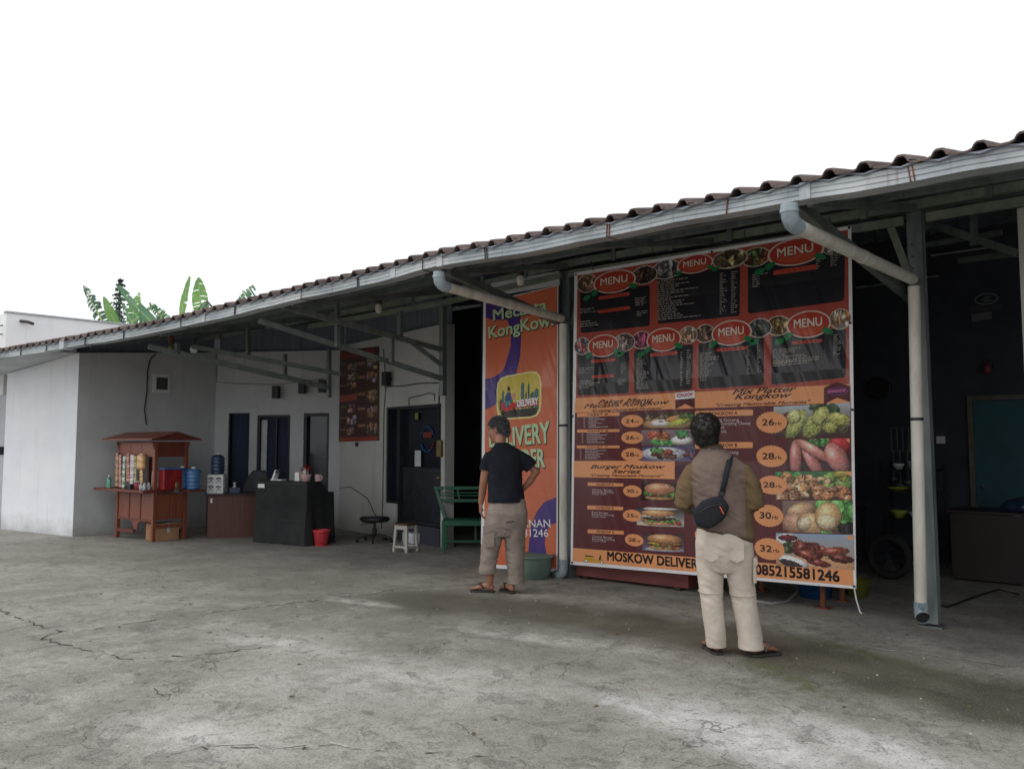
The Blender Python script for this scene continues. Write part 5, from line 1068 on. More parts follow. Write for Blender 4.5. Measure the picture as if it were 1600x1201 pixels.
def jug(nm, lab, loc, r, h, mat, group=None):
    t = thing(nm, lab, 'water jug', loc, 0, group); pr = [(r*.86, 0), (r, .02)]
    for k in range(4): z0 = h*(.08 + .18*k); pr += [(r, z0), (r*.94, z0 + h*.03), (r*.94, z0 + h*.06), (r, z0 + h*.09)]
    pr += [(r, h*.80), (r*.72, h*.9), (r*.3, h*.94), (r*.3, h)]
    obj('body', MB().lathe(pr, n=24), M[mat], t, smooth=True); obj('cap', MB().lathe([(r*.33, h*.95), (r*.33, h*1.01), (0, h*1.01)], n=16), M['white_plastic'], t); return t
jug('water_jug', 'blue water jug behind the red cooler on the cart', ctM @ Vector((.02, .44, .776)), .10, .34, 'jug_blue'); jug('water_jug', 'rightmost blue water jug on the rear shelf of the cart', ctM @ Vector((.20, .52, .766)), .11, .34, 'jug_blue')
o = obj('tea_jar', MB().lathe([(.05, 0), (.06, .02), (.06, .10), (.04, .13), (.045, .14), (0, .14)], n=16), M['brass'], smooth=True); on_cart(o, (.10, .28, .776)); tag(o, 'squat yellow jar right of the red cooler on the cart', 'jar')
bx = thing('cardboard_box', 'brown cardboard box on the floor under the food cart', 'box', ctM @ Vector((-.02, .22, 0)), ct.rotation_euler.z)
obj('body', MB().box((-.30, -.16, 0), (.02, .20, .26)), M['cardboard'], bx, bevel=.004); obj('tape', MB().box((-.302, .0, .2601), (.022, .05, .2615)), M['soffit'], bx)
obj('tape', MB().box((.0201, .0, .12), (.0215, .05, .261)), M['soffit'], bx)

# ---- brown desk with the water dispenser
DM = Vector((-6.47, -.76)); dd = Vector((.41, .91)).normalized(); dang = math.atan2(dd.y, dd.x)
dk = thing('brown_desk', 'dark brown laminate desk between food cart and black covered counter', 'desk', (DM.x, DM.y, 0), dang)
obj('top', MB().box((-.03, -.03, .655), (1.25, .56, .685)), M['dark_laminate'], dk, bevel=.004)
obj('front_panel', MB().box((0, .0, .0), (1.22, .022, .654)), M['brown_laminate'], dk, bevel=.002); obj('side_panel', MB().box((0, .0225, 0), (.022, .54, .654)), M['brown_laminate'], dk, bevel=.002); obj('side_panel', MB().box((1.198, .0225, 0), (1.22, .54, .654)), M['brown_laminate'], dk, bevel=.002)
obj('paper_tag', MB().box((.03, -.003, .55), (.06, -.001, .62)), M['paper'], dk)
dkM = Matrix.Translation((DM.x, DM.y, 0)) @ Matrix.Rotation(dang, 4, 'Z')
t = thing('water_dispenser', 'white and grey water dispenser base with fretted sides on the brown desk', 'water dispenser', dkM @ Vector((.14, .19, .686)), dang - R(20))
obj('body', MB().box((-.12, -.13, 0), (.13, .13, .30)), M['white_plastic'], t, bevel=.01)
for i in range(2):
    for j in range(2):
        mb = MB(); cx0 = -.06 + i*.12; cz0 = .08 + j*.13
        for a in (-1, 1): mb.tube([(cx0 + a*(.008 + .03*math.cos(u)), -.132, cz0 + .04*math.sin(u)) for u in np.linspace(.4, 2.4, 6)], .006, 5); mb.tube([(cx0 - .035, -.132, cz0 - a*.035), (cx0, -.132, cz0), (cx0 + .035, -.132, cz0 - a*.035)], .005, 5)
        obj('fret', mb, M['dark_metal'], t)
obj('side_grille', MB().box((.131, -.09, .06), (.136, .09, .24)), M['soffit'], t)
jug('water_jug', 'ribbed dark blue water jug upended on the white dispenser', dkM @ Vector((.14, .19, .987)), .105, .33, 'jug_dark')
o = obj('tissue_box', MB().box((-.08, -.06, 0), (.08, .06, .09)).lathe([(.03, .09), (.012, .13), (.03, .17), (0, .15)], n=8, mi=1), [M['jug_dark'], M['paper']], bevel=.004); tag(o, 'blue tissue box with a raised white tissue on the brown desk', 'tissue box', loc=dkM @ Vector((.40, .16, .686))); o.rotation_euler.z = dang
ch = thing('office_chair', 'grey office chair with reclined rounded back behind the brown desk', 'chair', dkM @ Vector((.80, .80, 0)), dang - .3)
mb = MB(); rows = []
for v in np.linspace(0, 1, 10):
    w = .24*math.sin(math.pi*(.18 + .72*v))**.5 * (1 - .25*v*v); z_ = .52 + .50*v; y_ = .02 + .18*v - .05*math.sin(v*3)
    rows.append([(w*u, y_ + .05*(u*u), z_) for u in np.linspace(-1, 1, 9)])
mb.grid(rows); bk = obj('backrest', mb, M['chair_fabric'], ch, smooth=True); sm_ = bk.modifiers.new('thickness', 'SOLIDIFY'); sm_.thickness = .05
obj('seat', MB().lathe([(0, .42), (.22, .42), (.25, .45), (.24, .49), (0, .50)], n=20), M['chair_fabric'], ch, smooth=True)
obj('stem', MB().tube([(0, 0, .08), (0, 0, .42)], .03, 12), M['black_plastic'], ch); 
for k in range(5): obj('leg', MB().bar((0, 0, .08), (.28*math.cos(k*1.2566), .28*math.sin(k*1.2566), .05), .04, .03), M['black_plastic'], ch)

# ---- black draped counter
BM_ = Vector((-4.5, -.28)); bang = R(11.4)
bc = thing('draped_counter', 'tall counter fully covered with a black cloth, beside the red bin', 'counter', (BM_.x, BM_.y, 0), bang)
mb = MB(); rs = random.Random(2)
def outline(v):   # v 0 floor .. 1 top; a loose cloth round the counter
    pts = []; fl = .03*(1 - v)
    for u in np.linspace(0, 1, 22): pts.append((-1.06 + 1.06*u, 0, 'f'))
    for u in np.linspace(0, 1, 13)[1:]: pts.append((0, .56*u, 's'))
    for u in np.linspace(0, 1, 12)[1:]: pts.append((-1.06*u, .56, 'b'))
    for u in np.linspace(0, 1, 10)[1:-1]: pts.append((-1.06, .56*(1 - u), 'l'))
    return pts
def ctop(y):
    t_ = max(0, min(1, (y - .26) / .20)); return .92 - .17*(t_*t_*(3 - 2*t_))
rows = []
for iv in range(15):
    v = iv/14; r = []
    for k, (x_, y_, sd) in enumerate(outline(v)):
        wob = (noise.noise(Vector((x_*5 + y_*5, v*1.6, 3))) * .028 + .012*math.sin((x_ + y_)*26)*(1 - v)) * (1 - v**3)
        fl = .035*(1 - v)**2
        ox = wob + fl if sd == 's' else (-(wob + fl) if sd == 'l' else 0); oy = -(wob + fl) if sd == 'f' else (wob + fl if sd == 'b' else 0)
        r.append((x_ + ox, y_ + oy, .008 + (ctop(y_) - .008)*v))
    rows.append(r)
mb.grid(rows, closed=True)
ys = np.linspace(0, .56, 13); mb.grid([[(x_, y_, ctop(y_)) for y_ in ys] for x_ in np.linspace(-1.06, 0, 8)])
cl = obj('black_cloth', mb, M['black_cloth'], bc, smooth=True, angle=60)
mb = MB(); obj('hem', MB().bar((-1.05, -.012, .36), (-.02, -.012, .355), .004, .006), M['black_plastic'], bc); obj('cloth_edge', MB().bar((-1.05, -.008, .885), (-.01, -.008, .885), .006, .012), M['black_plastic'], bc)
obj('paper_tag', MB().box((-1.0, -.016, .81), (-.86, -.012, .87)), M['paper'], bc)
bM = Matrix.Translation((BM_.x, BM_.y, 0)) @ Matrix.Rotation(bang, 4, 'Z')
def on_bc(o, p, rz=0): o.location = bM @ Vector(p); o.rotation_euler.z = bang + rz; return o
t = thing('card_terminal', 'white card terminal on a slanted stand on the black counter', 'payment terminal', bM @ Vector((-.72, .10, .921)), bang)
obj('stand', MB().prism([(-.09, 0), (-.05, 0), (.03, .15), (-.01, .16)], lambda a, b, d: (a, d - .04, b), .09), M['white_plastic'], t, bevel=.006); obj('base', MB().box((-.09, -.05, 0), (.14, .06, .018)), M['white_plastic'], t, bevel=.004); obj('screen', MB().prism([(-.005, .12), (.03, .155), (.12, .12), (.09, .09)], lambda a, b, d: (a, d - .05, b), .1), M['black_plastic'], t, bevel=.004)
for nm, lab, x_, w_, h_ in (('paper_box', 'short white paper box left of the flower pot on the counter', -.28, .045, .13), ('paper_box', 'tall white paper box behind the flower pot on the counter', -.20, .03, .19)):
    o = obj(nm, MB().box((-w_, -.03, 0), (w_, .03, h_)), M['paper'], bevel=.003); on_bc(o, (x_, .10 + (.07 if h_ > .15 else 0), .921)); tag(o, lab, 'box')
t = thing('flower_pot', 'patterned pink pot of red flowers on the black counter', 'flower pot', bM @ Vector((-.08, .06, .921)), bang)
M['pot_print'] = pm('pot_print', rgb(190, 130, 136), rgb(222, 206, 204), 60, .5); M['petal'] = pm('petal', rgb(176, 30, 44), rgb(206, 60, 66), 40, .6); M['dark_leaf'] = pm('dark_leaf', rgb(36, 58, 40), rgb(56, 80, 54), 30, .6)
obj('pot', MB().lathe([(.055, 0), (.075, .09), (.08, .10), (.07, .105), (0, .10)], n=18), M['pot_print'], t, smooth=True)
for k in range(60):
    a = k*2.4; r_ = .012*math.sqrt(k); c = Vector((r_*math.cos(a)*1.1, r_*math.sin(a), .205 - .0011*k + .022*math.sin(k*2.1))); mb = MB()
    for j in range(5):
        d = Vector((math.cos(j*1.2566 + k), math.sin(j*1.2566 + k), .8 - .012*k)).normalized() * .022; s_ = Vector((-d.y, d.x, 0)) * .6; mb.add([c, c + d*.6 + s_, c + d*1.2, c + d*.6 - s_], [(0, 1, 2, 3)])
    obj('flower' if k % 5 else 'leaf', mb, M['petal'] if k % 5 else M['dark_leaf'], t)
t = thing('mug', 'pale pink mug with handle right of the flower pot', 'mug', bM @ Vector((.0 - .0, .22, .921)), bang)
obj('body', MB().lathe([(.045, 0), (.05, .01), (.05, .10), (.045, .10), (.045, .012), (0, .012)], n=18), M['pot_print'], t, smooth=True, angle=50); obj('handle', MB().tube([(.05 + .03*math.sin(u), 0, .05 + .035*math.cos(u)) for u in np.linspace(0, math.pi, 8)], .008, 6), M['pot_print'], t, smooth=True)
t = thing('waste_bin', 'red pierced plastic waste bin on the floor in front of the black counter', 'waste bin', (-4.401, -0.089, 0), 0)
obj('body', MB().lathe([(.085, 0), (.09, .005), (.118, .215), (.112, .215), (.086, .01), (0, .01)], n=28), M['red_plastic'], t, smooth=True, angle=50); obj('rim', MB().lathe([(.118, .205), (.128, .208), (.128, .228), (.113, .228), (.113, .207)], n=28), M['red_plastic'], t, smooth=True, angle=40)
mb = MB()
for k in range(28):
    for j in range(5):
        a = k*2*math.pi/28; z0 = .03 + j*.034; r0 = .0905 + .0275*z0/.215*1.02 + .0012; c_, s_ = math.cos(a), math.sin(a); hw = .0045
        mb.add([(r0*c_ - hw*s_, r0*s_ + hw*c_, z0), (r0*c_ + hw*s_, r0*s_ - hw*c_, z0), ((r0+.003)*c_ + hw*s_, (r0+.003)*s_ - hw*c_, z0 + .024), ((r0+.003)*c_ - hw*s_, (r0+.003)*s_ + hw*c_, z0 + .024)], [(0, 1, 2, 3)])
obj('slots', mb, pm('bin_slot', rgb(110, 24, 32), rgb(130, 34, 40), 10, .7), t)
mb = MB(); pr = [(.0, 0), (.03, .004), (.035, .018), (.02, .03), (0, .032)]; mb.lathe(pr, n=9, sx=1.2); o = obj('paper_scrap', mb, M['paper']); tag(o, 'crumpled pale paper scrap on the floor left of the red bin', 'litter', loc=(-4.61, -0.176, 0))

# ---- swivel stool
t = thing('swivel_stool', 'black backless swivel stool on castors by the white wall', 'stool', (-4.214, 0.729, 0), .3)
obj('seat', MB().lathe([(0, .30), (.20, .30), (.235, .325), (.24, .35), (.215, .372), (0, .38)], n=26, sy=.85), M['black_plastic'], t, smooth=True); obj('gas_stem', MB().lathe([(.035, .10), (.035, .2), (.02, .2), (.02, .30)], n=14), M['black_plastic'], t, smooth=True, angle=40)
obj('lever', MB().tube([(.0, 0, .28), (-.16, -.06, .27), (-.2, -.07, .25)], .008, 6), M['black_plastic'], t)
for k in range(5):
    a = k*1.2566 + .2; e_ = Vector((.26*math.cos(a), .26*math.sin(a), .065)); lg = obj('leg', MB().bar((0, 0, .115), e_, .035, .03), M['black_plastic'], t, bevel=.004)
    obj('castor', MB().tube([e_ + Vector((-.012*math.sin(a), .012*math.cos(a), -.037)), e_ + Vector((.012*math.sin(a), -.012*math.cos(a), -.037))], .028, 12), M['rubber'], lg)
# ---- white wooden stool
t = thing('wooden_stool', 'worn white wooden stool with a dark brown top left of the green bench', 'stool', (-2.997, 0.311, 0), R(8))
h_ = .36
for sx in (-1, 1):
    for sy in (-1, 1): obj('leg', MB().bar((sx*.115, sy*.11, 0), (sx*.095, sy*.09, h_), .034, .034), M['white_wood'], t, bevel=.003)
for sx in (-1, 1): obj('stretcher', MB().bar((sx*.11, -.09, .06), (sx*.11, .09, .06), .02, .03), M['white_wood'], t)
for sy in (-1, 1): obj('stretcher', MB().bar((-.09, sy*.105, .07), (.09, sy*.105, .07), .02, .03), M['white_wood'], t); obj('apron', MB().bar((-.08, sy*.093, h_ - .03), (.08, sy*.093, h_ - .03), .02, .055), M['white_wood'], t)
obj('top', MB().box((-.125, -.12, h_), (.125, .12, h_ + .022)), M['brown_laminate'], t, bevel=.004)
# ---- green bench
t = thing('green_bench', 'green metal garden bench with slatted back behind the delivery banner', 'bench', (-2.56, .60, 0), R(42))
Lb = 1.36
for x_ in (.0, Lb):
    for y_ in (0, .40): obj('leg', MB().bar((x_, y_, 0), (x_, y_, .40), .04, .04, up=(0, 1, 0)), M['green_paint'], t, bevel=.004)
    sx = -.16 if x_ == 0 else .16
    obj('back_post', MB().bar((x_, .42, .38), (x_ + sx, .50, .86), .045, .04, up=(0, 1, 0)), M['green_paint'], t, bevel=.004)
    obj('end_rail', MB().bar((x_, .02, .37), (x_, .40, .37), .03, .04), M['green_paint'], t, bevel=.003)
for k in range(4): obj('seat_slat', MB().box((-.02, -.02 + k*.112, .40), (Lb + .02, .075 + k*.112, .425)), M['green_paint'], t, bevel=.004)
obj('seat_rail', MB().box((.02, -.018, .355), (Lb - .02, .016, .398)), M['green_paint'], t, bevel=.004)
for z_, w_, sx in ((.84, .045, .155), (.775, .016, .135), (.735, .016, .12), (.665, .045, .10)):
    y_ = .42 + .08*(z_ - .38)/.48; obj('back_rail', MB().bar((-sx, y_, z_), (Lb + sx, y_, z_), .03, w_), M['green_paint'], t, bevel=.003)
for x_ in (.2, .5, .8, 1.1): obj('back_slat', MB().bar((x_ + .03*(x_ - .68), .48, .67), (x_ + .09*(x_ - .68), .492, .83), .02, .02, up=(0, 1, 0)), M['green_paint'], t)
obj('foot_rail', MB().bar((.0, .40, .10), (Lb, .40, .10), .03, .03), M['green_paint'], t); obj('mid_leg', MB().bar((.42, .40, .10), (.42, .40, .40), .03, .03, up=(0, 1, 0)), M['green_paint'], t)
# ---- tub by the downpipe
t = thing('plastic_tub', 'large grey green plastic tub on the ground under the delivery banner', 'tub', (-0.228, -0.209, 0), 0)
obj('body', MB().lathe([(.165, 0), (.18, .01), (.205, .235), (.198, .235), (.172, .02), (0, .02)], n=34), M['tub_plastic'], t, smooth=True, angle=50); obj('rim', MB().lathe([(.20, .225), (.228, .228), (.232, .24), (.222, .252), (.198, .246)], n=34), M['tub_plastic'], t, smooth=True)
for s_ in (-1, 1): obj('handle', MB().bar((s_*.225, -.05, .243), (s_*.225, .05, .243), .03, .012), M['tub_plastic'], t, bevel=.005)

# ================================================================== HALL BEHIND THE RIGHT POST
t = thing('teal_door', 'teal blue door in a tan frame at the rear of the dark hall', 'door', (3.12, 3.99, 0), 0)
obj('leaf', MB().box((.06, -.03, .01), (.92, .005, 1.98)), M['teal_door'], t); obj('knob', MB().lathe([(.0, -.03), (.022, -.015), (.022, .01), (0, .02)], n=12, M=Matrix.Translation((.14, -.055, .95)) @ Matrix.Rotation(R(90), 4, 'X')), M['post_steel'], t, smooth=True)
obj('frame', MB().box((0, -.05, 0), (.058, .008, 2.04)).box((.922, -.05, 0), (.98, .008, 2.04)).box((.058, -.05, 1.985), (.922, .008, 2.04)), M['door_frame'], t)
t = thing('hall_counter', 'dark brown counter with a small white label in the hall', 'counter', (3.2, 2.74, 0), 0)
obj('front_panel', MB().box((0, 0, .02), (2.6, .03, .72)), M['dark_laminate'], t, bevel=.004); obj('side_panel', MB().box((0, .031, .02), (.03, .6, .72)), M['dark_laminate'], t); obj('top', MB().box((-.03, -.03, .721), (2.62, .62, .75)), M['dark_laminate'], t, bevel=.004)
p = (3.84, 2.73, 0.73); obj('label', MB().box((p[0] - 3.2 - .03, -.004, p[2] - .014), (p[0] - 3.2 + .035, -.001, p[2] + .014)), M['paper'], t)
mb = MB(); mb.lathe([(.0, 0), (.16, .0), (.19, .04), (.15, .10), (.05, .14), (0, .14)], n=14, sx=1.2, sy=.7); o = obj('cloth_bundle', mb, M['jug_dark'], smooth=True); tag(o, 'dark blue cloth bundle lying on the hall counter', 'cloth', loc=(3.86, 2.98, .752))
t = thing('dish_rack', 'open metal rack holding bowls and plates between post and teal door', 'shelf', (2.28, 3.35, 0), 0)
for x_ in (0, .62):
    for y_ in (0, .36): obj('upright', MB().bar((x_, y_, 0), (x_, y_, 1.25), .025, .025, up=(0, 1, 0)), M['dark_metal'], t)
for z_ in (.2, .56, .88, 1.14): obj('shelf', MB().box((0, 0, z_), (.62, .36, z_ + .015)), M['dark_metal'], t)
M['lime'] = pm('lime', rgb(150, 160, 60), rgb(176, 184, 84), 8, .5)
def dish(lab, loc, r, h, mat, nm='bowl'): o = obj(nm, MB().lathe([(r*.5, 0), (r*.9, h*.7), (r, h), (r*.95, h), (r*.5, h*.15), (0, h*.15)], n=18), M[mat], smooth=True); return tag(o, lab, nm.replace('_', ' '), loc=loc)
dish('white bowl on the top shelf of the dish rack', (2.46, 3.45, 1.156), .07, .07, 'white_plastic'); dish('glass bowl beside the white bowl on the rack', (2.62, 3.45, 1.156), .06, .10, 'jar_glass')
dish('lime green plate on the middle shelf of the rack', (2.44, 3.46, .896), .12, .05, 'lime', 'plate'); dish('yellow green bowl on the lower shelf of the rack', (2.46, 3.42, .576), .10, .09, 'lime'); dish('white basin beside the yellow green bowl on the rack', (2.66, 3.42, .576), .09, .08, 'white_plastic', 'basin')
o = obj('wall_clock', MB().lathe([(.15, 0), (.15, .03), (.13, .035), (.125, .02), (0, .02)], n=28, M=Matrix.Rotation(R(90), 4, 'X')), M['dark_metal'], smooth=True, angle=40); p = (2.101, 3.95, 2.178); tag(o, 'dark round wall clock high in the hall beside the menu banner', 'clock', loc=p)
o = obj('light_switch', MB().box((-.05, -.012, -.045), (.05, 0, .045)).box((-.025, -.018, -.02), (.025, -.0125, .02)), M['paper'], bevel=.003); tag(o, 'small pale light switch on the rear hall wall', 'switch', loc=(2.799, 3.995, 1.513))
t = thing('wall_lamp', 'small red and black lamp fitting high on the rear hall wall', 'lamp', (3.361, 3.9, 2.386)); obj('mount', MB().box((-.05, .02, -.02), (.05, .09, .07)), M['dark_metal'], t); obj('shade', MB().lathe([(.02, .03), (.05, -.03), (.03, -.09), (0, -.1)], n=14), pm('dull_red', rgb(110, 50, 46), rgb(130, 66, 58), 10, .5), t, smooth=True)
t = thing('utensil_rack', 'wire rack with hanging ladles on the wall left of the right post', 'utensil rack', (2.383, 3.9, 1.668))
mb = MB()
for x_ in np.linspace(-.14, .14, 5): mb.tube([(x_, 0, 0), (x_, 0, -.30)], .006, 6)
for z_ in (0, -.30): mb.tube([(-.15, 0, z_), (.15, 0, z_)], .007, 6)
obj('frame', mb, M['steel'], t)
for x_, L in ((-.12, .34), (-.04, .42), (.05, .38), (.12, .3)):
    u = obj('ladle', MB().tube([(x_, -.01, -.28), (x_, -.012, -.3 - L)], .008, 6), M['steel'], t); obj('scoop', MB().lathe([(0, -.035), (.035, -.02), (.045, .01), (.04, .012), (.0, -.02)], c=(x_, -.03, -.3 - L), n=12), M['post_steel'], u, smooth=True)
t = thing('kitchen_table', 'low dark table on the hall floor behind the menu banner', 'table', (1.35, 2.9, 0)); obj('top', MB().box((0, 0, .66), (.75, .5, .69)), M['dark_laminate'], t, bevel=.004)
for x_ in (.05, .70):
    for y_ in (.05, .45): obj('leg', MB().bar((x_, y_, 0), (x_, y_, .66), .04, .04, up=(0, 1, 0)), M['dark_metal'], t)
p = (2.693, 2.3, 0.355); t = thing('spare_wheel', 'dark spoked wheel standing in the shade under the hall table', 'wheel', (p[0], 2.3, .245)); 
obj('tyre', MB().grid([[((.20 + .045*math.cos(b))*math.cos(a), .045*math.sin(b), (.20 + .045*math.cos(b))*math.sin(a)) for b in np.linspace(0, 2*math.pi, 9)] for a in np.linspace(0, 2*math.pi, 33)]), M['rubber'], t, smooth=True); obj('hub', MB().tube([(0, -.05, 0), (0, .05, 0)], .04, 12), M['dark_metal'], t)
mb = MB()
for k in range(14): a = k*2*math.pi/14; mb.tube([(.03*math.cos(a), 0, .03*math.sin(a)), (.165*math.cos(a + .25), 0, .165*math.sin(a + .25))], .005, 5)
obj('spokes', mb, M['dark_metal'], t)
# emblem painted on the rear wall
emb = thing('wall_emblem', 'faint grey oval emblem with lettering bars on the dark rear wall', 'emblem', (0, 3.99, 0)); PE = Print(lambda a, z, d: (a, -.006 - d, z), emb, attr_mat('wall_print', .8)); gy = rgb(120, 124, 130)
e = (3.364, 3.206, 0.13, 0.07); PE.emit('oval_ring', [PE.ell(e, gy)], 0); PE.emit('oval_ring', [PE.ell(e, rgb(44, 46, 54), 28, 0, .84, .74)], 1); PE.emit('swoosh', [PE.poly([(e[0]-e[2]*.5, e[1]-e[3]*.2), (e[0], e[1]+e[3]*.45), (e[0]+e[2]*.7, e[1]+e[3]*.2), (e[0], e[1]+e[3]*.05)], gy), PE.poly([(e[0]-e[2]*.4, e[1]-e[3]*.35), (e[0]+e[2]*.1, e[1]-e[3]*.1), (e[0]+e[2]*.6, e[1]-e[3]*.4), (e[0], e[1]-e[3]*.5)], gy)], 2)
e = (3.353, 3.091, 0.178, 0.031); PE.emit('lettering_bar', [PE.poly([(e[0]-e[2], e[1]-e[3]), (e[0]+e[2], e[1]-e[3]), (e[0]+e[2], e[1]+e[3]), (e[0]-e[2], e[1]+e[3])], rgb(70, 72, 80))], 0)
e = (3.308, 2.994, 0.11, 0.054); PE.emit('lettering_bar', [PE.poly([(e[0]-e[2], e[1]-e[3]), (e[0]+e[2], e[1]-e[3]*.6), (e[0]+e[2], e[1]+e[3]), (e[0]-e[2], e[1]+e[3]*.8)], rgb(110, 112, 118))], 0)
for q0, q1, y_, lab in (((2.687, 1.6, 3.096), (3.097, 1.6, 3.155), 1.6, 'unlit fluorescent tube nearest the menu banner top corner'), ((3.258, 2.2, 3.45), (3.79, 2.2, 3.492), 2.2, 'long unlit fluorescent tube under the hall trusses'), ((3.106, 2.4, 3.261), (3.266, 2.4, 3.267), 2.4, 'short unlit fluorescent tube right of the post')):
    t = thing('tube_light', lab, 'tube light', q0, 0, 'unlit tube lights in the hall'); d = Vector(q1) - Vector(q0); d.z = 0; obj('tube', MB().tube([(0, 0, 0), d], .014, 8), M['post_steel'], t); obj('batten', MB().bar((0, .0, .035), d + Vector((0, 0, .035)), .04, .03), M['dark_metal'], t)
    obj('drop_cord', MB().tube([d*.5 + Vector((0, 0, .05)), d*.5 + Vector((0, 0, .9))], .006, 5), M['cable'], t)

# ---- things under the menu banner
b0, b1 = (0.126, 0.055, 0), (1.489, 0.126, 0)
an = math.atan2(b1[1] - b0[1], b1[0] - b0[0]); L = math.dist(b0[:2], b1[:2])
t = thing('maroon_trough', 'long worn maroon wooden trough lying under the menu banner', 'trough', (b0[0], b0[1] + .02, 0), an)
obj('front_plank', MB().box((0, 0, .03), (L, .025, .22)), M['maroon_board'], t, bevel=.005); obj('front_plank', MB().box((-.01, -.012, .225), (L + .01, .03, .26)), M['maroon_board'], t, bevel=.005); obj('end_plank', MB().box((L - .026, .026, .03), (L - .001, .3, .22)), M['maroon_board'], t, bevel=.004); obj('base_plank', MB().box((0, .026, .03), (L - .03, .3, .05)), M['maroon_board'], t)
for x_ in (.1, L - .15): obj('skid', MB().box((x_, .0, 0), (x_ + .06, .3, .029)), M['dark_laminate'], t)
t = thing('rusty_table', 'rusty steel table frame behind the lower right of the menu banner', 'table', (2.0, .24, 0))
for x_ in (.0, .80):
    for y_ in (.0, .45): lg = obj('leg', MB().bar((x_, y_, .006), (x_, y_, .70), .04, .04, up=(0, 1, 0)), M['rust'], t, bevel=.003); obj('foot_plate', MB().box((x_ - .06, y_ - .05, 0), (x_ + .06, y_ + .05, .012)), M['rust'], lg)
obj('rail', MB().bar((.02, 0, .22), (.78, 0, .22), .03, .03), M['rust'], t); obj('top', MB().box((-.05, -.04, .70), (.85, .5, .72)), M['rust'], t)
p = (2.53, 0.482, 0); o = obj('blue_basin', MB().lathe([(.14, 0), (.17, .14), (.18, .145), (.165, .14), (.13, .015), (0, .015)], n=26), M['blue_plastic'], smooth=True); tag(o, 'blue plastic basin on the floor behind the rusty table leg', 'basin', loc=(p[0], p[1] + .25, 0))
p = (2.752, 0.773, 0); o = obj('yellow_bucket', MB().lathe([(.09, 0), (.12, .16), (.13, .165), (.115, .16), (.085, .012), (0, .012)], n=22), M['yellow_plastic'], smooth=True); tag(o, 'dull yellow bucket under the right corner of the menu banner', 'bucket', loc=(p[0] + .05, p[1] + .30, 0))
hs = [(2.041, 0.302, 0), (2.237, 0.087, 0), (2.392, 0.062, 0), (2.451, 0.24, 0), (2.374, 0.699, 0), (2.293, 1.008, 0)]
o = obj('hose', MB().tube([(p[0], p[1], .014 + .06*max(0, i - 3)*.6) for i, p in enumerate(hs)], .013, 8), M['grey_cable'], smooth=True); tag(o, 'grey water hose curling on the ground under the menu banner', 'hose')
for pts_, lab in (([(3.353, 1.149, 0), (3.615, 0.98, 0), (3.661, 1.648, 0), (3.73, 2.322, 0), (3.945, 2.135, 0)], 'long black cable snaking across the hall floor'),):
    o = obj('floor_cable', MB().tube([(p[0], p[1], .012) for p in pts_], .009, 6), M['cable'], smooth=True); tag(o, lab, 'cable')

# ---- lamps hanging from the eave
def bulb_lamp(lab, p, s=1.0, shade='bulb_glass'):
    t = thing('hanging_lamp', lab, 'lamp', p, 0, 'lamps under the eave'); obj('holder', MB().lathe([(.05*s, .10*s), (.05*s, .16*s), (.03*s, .17*s), (0, .17*s)], n=14), M['rust'], t, smooth=True, angle=40); obj('socket', MB().lathe([(.045*s, .02*s), (.05*s, .1*s), (.0, .1*s)], n=14), M['tape'], t, smooth=True, angle=40)
    obj('bulb', MB().lathe([(0, -.11*s), (.035*s, -.10*s), (.05*s, -.05*s), (.048*s, .0), (.035*s, .02*s)], n=16), M[shade], t, smooth=True); obj('wire', MB().tube([(0, 0, .17*s), (.01, .05, .17*s + .12), (.0, .08, .17*s + .25)], .006, 5), M['cable'], t)
bulb_lamp('white bulb lamp under the eave above the poster', (-2.936, -0.25, 3.318), 1.0); bulb_lamp('white bulb lamp under the eave above the delivery banner', (-0.386, -0.25, 3.35), .9); bulb_lamp('yellowed bulb lamp under the eave above the wall vent', (-5.463, -1.9, 2.832), .8, 'brass')
t = thing('security_camera', 'white security camera under the eave above the food cart', 'camera', (-5.59, -1.5, 2.832), R(-30)); obj('body', MB().tube([(-.09, 0, 0), (.09, 0, -.02)], .05, 14), M['white_plastic'], t, smooth=True, angle=40); obj('bracket', MB().bar((.03, 0, .04), (.03, .03, .16), .03, .03), M['dark_metal'], t)

# ---- left edge of the yard
t = thing('gate_post', 'pale concrete gate post at the left end of the white wall', 'post', (-11.09, -2.357, 0), 0); obj('shaft', MB().box((-.09, -.09, 0), (.09, .09, 2.35)), M['white_wall'], t, bevel=.01); obj('hinge', MB().box((.091, -.05, 1.28), (.12, .05, 1.42)), M['dark_metal'], t)
for z_ in (.5, .95, 1.62): obj('rail', MB().bar((.0, -.1, z_), (-1.6, -.12, z_), .04, .04), M['steel'], t)

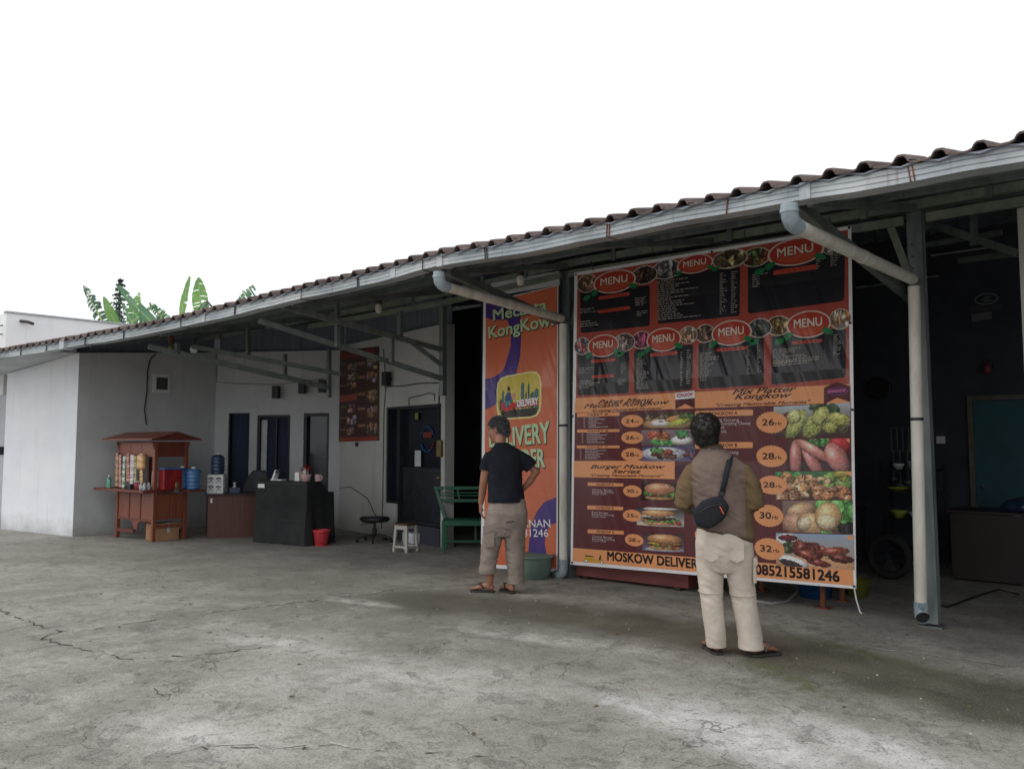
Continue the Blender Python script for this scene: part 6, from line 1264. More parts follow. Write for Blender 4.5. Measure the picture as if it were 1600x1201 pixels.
# ================================================================== BEYOND THE ROOF
t = thing('neighbour_building', 'plain white neighbour building with a flat top rising behind the left roof end', 'building', (-12.08, -2.06, 0), R(90))
mb = MB(); mb.add([(0, 0, 0), (9, 0, 0), (9, 5, 0), (0, 5, 0), (0, 0, 4.0), (9, 0, 3.98), (9, 5, 3.98), (0, 5, 4.0)], [(3,2,1,0),(4,5,6,7),(0,1,5,4),(1,2,6,5),(2,3,7,6),(3,0,4,7)])
obj('wall', mb, wall_mat('neighbour_white', rgb(238, 239, 240), rgb(246, 246, 246), .25), t); obj('coping', MB().box((-.02, -.03, 4.001), (9, .12, 4.03)), M['soffit'], t)
obj('spout', MB().tube([(.25, .0, 3.86), (.33, -.14, 3.84), (.42, -.2, 3.80)], .03, 8), M['tape'], t, smooth=True)
for z_, lab in ((3.75, 'upper thin power cable reaching the white neighbour building'), (3.58, 'lower thin power cable reaching the white neighbour building')):
    o = obj('power_cable', MB().tube([(0, 0, 0), (-2, -.8, -.06), (-5, -2, 0), (-9, -3.6, .3)], .012, 5), M['cable']); tag(o, lab, 'cable', loc=(-12.13, -2.1, z_))

# banana plants: torn blades on curved midribs
def leaf_mat(nm, a, b):
    tt = NT(nm); f = tt.noise(3, 5, .6); tt.col(tt.ramp(f, .35, .65, a, b)); tt.rough(.4); tt.b.inputs['Subsurface Weight'].default_value = 0
    tr = tt.n('ShaderNodeBsdfTranslucent'); tr.inputs['Color'].default_value = tuple(min(1, x*1.6) for x in b[:3]) + (1,)
    mx = tt.n('ShaderNodeMixShader'); mx.inputs[0].default_value = .22; out = tt.t.nodes['Material Output']
    tt.l(tt.b.outputs[0], mx.inputs[1]); tt.l(tr.outputs[0], mx.inputs[2]); tt.l(mx.outputs[0], out.inputs['Surface']); return tt.m
ML = [leaf_mat('banana_leaf_bright', rgb(84, 126, 66), rgb(116, 156, 84)), leaf_mat('banana_leaf_mid', rgb(62, 102, 74), rgb(92, 132, 98)), leaf_mat('banana_leaf_dark', rgb(46, 76, 60), rgb(68, 100, 78))]
M['rib'] = pm('leaf_rib', rgb(140, 168, 100), rgb(170, 190, 120), 10, .5); M['stem_green'] = pm('banana_stem', rgb(96, 116, 66), rgb(140, 140, 90), 6, .7)
VR = Vector((.736, .673, 0)); VF = Vector((-.673, .736, 0))
def banana_leaf(parent, base, tip, hw, mi, bend, seed, torn=.25, face=1.0):
    hw *= 1.4; rs = random.Random(seed); base = Vector(base); tip = Vector(tip); ax = tip - base; L = ax.length; ax.normalize()
    side = (VR - ax*VR.dot(ax)); side = side.normalized(); nrm = side.cross(ax).normalized(); side = (side*face + nrm*math.sqrt(max(0, 1 - face*face))).normalized(); nrm = side.cross(ax).normalized()
    N = 26; mid = []
    for i in range(N+1):
        u = i/N; mid.append(base + ax*(L*u) + side*(bend*math.sin(u*math.pi)*.5 + bend*.8*u*u*u) + nrm*(-.25*L*u*u*.4))
    mb = MB(); 
    for sg in (-1, 1):
        i = 0
        while i < N:
            run = rs.randint(2, 6) if torn < .5 else rs.randint(1, 3); j = min(N, i + run)
            drop = rs.uniform(0, torn)*hw*1.2; rowa = []; rowb = []; rowc = []
            for k in range(i, j + 1):
                u = k/N; w = hw*(math.sin(math.pi*min(1, (u*.96 + .03))**.8)**.55)*(1 - .15*rs.random()*torn)
                inset = .06*(1 if k == j and torn > .1 and j < N and rs.random() < .7 else 0)
                p = mid[k] - ax*(inset*L*.3); f = ax*(-.12*w + .0)
                rowa.append(p); rowb.append(p + side*(sg*w*.5) + nrm*(.16*w) + f*.4); rowc.append(p + side*(sg*w) + nrm*(.10*w - drop) - Vector((0, 0, drop*.6)) + f)
            mb.grid([rowa, rowb, rowc]); i = j
            if rs.random() < torn*.35: i += 1
    lf = obj('leaf', mb, ML[mi], parent, smooth=True)
    obj('midrib', MB().tube([p - nrm*.006 for p in mid], [.03*(1 - i/(N+1)*.8) for i in range(N+1)], 6), M['rib'], lf, smooth=True)
    return lf
def rel(p, o): return Vector(p) - Vector(o)
def banana(lab, px, d, leaves, z0=5.0):
    o = PDV(px, d); t = thing('banana_plant', lab, 'banana plant', o, 0, 'banana plants behind the roof')
    obj('stem', MB().tube([(0, 0, 0), (.05, 0, 1.6), (0, .05, z0*.72)], [.16, .13, .08], 12), M['stem_green'], t, smooth=True)
    for k, (b, tp, hw, mi, bend, torn, face) in enumerate(leaves):
        lf = banana_leaf(t, rel(b, o), rel(tp, o), hw, mi, bend, len(lab) * 7 + k*13, torn, face)
        obj('leaf_stalk', MB().tube([(0, .05, z0*.70), (rel(b, o) + Vector((0, 0, z0*.7))) * .5 + Vector((0, .03, 0)), rel(b, o)], [.05, .04, .03], 7), M['stem_green'], lf, smooth=True)
def PDV(px, d):   # foot of a plant: a place on the ground at a given distance
    return Vector((px[0], px[1], 0))
banana('clump of banana plant leaves left of centre, one torn leaf leaning far left', (-14.208, 1.338, 4.916), 20, [
    ((-14.798, 0.862, 4.269), (-15.265, 0.342, 5.208), .15, 2, .12, .55, .9), ((-14.774, 1.153, 4.297), (-15.059, 0.817, 5.059), .15, 0, -.06, .1, .85),
    ((-13.47, 1.539, 4.212), (-14.027, 0.676, 5.036), .19, 1, .10, .35, .75), ((-14.645, 1.406, 4.311), (-14.509, 1.443, 5.187), .15, 0, -.05, .12, .9), ((-13.633, 1.922, 4.33), (-14.026, 1.505, 4.9), .16, 1, -.12, .5, .8),
    ((-13.917, 1.402, 4.21), (-14.026, 1.25, 4.729), .13, 1, .1, .3, .8), ((-14.559, 1.218, 4.252), (-14.068, 1.6, 4.933), .12, 1, .1, .5, .7),
    ((-14.445, 1.726, 4.294), (-14.828, 1.304, 5.016), .13, 2, -.1, .4, .8), ((-14.154, 1.723, 4.266), (-13.991, 1.822, 4.764), .12, 0, .06, .3, .8), ((-13.952, 1.236, 4.196), (-14.241, 0.92, 4.712), .12, 1, .08, .5, .75)])
banana('banana plant with two tall upright blades right of the leafy clump', (-14.132, 2.748, 5.089), 21, [
    ((-14.419, 2.534, 4.604), (-14.268, 2.56, 5.736), .085, 0, .0, .1, .9), ((-14.009, 2.902, 4.668), (-14.042, 2.77, 5.704), .15, 0, -.05, .12, 1.0), ((-14.049, 2.604, 4.574), (-13.843, 2.735, 5.15), .13, 2, .3, .9, .8)])
banana('small ragged banana leaf peeping over the roof edge further right', (-14.167, 4.058, 5.262), 22, [((-14.304, 3.956, 5.025), (-13.922, 4.242, 5.669), .14, 1, -.12, .95, .9)])
# dark conifer behind the banana plants
o_ = Vector((-18.597, 2.691, 5.609)); t = thing('conifer_tree', 'narrow dark conifer standing behind the banana leaves', 'tree', (o_.x, o_.y, 0))
zt = (-18.564, 2.655, 6.274)[2]; obj('trunk', MB().tube([(0, 0, 0), (0, 0, zt)], [.16, .015], 9), M['dark_laminate'], t, smooth=True)
mb = MB(); rs = random.Random(5); z_ = zt - 4.5
while z_ < zt:
    f = (zt - z_); r_ = min(.62, .05 + .26*f)
    for k in range(7):
        a = rs.uniform(0, 6.28); d = Vector((math.cos(a), math.sin(a), -.25)); 
        for m_ in range(8):
            c = Vector((0, 0, z_)) + d*(r_*m_/8 * rs.uniform(.8, 1.1)); e = Vector((rs.uniform(-1, 1), rs.uniform(-1, 1), rs.uniform(-.2, .7))).normalized()*.10; s_ = d.cross(e).normalized()*.03
            mb.add([c - s_, c + e*.5 + s_, c + e, c + e*.4 - s_*1.5], [(0, 1, 2, 3)])
    z_ += .13
obj('crown', mb, leaf_mat('conifer_needles', rgb(54, 76, 64), rgb(82, 104, 84)), t)
o_ = Vector((-28.075, 2.222, 5.147)); t = thing('leafy_tree', 'distant green tree top at the left picture edge', 'tree', (o_.x, o_.y, 0)); obj('trunk', MB().tube([(0, 0, 0), (.1, 0, 3.6)], [.18, .1], 8), M['dark_laminate'], t, smooth=True)
mb = MB()
for k in range(900):
    c = Vector((rs.gauss(0, .38), rs.gauss(0, .38), o_.z - .3 + rs.gauss(0, .34))); e = Vector((rs.uniform(-1, 1), rs.uniform(-1, 1), rs.uniform(-1, 1))).normalized()*.11; s_ = e.cross(Vector((.3, .5, .8))).normalized()*.05; mb.add([c - e, c + s_, c + e, c - s_], [(0, 1, 2, 3)])
obj('crown', mb, leaf_mat('tree_leaf', rgb(50, 84, 50), rgb(86, 118, 70)), t)

# ================================================================== PEOPLE
def remeshed(name, mb, voxel, smooth_n, mats, mat_fn=None, disp=None, sm=.5, cuts=()):
    me = mb.mesh('tmp', []) if False else bpy.data.meshes.new('tmp')
    me.from_pydata(mb.v, [], mb.f); me.update()
    bm = bmesh.new(); bm.from_mesh(me); bmesh.ops.recalc_face_normals(bm, faces=bm.faces); bm.to_mesh(me); bm.free()
    o = bpy.data.objects.new('tmp', me); COL.objects.link(o)
    m = o.modifiers.new('r', 'REMESH'); m.mode = 'VOXEL'; m.voxel_size = voxel
    s = o.modifiers.new('s', 'SMOOTH'); s.factor = sm; s.iterations = smooth_n
    dg = bpy.context.evaluated_depsgraph_get(); out = bpy.data.meshes.new_from_object(o.evaluated_get(dg))
    COL.objects.unlink(o); bpy.data.objects.remove(o); bpy.data.meshes.remove(me)
    out.name = name
    if disp:
        n = len(out.vertices); co = np.empty(n*3); out.vertices.foreach_get('co', co); co = co.reshape(-1, 3); no = np.empty(n*3); out.vertices.foreach_get('normal', no); no = no.reshape(-1, 3)
        d = np.array([disp(Vector(p)) for p in co]); co += no*d[:, None]; out.vertices.foreach_set('co', co.ravel()); out.update()
    if cuts:    # open, clean hems: (point, outward normal, box the cut is limited to)
        bm = bmesh.new(); bm.from_mesh(out)
        for pt, nn, lo, hi in cuts:
            inside = lambda v: lo[0] <= v.co.x <= hi[0] and lo[1] <= v.co.y <= hi[1] and lo[2] <= v.co.z <= hi[2]
            fs = [f for f in bm.faces if any(inside(v) for v in f.verts)]; gm = set(fs)
            for f in fs: gm.update(f.edges); gm.update(f.verts)
            bmesh.ops.bisect_plane(bm, geom=list(gm), plane_co=pt, plane_no=nn, clear_outer=True)
        bm.to_mesh(out); bm.free()
    out.materials.clear()
    for m_ in (mats if isinstance(mats, list) else [mats]): out.materials.append(m_)
    if mat_fn: out.polygons.foreach_set('material_index', [mat_fn(p.center) for p in out.polygons])
    else: out.polygons.foreach_set('material_index', [0]*len(out.polygons))
    out.polygons.foreach_set('use_smooth', [True]*len(out.polygons)); return out
def rings(mb, rs, n=28, sup=2.3):
    rows = []
    for cx, cy, cz, rx, ry, sl in rs:
        r = []
        for k in range(n):
            a = 2*math.pi*k/n; c, s_ = math.cos(a), math.sin(a); c = math.copysign(abs(c)**(2/sup), c); s_ = math.copysign(abs(s_)**(2/sup), s_)
            r.append((cx + rx*c, cy + ry*s_, cz + sl*rx*c))
        rows.append(r)
    o = len(mb.v); mb.grid(rows, closed=True); m = len(rows)
    mb.f.append(tuple(o + k for k in range(n))[::-1]); mb.mi.append(0); mb.f.append(tuple(o + (m-1)*n + k for k in range(n))); mb.mi.append(0)
def ball(mb, c, r, Mx=None, n=14):
    pr = [(math.sin(math.pi*i/n), -math.cos(math.pi*i/n)) for i in range(n+1)]; rows = []
    for a, b in pr[1:-1]:
        rows.append([(c[0] + r[0]*a*math.cos(2*math.pi*k/n), c[1] + r[1]*a*math.sin(2*math.pi*k/n), c[2] + r[2]*b) for k in range(n)])
    bot, top = (c[0], c[1], c[2] - r[2]), (c[0], c[1], c[2] + r[2]); tf = (lambda p: Mx @ Vector(p)) if Mx else (lambda p: p)
    o = len(mb.v); mb.grid([[tf(p) for p in rw] for rw in rows], closed=True); e = len(mb.v); mb.v += [tuple(tf(bot)), tuple(tf(top))]; m = len(rows)
    for k in range(n):
        mb.f.append((e, o + (k+1) % n, o + k)); mb.f.append((e+1, o + (m-1)*n + k, o + (m-1)*n + (k+1) % n)); mb.mi += [0, 0]
def head_geo(mb, Mh):
    ball(mb, (0, -.012, .035), (.075, .096, .088), Mh); ball(mb, (0, .028, -.03), (.062, .066, .088), Mh); ball(mb, (0, .048, -.085), (.043, .044, .036), Mh); ball(mb, (0, .078, -.10), (.02, .016, .018), Mh)
    mb.tube([Mh @ Vector(p) for p in ((0, .088, .018), (0, .106, -.012), (0, .116, -.034), (0, .098, -.042))], [.009, .011, .014, .010], 10)
    for s_ in (-1, 1):
        ball(mb, (s_*.014, .100, -.036), (.010, .010, .008), Mh); ball(mb, (s_*.078, -.008, -.008), (.009, .022, .032), Mh); ball(mb, (s_*.034, .052, -.028), (.028, .028, .026), Mh); ball(mb, (s_*.030, .080, .026), (.026, .012, .009), Mh)
    ball(mb, (0, .090, -.062), (.024, .012, .007), Mh); ball(mb, (0, .087, -.074), (.022, .012, .008), Mh)
def hand_geo(mb, wrist, d, palm_n, thumb_side, curl=.5, s=1.0):
    w = Vector(wrist); d = Vector(d).normalized(); n = Vector(palm_n); n = (n - d*n.dot(d)).normalized(); sd = d.cross(n).normalized() * thumb_side
    mb.tube([w - d*.02, w + d*.02, w + d*.05*s, w + d*.09*s], [(.024, .030), (.022, .033), (.020, .040), (.015, .040)], 12) if False else None
    for k in range(4):
        off = (.028 - k*.0185)*s; mb.tube([w - d*.01, w + d*.03*s + sd*off*.8, w + d*.085*s + sd*off], [.017, .016, .013], 8)
        L = (.040, .045, .042, .032)[k]*s; p = w + d*.088*s + sd*off; a = 0; pts = [p - d*.01]; dd = d
        for j in range(3):
            a += curl*(.55 if j else .7); dj = d*math.cos(a) + n*math.sin(a); p = p + dj*L*(1 if j == 0 else .68); pts.append(p)
        mb.tube(pts, [.0095*s, .009*s, .0085*s, .0072*s], 8); ball(mb, pts[-1], (.0072*s,)*3, None, 8)
    tb = w + d*.022*s + sd*.028*s; td = (d*.62 + sd*.55 + n*.45).normalized(); t2 = (d*.85 + n*.5 + sd*.1).normalized(); pts = [tb - td*.01, tb + td*.035*s, tb + td*.035*s + t2*.032*s]
    mb.tube(pts, [.015*s, .0115*s, .009*s], 8); ball(mb, pts[-1], (.009*s,)*3, None, 8)
def foot_geo(mb, ankle, heel, toe, s=1.0):
    an = Vector(ankle); h = Vector(heel); tp = Vector(toe); d = (tp - h); L = d.length; d.normalize(); sd = Vector((d.y, -d.x, 0)).normalized()
    mb.tube([an + Vector((0, 0, .06)), an, h + d*.05 + Vector((0, 0, .035))], [.040*s, .037*s, .036*s], 12); ball(mb, h + d*.025 + Vector((0, 0, .034)), (.032*s, .032*s, .034*s))
    mb.tube([h + d*.03 + Vector((0, 0, .036)), h + d*(L*.35) + Vector((0, 0, .045)), h + d*(L*.62) + Vector((0, 0, .034)), h + d*(L*.80) + Vector((0, 0, .024))], [(.032, .034), (.034, .034), (.040, .026), (.042, .017)], 12)
    for k in range(5):
        o = (k - 2)*.0175; e = L*(.98 - .035*abs(k - .6)); r = .0115 if k == 0 else .0085; mb.tube([h + d*(L*.72) + sd*o*.9 + Vector((0, 0, .024)), h + d*e + sd*o + Vector((0, 0, .018))], [r*1.1, r], 8); ball(mb, h + d*e + sd*o + Vector((0, 0, .018)), (r, r, r*.9), None, 8)
    return d, sd, L
def sandal(parent, heel, toe, mat, strap_mat, w=.048):
    h = Vector(heel); tp = Vector(toe); d = tp - h; L = d.length + .03; d.normalize(); sd = Vector((d.y, -d.x, 0)); h = h - d*.012
    pts = []
    for u, ww in ((0, .45), (.05, .72), (.18, .84), (.4, .80), (.62, .98), (.78, 1.08), (.9, .92), (.97, .55)): pts.append((u, ww))
    out = [(h + d*(L*u) + sd*(w*ww)) for u, ww in pts] + [h + d*L] + [(h + d*(L*u) - sd*(w*ww)) for u, ww in reversed(pts)]
    n = len(out); mb = MB(); mb.add([(p.x, p.y, .001) for p in out] + [(p.x, p.y, .018) for p in out], [tuple(range(n))[::-1], tuple(range(n, 2*n))] + [(i, (i+1) % n, (i+1) % n + n, i + n) for i in range(n)])
    s = obj('sandal', mb, mat, parent, bevel=.004)
    tip = h + d*(L*.76) + Vector((0, 0, .02))
    for sg in (-1, 1):
        a = h + d*(L*.38) + sd*(sg*w*.86) + Vector((0, 0, .018)); m = h + d*(L*.58) + sd*(sg*w*.62) + Vector((0, 0, .062)); obj('strap', MB().tube([a, a.lerp(m, .6) + Vector((0, 0, .012)), m, tip + d*-.02 + Vector((0, 0, .035)), tip], [.006, .009, .010, .008, .005], 6), strap_mat, s, smooth=True)
def skin_mat(nm, a, b):
    tt = NT(nm); f = tt.noise(18, 6, .6); tt.col(tt.mix(tt.math('MULTIPLY', tt.ramp(tt.noise(60, 3, .5), .55, .7), .25), tt.ramp(f, .35, .65, a, b), tuple(x*.6 for x in a[:3]) + (1,))); tt.rough(.5); tt.b.inputs['Subsurface Weight'].default_value = .08; tt.b.inputs['Subsurface Radius'].default_value = (.012, .005, .003)
    tt.bump(tt.noise(160, 3, .5), .12, .001); return tt.m
def cloth_mat(nm, a, b, weave=420, fold=14, bump=.35):
    tt = NT(nm); obj_v = tt.n('ShaderNodeTexCoord').outputs['Object']
    f = tt.noise(7, 6, .6, vec=obj_v); tt.col(tt.ramp(f, .32, .68, a, b)); tt.rough(.92, 0, .2)
    h = tt.math('ADD', tt.math('MULTIPLY', tt.noise(fold, 5, .55, vec=obj_v, dist=.6), 1.0), tt.math('MULTIPLY', tt.noise(weave, 2, .5, vec=obj_v), .12)); tt.bump(h, bump, .03); return tt.m
M['skin_a'] = skin_mat('skin_tan', rgb(146, 100, 78), rgb(168, 118, 94)); M['skin_b'] = skin_mat('skin_brown', rgb(128, 82, 62), rgb(150, 100, 78))
M['jacket'] = cloth_mat('taupe_jacket', rgb(108, 92, 84), rgb(128, 111, 102)); M['sleeve'] = cloth_mat('olive_sleeve', rgb(98, 80, 58), rgb(120, 101, 76)); M['rib_knit'] = cloth_mat('brown_rib', rgb(76, 62, 52), rgb(92, 76, 64), 300)
M['khaki'] = cloth_mat('cream_trousers', rgb(186, 174, 160), rgb(208, 197, 184), 420, 9, .45); M['taupe'] = cloth_mat('taupe_trousers', rgb(130, 119, 110), rgb(156, 144, 134), 420, 11, .6); M['navy_tee'] = cloth_mat('navy_tee', rgb(28, 30, 38), rgb(38, 40, 48))
M['bag'] = cloth_mat('bag_nylon', rgb(34, 36, 40), rgb(46, 48, 52), 500, 20, .2); M['orange_tag'] = pm('orange_tag', rgb(230, 90, 50), rgb(240, 110, 70), 10, .5)
M['black_hair'] = pm('black_hair', rgb(22, 19, 18), rgb(38, 33, 31), 60, .5); M['sandal'] = pm('sandal_rubber', rgb(40, 36, 36), rgb(62, 56, 54), 20, .8); M['sandal_grey'] = pm('sandal_grey', rgb(78, 76, 76), rgb(104, 102, 100), 20, .8)
def fold_fn(amp, sx, sz, spots=()):
    """cloth creases: broad drapes everywhere, sharper slanting creases round the given joints"""
    def f(p):
        w = noise.noise(Vector((p.x*4, p.y*4, p.z*3 + 11)))*.06
        d = noise.noise(Vector((p.x*sx, p.y*sx, p.z*sz*.45)))*amp
        for c, r, k in spots:
            q = (p - Vector(c)).length / r
            if q < 1:
                n = noise.noise(Vector((p.x*7 + p.z*3, p.y*7, (p.z + .5*p.x + w)*k*.42)))
                d += amp*1.5*(1 - q*q)*(.6 - 2.2*abs(n))
        return d
    return f
def strands(mb, n, cfn, rs, L, r, curl=1.0, down=0.0, segs=3):
    for i in range(n):
        p, nn = cfn(rs); t1 = nn.cross(Vector((rs.gauss(0, 1), rs.gauss(0, 1), rs.gauss(0, 1)))).normalized(); pts = [p - nn*.006]; d = (nn*.8 + t1*.5*curl).normalized()
        for s_ in range(segs):
            d = (d + t1*rs.uniform(-.5, .9)*curl + Vector((0, 0, -down))).normalized(); p = p + d*(L/segs); pts.append(p)
        mb.tube(pts, [r]*segs + [r*.4], 3, caps=False)

# ---------------- the man in the jacket, looking up at the banner
P1 = Vector((3.0, -1.79, 0)); r1 = R(27.6)
man = thing('person', 'man seen from behind in a taupe jacket with olive sleeves, cream trousers and sandals', 'person', P1, r1)
hL, tL = (-.115, -.045, .02), (-.20, .165, .02); hR, tR = (.105, -.04, .02), (.285, .09, .02)
Mh = Matrix.Translation((-.182, .035, 1.545)) @ Matrix.Rotation(R(8), 4, 'Z') @ Matrix.Rotation(R(-7), 4, 'Y') @ Matrix.Rotation(R(22), 4, 'X')
mb = MB(); head_geo(mb, Mh)
mb.tube([Mh @ Vector((0, -.03, -.02)), (-.155, -.005, 1.43), (-.13, 0, 1.37), (-.1, 0, 1.25)], [.058, .057, .062, .09], 14)
rings(mb, [(-.07, 0, .74, .13, .10, 0), (-.07, 0, .85, .145, .105, 0), (-.08, 0, 1.0, .13, .095, 0), (-.09, 0, 1.2, .155, .10, 0), (-.1, 0, 1.32, .15, .08, 0), (-.13, 0, 1.38, .06, .055, 0)])
for s_, hip, kn, an in ((-1, (-.14, 0, .78), (-.15, .02, .43), (-.125, -.01, .085)), (1, (.0, 0, .78), (.055, .03, .43), (.12, -.015, .085))): mb.tube([hip, kn, ((kn[0]+an[0])/2, -.01, .28), an], [.085, .056, .054, .036], 12)
for sh, el, wr in (((-.26, 0, 1.29), (-.33, -.01, 1.05), (-.22, .20, 1.04)), ((.07, 0, 1.29), (.15, -.01, 1.06), (.04, .21, 1.05))):
    mb.tube([sh, el, wr], [.05, .042, .030], 12); ball(mb, el, (.042,)*3); dv = Vector((.0 - wr[0]*0 + (.08 if wr[0] < -.1 else -.08), .10, .02)); hand_geo(mb, wr, dv, (0, -.3, -1), 1 if wr[0] < -.1 else -1, .7)
foot_geo(mb, (-.125, -.01, .085), hL, tL); foot_geo(mb, (.12, -.015, .085), hR, tR)
obj('body', remeshed('body', mb, .0075, 3, M['skin_b']), None, man)
for s_ in (-1, 1):
    mb = MB(); ball(mb, (s_*.030, .074, .008), (.012, .012, .010), Mh, 10); e_ = obj('eye', mb, M['eye_white'], man, smooth=True); mb = MB(); ball(mb, (s_*.030, .0835, .008), (.0055, .004, .0055), Mh, 8); obj('iris', mb, M['black_hair'], e_, smooth=True)
# trousers
mb = MB(); rings(mb, [(-.07, 0, .57, .155, .10, 0), (-.07, .0, .66, .19, .135, 0), (-.07, -.005, .76, .195, .148, 0), (-.075, 0, .86, .18, .135, 0), (-.08, 0, .93, .165, .125, 0)])
mb.tube([(-.15, 0, .80), (-.163, .0, .62), (-.160, .012, .42), (-.147, .0, .25), (-.132, -.005, .14), (-.128, -.004, .05), (-.128, -.004, .01)], [(.122, .105), (.104, .098), (.086, .082), (.078, .074), (.074, .070), (.073, .069), (.073, .069)], 20)
mb.tube([(.02, 0, .80), (.040, .0, .62), (.055, .02, .42), (.082, .008, .25), (.098, -.004, .14), (.106, -.004, .05), (.107, -.004, .01)], [(.122, .11), (.107, .102), (.090, .086), (.086, .083), (.087, .085), (.089, .088), (.089, .088)], 20)
obj('trousers', remeshed('trousers', mb, .010, 4, M['khaki'], None, fold_fn(.0055, 9, 9, [((-.07, -.12, .64), .22, 60), ((-.15, -.05, .42), .15, 45), ((.07, -.05, .40), .15, 45), ((-.13, 0, .10), .10, 60), ((.1, 0, .10), .11, 60)]), cuts=[((0, 0, .050), (0, 0, -1), (-1, -1, -1), (1, 1, .1))]), None, man)
def patch(parent, nm, mat, pts, y, th=.008, label=None): mb = MB(); mb.prism(pts, lambda a, b, d: (a, y - d, b), th); return obj(nm, mb, mat, parent, bevel=.003)
obj('cargo_pocket', MB().box((.125, -.07, .50), (.150, .06, .66)), M['khaki'], man, bevel=.01); obj('cargo_pocket_flap', MB().box((.128, -.075, .62), (.158, .065, .675)), M['khaki'], man, bevel=.008)
obj('back_pocket', MB().prism([(-.20, .80), (-.10, .79), (-.10, .67), (-.15, .645), (-.20, .67)], lambda a, b, d: (a, -.141 - d + .18*abs(a + .07)**1.5, b), .006), M['khaki'], man, bevel=.002); obj('back_pocket', MB().prism([(-.03, .79), (.07, .79), (.07, .67), (.02, .645), (-.03, .67)], lambda a, b, d: (a, -.141 - d + .18*abs(a + .07)**1.5, b), .006), M['khaki'], man, bevel=.002)
for cx_, cz_, rx_ in ((-.160, .43, .086), (.056, .42, .090)):
    mb = MB(); mb.tube([(cx_ + rx_*math.cos(a), .014 + (rx_+.006)*math.sin(a), cz_ + .01*math.sin(a)) for a in np.linspace(math.pi*1.0, math.pi*2.0, 14)], .004, 5); obj('knee_seam', mb, M['khaki'], man, smooth=True)
# jacket
mb = MB(); rings(mb, [(-.062, 0, .815, .190, .135, -.22), (-.062, 0, .86, .208, .150, -.20), (-.068, -.005, .94, .208, .156, -.10), (-.08, -.005, 1.06, .195, .148, -.03), (-.09, 0, 1.20, .205, .140, 0), (-.095, 0, 1.29, .205, .125, 0), (-.105, 0, 1.345, .165, .105, 0), (-.125, 0, 1.395, .105, .085, 0), (-.14, 0, 1.43, .078, .076, 0), (-.147, .004, 1.455, .072, .074, 0)], sup=2.15)
SH = [((-.19, 0, 1.27), (-.262, 0, 1.25), (-.315, -.012, 1.16), (-.335, -.03, 1.045), (-.295, .09, 1.015), (-.235, .19, 1.03)), ((.0, 0, 1.27), (.066, 0, 1.25), (.125, -.012, 1.16), (.150, -.03, 1.05), (.11, .10, 1.02), (.05, .20, 1.04))]
for pts in SH: mb.tube(pts, [.06, .078, .075, .071, .067, .052], 18)
def jmat(c):
    if c.z < .835 - .22*(c.x + .062) + .012 and abs(c.x + .06) < .26: return 2
    if c.z > 1.42 and abs(c.x + .14) < .1: return 2
    l = c.x < -.272 - .10*(1.29 - c.z)*0; r_ = c.x > .082
    return 1 if (l or r_ or (c.y > .14 and c.z < 1.12)) else 0
obj('jacket', remeshed('jacket', mb, .010, 4, [M['jacket'], M['sleeve'], M['rib_knit']], jmat, fold_fn(.008, 8, 13, [((-.33, -.03, 1.06), .13, 80), ((.15, -.03, 1.06), .13, 80), ((-.06, -.13, .92), .2, 55), ((.05, -.1, 1.2), .15, 60), ((-.22, -.1, 1.2), .15, 60)])), None, man)
# hair: a thick curly mop
hc = Mh @ Vector((0, -.035, .035)); mb = MB(); Mhr = Mh @ Matrix.Translation((0, -.032, .038))
ball(mb, (0, .0, .008), (.101, .114, .102), Mhr, 22); ball(mb, (0, -.045, -.06), (.084, .066, .075), Mhr, 16)
hm = remeshed('hair_base', mb, .009, 2, M['black_hair'], None, lambda p: noise.noise(p*26)*.011 + noise.noise(p*60)*.006)
mb = MB(); mb.v = [tuple(v.co) for v in hm.vertices]; mb.f = [tuple(p.vertices) for p in hm.polygons]; mb.mi = [0]*len(mb.f)
rs = random.Random(9); vs_ = [(v.co.copy(), v.normal.copy()) for v in hm.vertices]
strands(mb, 2600, lambda r: vs_[r.randrange(len(vs_))], rs, .015, .0013, 1.8, .1, 4)
obj('hair', mb, M['black_hair'], man, smooth=True)
sandal(man, hL, tL, M['sandal'], M['sandal_grey']); sandal(man, hR, tR, M['sandal'], M['sandal_grey'], .05)

# sling bag across his back
bg = thing('sling_bag', 'black sling bag with orange zip pull on the taupe jacket man\'s back', 'bag', P1, r1)
op = [(-.272, .995), (-.20, 1.075), (-.075, 1.112), (-.018, 1.03), (-.055, .945), (-.155, .872), (-.255, .898)]
op2 = []
for i_ in range(7):
    p_, q_, n_ = op[i_-1], op[i_], op[(i_+1) % 7]
    for w_ in (.14,): op2 += [(q_[0]*(1-w_) + p_[0]*w_, q_[1]*(1-w_) + p_[1]*w_), (q_[0]*(1-w_) + n_[0]*w_, q_[1]*(1-w_) + n_[1]*w_)]
cxb = sum(p[0] for p in op)/7; czb = sum(p[1] for p in op)/7
def inflate(k, y): return [(cxb + (a - cxb)*k, y, czb + (b - czb)*k) for a, b in op2]
mb = MB(); mb.grid([inflate(.90, -.135), inflate(1, -.16), inflate(1.0, -.215), inflate(.93, -.238), inflate(.6, -.245)], closed=True); mb.f += [tuple(range(14))[::-1], tuple(range(56, 70))]; mb.mi += [0, 0]
bo = obj('body', mb, M['bag'], bg, smooth=True, angle=70); sb_ = bo.modifiers.new('sub', 'SUBSURF'); sb_.levels = 2; sb_.render_levels = 2
obj('zip_pull', MB().bar((-.085, -.245, 1.035), (-.060, -.25, .985), .008, .005), M['orange_tag'], bg); obj('zip_line', MB().tube([(-.235, -.238, .985), (-.15, -.25, 1.035), (-.075, -.244, 1.045)], .0035, 6), M['black_plastic'], bg)
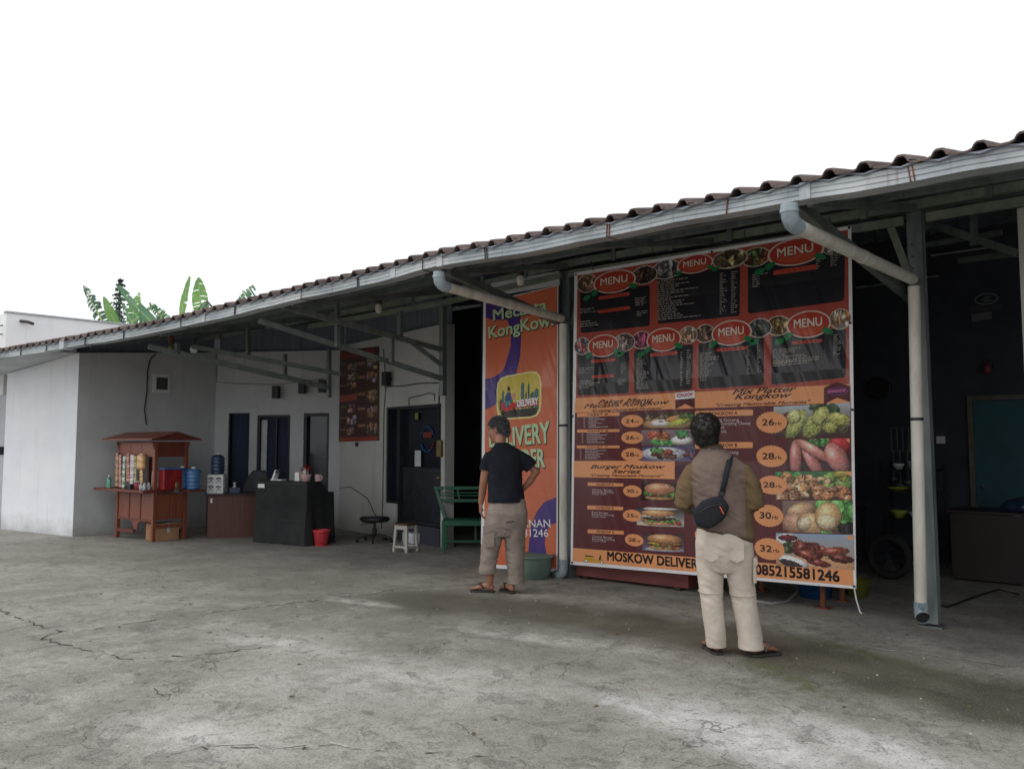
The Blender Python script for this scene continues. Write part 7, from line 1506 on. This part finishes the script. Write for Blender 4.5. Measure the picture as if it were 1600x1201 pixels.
mb = MB(); pth = [(-.075, -.165, 1.10), (-.055, -.172, 1.18), (-.035, -.155, 1.27), (-.018, -.115, 1.335), (-.012, -.06, 1.372), (-.01, .0, 1.385), (-.02, .07, 1.36), (-.05, .13, 1.28)]
mb.grid([[(x - .02, y, z), (x + .02, y, z)] for x, y, z in pth]); so = obj('strap', mb, M['bag'], bg, smooth=True); so.modifiers.new('t', 'SOLIDIFY').thickness = .006; obj('buckle', MB().box((-.095, -.182, 1.10), (-.055, -.165, 1.13)), M['black_plastic'], bg, bevel=.003)
mb = MB(); pth = [(-.255, -.15, .98), (-.285, -.09, 1.0), (-.292, .0, 1.03), (-.26, .09, 1.08)]
mb.grid([[(x, y, z - .018), (x, y, z + .018)] for x, y, z in pth]); so = obj('strap', mb, M['bag'], bg, smooth=True); so.modifiers.new('t', 'SOLIDIFY').thickness = .006

# ---------------- the grey haired man with his hand on his hip
P2 = Vector((.165, -1.133, 0)); r2 = R(43.1)
man2 = thing('person', 'grey haired man in a dark navy T-shirt and rolled taupe trousers, hand on hip', 'person', P2, r2)
hL, tL = (-.085, .02, .02), (-.305, .075, .02); hR, tR = (.105, -.05, .02), (.0, .15, .02)
Mh = Matrix.Translation((-.045, .03, 1.60)) @ Matrix.Rotation(R(66), 4, 'Z') @ Matrix.Rotation(R(-8), 4, 'X')
mb = MB(); head_geo(mb, Mh)
mb.tube([Mh @ Vector((0, -.03, -.02)), (-.02, -.005, 1.48), (.0, 0, 1.42), (.02, 0, 1.30)], [.058, .056, .062, .09], 14)
rings(mb, [(.04, 0, .72, .13, .10, 0), (.04, 0, .85, .145, .10, 0), (.03, 0, 1.02, .13, .09, 0), (.025, 0, 1.22, .15, .10, 0), (.03, 0, 1.36, .16, .075, 0), (.0, 0, 1.43, .06, .055, 0)])
for hip, kn, an in (((-.05, 0, .78), (-.115, .03, .45), (-.125, .02, .10)), ((.12, 0, .78), (.125, .03, .45), (.10, -.02, .10))): mb.tube([hip, kn, ((kn[0]+an[0])/2, 0, .30), an], [.085, .056, .054, .036], 12)
mb.tube([(-.11, 0, 1.32), (-.160, -.005, 1.24), (-.185, .0, 1.10), (-.20, .035, .98), (-.215, .06, .865)], [.050, .047, .041, .037, .027], 14); hand_geo(mb, (-.215, .06, .865), (-.02, .05, -1), (.9, .2, 0), -1, .75, 1.05)
mb.tube([(.15, 0, 1.315), (.25, -.005, 1.265), (.335, .0, 1.185), (.275, .035, 1.09), (.205, .065, 1.01)], [.050, .047, .040, .037, .027], 14); ball(mb, (.335, 0, 1.185), (.04,)*3); hand_geo(mb, (.205, .065, 1.01), (-.5, .25, -.75), (-.7, -.5, -.1), 1, .35)
foot_geo(mb, (-.125, .02, .10), hL, tL); foot_geo(mb, (.10, -.02, .10), hR, tR)
obj('body', remeshed('body', mb, .0075, 3, M['skin_a']), None, man2)
for s_ in (-1, 1):
    mb = MB(); ball(mb, (s_*.030, .070, .008), (.011, .011, .009), Mh, 10); e_ = obj('eye', mb, M['eye_white'], man2, smooth=True); mb = MB(); ball(mb, (s_*.030, .0785, .007), (.0055, .004, .0055), Mh, 8); obj('iris', mb, M['black_hair'], e_, smooth=True)
mb = MB(); rings(mb, [(.04, 0, .56, .16, .11, 0), (.045, .0, .66, .20, .135, 0), (.048, -.005, .78, .205, .148, 0), (.05, 0, .87, .185, .13, 0), (.052, 0, .925, .172, .12, 0)])
mb.tube([(-.05, 0, .78), (-.085, .0, .60), (-.122, .02, .42), (-.140, .015, .28), (-.146, .012, .205)], [(.125, .108), (.115, .104), (.096, .092), (.088, .082), (.086, .078)], 20)
mb.tube([(.12, 0, .78), (.118, .0, .60), (.126, .02, .42), (.130, .0, .26), (.132, -.01, .12)], [(.125, .11), (.118, .108), (.102, .100), (.094, .088), (.090, .082)], 20)
mb.tube([(-.146, .012, .245), (-.147, .012, .17)], [(.095, .086)]*2, 20); mb.tube([(.132, -.01, .16), (.132, -.011, .07)], [(.095, .087)]*2, 20)
obj('trousers', remeshed('trousers', mb, .010, 3, M['taupe'], None, fold_fn(.0065, 9, 9, [((.04, -.12, .62), .24, 60), ((-.12, -.03, .42), .18, 70), ((.13, -.03, .40), .18, 70), ((-.14, 0, .26), .12, 70), ((.13, 0, .2), .14, 70)]), cuts=[((0, 0, .195), (0, 0, -1), (-1, -1, -1), (0, 1, .23)), ((0, 0, .10), (0, 0, -1), (0, -1, -1), (1, 1, .14))]), None, man2)
obj('cargo_pocket', MB().prism([(-.185, .60), (-.07, .63), (-.08, .46), (-.19, .45)], lambda a, b, d: (a, -.108 - d + .35*(a + .08)**2*10*.3, b), .014), M['taupe'], man2, bevel=.006); obj('cargo_pocket_flap', MB().prism([(-.19, .66), (-.06, .70), (-.065, .62), (-.19, .585)], lambda a, b, d: (a, -.116 - d + .35*(a + .08)**2*10*.3, b), .012), M['taupe'], man2, bevel=.005)
obj('back_pocket_slit', MB().bar((.03, -.155, .70), (.115, -.148, .715), .012, .006), M['black_plastic'], man2)
mb = MB(); rings(mb, [(.036, 0, .85, .190, .142, 0), (.036, 0, .95, .182, .138, 0), (.028, 0, 1.05, .172, .130, 0), (.022, 0, 1.20, .178, .132, 0), (.026, 0, 1.31, .195, .122, 0), (.024, 0, 1.385, .165, .10, .05), (.008, 0, 1.44, .095, .078, 0), (-.008, 0, 1.475, .066, .066, 0)], sup=2.15)
mb.tube([(-.07, 0, 1.35), (-.125, 0, 1.325), (-.152, 0, 1.265), (-.170, .0, 1.185)], [.06, .070, .070, .067], 18); mb.tube([(.11, 0, 1.35), (.165, 0, 1.33), (.235, 0, 1.285), (.300, .0, 1.215)], [.06, .074, .075, .071], 18)
obj('shirt', remeshed('shirt', mb, .010, 4, M['navy_tee'], None, fold_fn(.007, 8, 12, [((.03, -.12, .96), .2, 60), ((.16, -.08, 1.18), .16, 60), ((-.1, -.08, 1.2), .14, 60)]), cuts=[((0, 0, .885), (0, 0, -1), (-1, -1, .7), (1, 1, .93)), ((-.17, 0, 1.20), (-.15, 0, -1), (-.26, -.2, 1.1), (-.148, .2, 1.24)), ((.29, 0, 1.226), (.65, 0, -.7), (.235, -.2, 1.12), (.45, .2, 1.27))]), None, man2)
# short grey hair
mb = MB(); Mhr = Mh @ Matrix.Translation((0, -.014, .038)); ball(mb, (0, 0, 0), (.083, .104, .094), Mhr, 22); ball(mb, (0, -.05, -.055), (.068, .052, .06), Mhr, 14)
fwd = (Mh.to_3x3() @ Vector((0, 1, 0))); upv = (Mh.to_3x3() @ Vector((0, 0, 1))); hcn = Mh @ Vector((0, 0, 0))
hm = remeshed('hair_base', mb, .008, 2, M['black_hair'], None, lambda p: noise.noise(p*45)*.006)
def scalp(p):
    q = p - hcn; f_, u_ = q.dot(fwd), q.dot(upv); return u_ > .055 or (f_ < .045 and u_ > .02) or (f_ < -.02 and u_ > -.085)
keep = [p for p in hm.polygons if scalp(p.center)]
mb = MB(); mb.v = [tuple(v.co) for v in hm.vertices]; mb.f = [tuple(p.vertices) for p in keep]; mb.mi = [0]*len(mb.f); n0 = len(mb.f)
rs = random.Random(4); vs_ = [(v.co.copy(), v.normal.copy()) for v in hm.vertices if scalp(v.co)]
strands(mb, 2600, lambda r: vs_[r.randrange(len(vs_))], rs, .022, .0013, .5, .35, 3)
me = mb.mesh('hair', attr_mat('grey_hair', .5, .4), True); cs = []; cur = None
for i in range(len(mb.f)):
    if i < n0: c_ = (.035, .033, .035, 1)
    else:
        if (i - n0) % 9 == 0: v_ = rs.choice((.03, .05, .10, .22, .34)); cur = (v_, v_*.98, v_*.98, 1)
        c_ = cur
    cs.append(c_)
colour_mesh(me, cs); link(bpy.data.objects.new('hair', me), man2)
sandal(man2, hL, tL, M['sandal'], M['sandal']); sandal(man2, hR, tR, M['sandal'], M['sandal'])
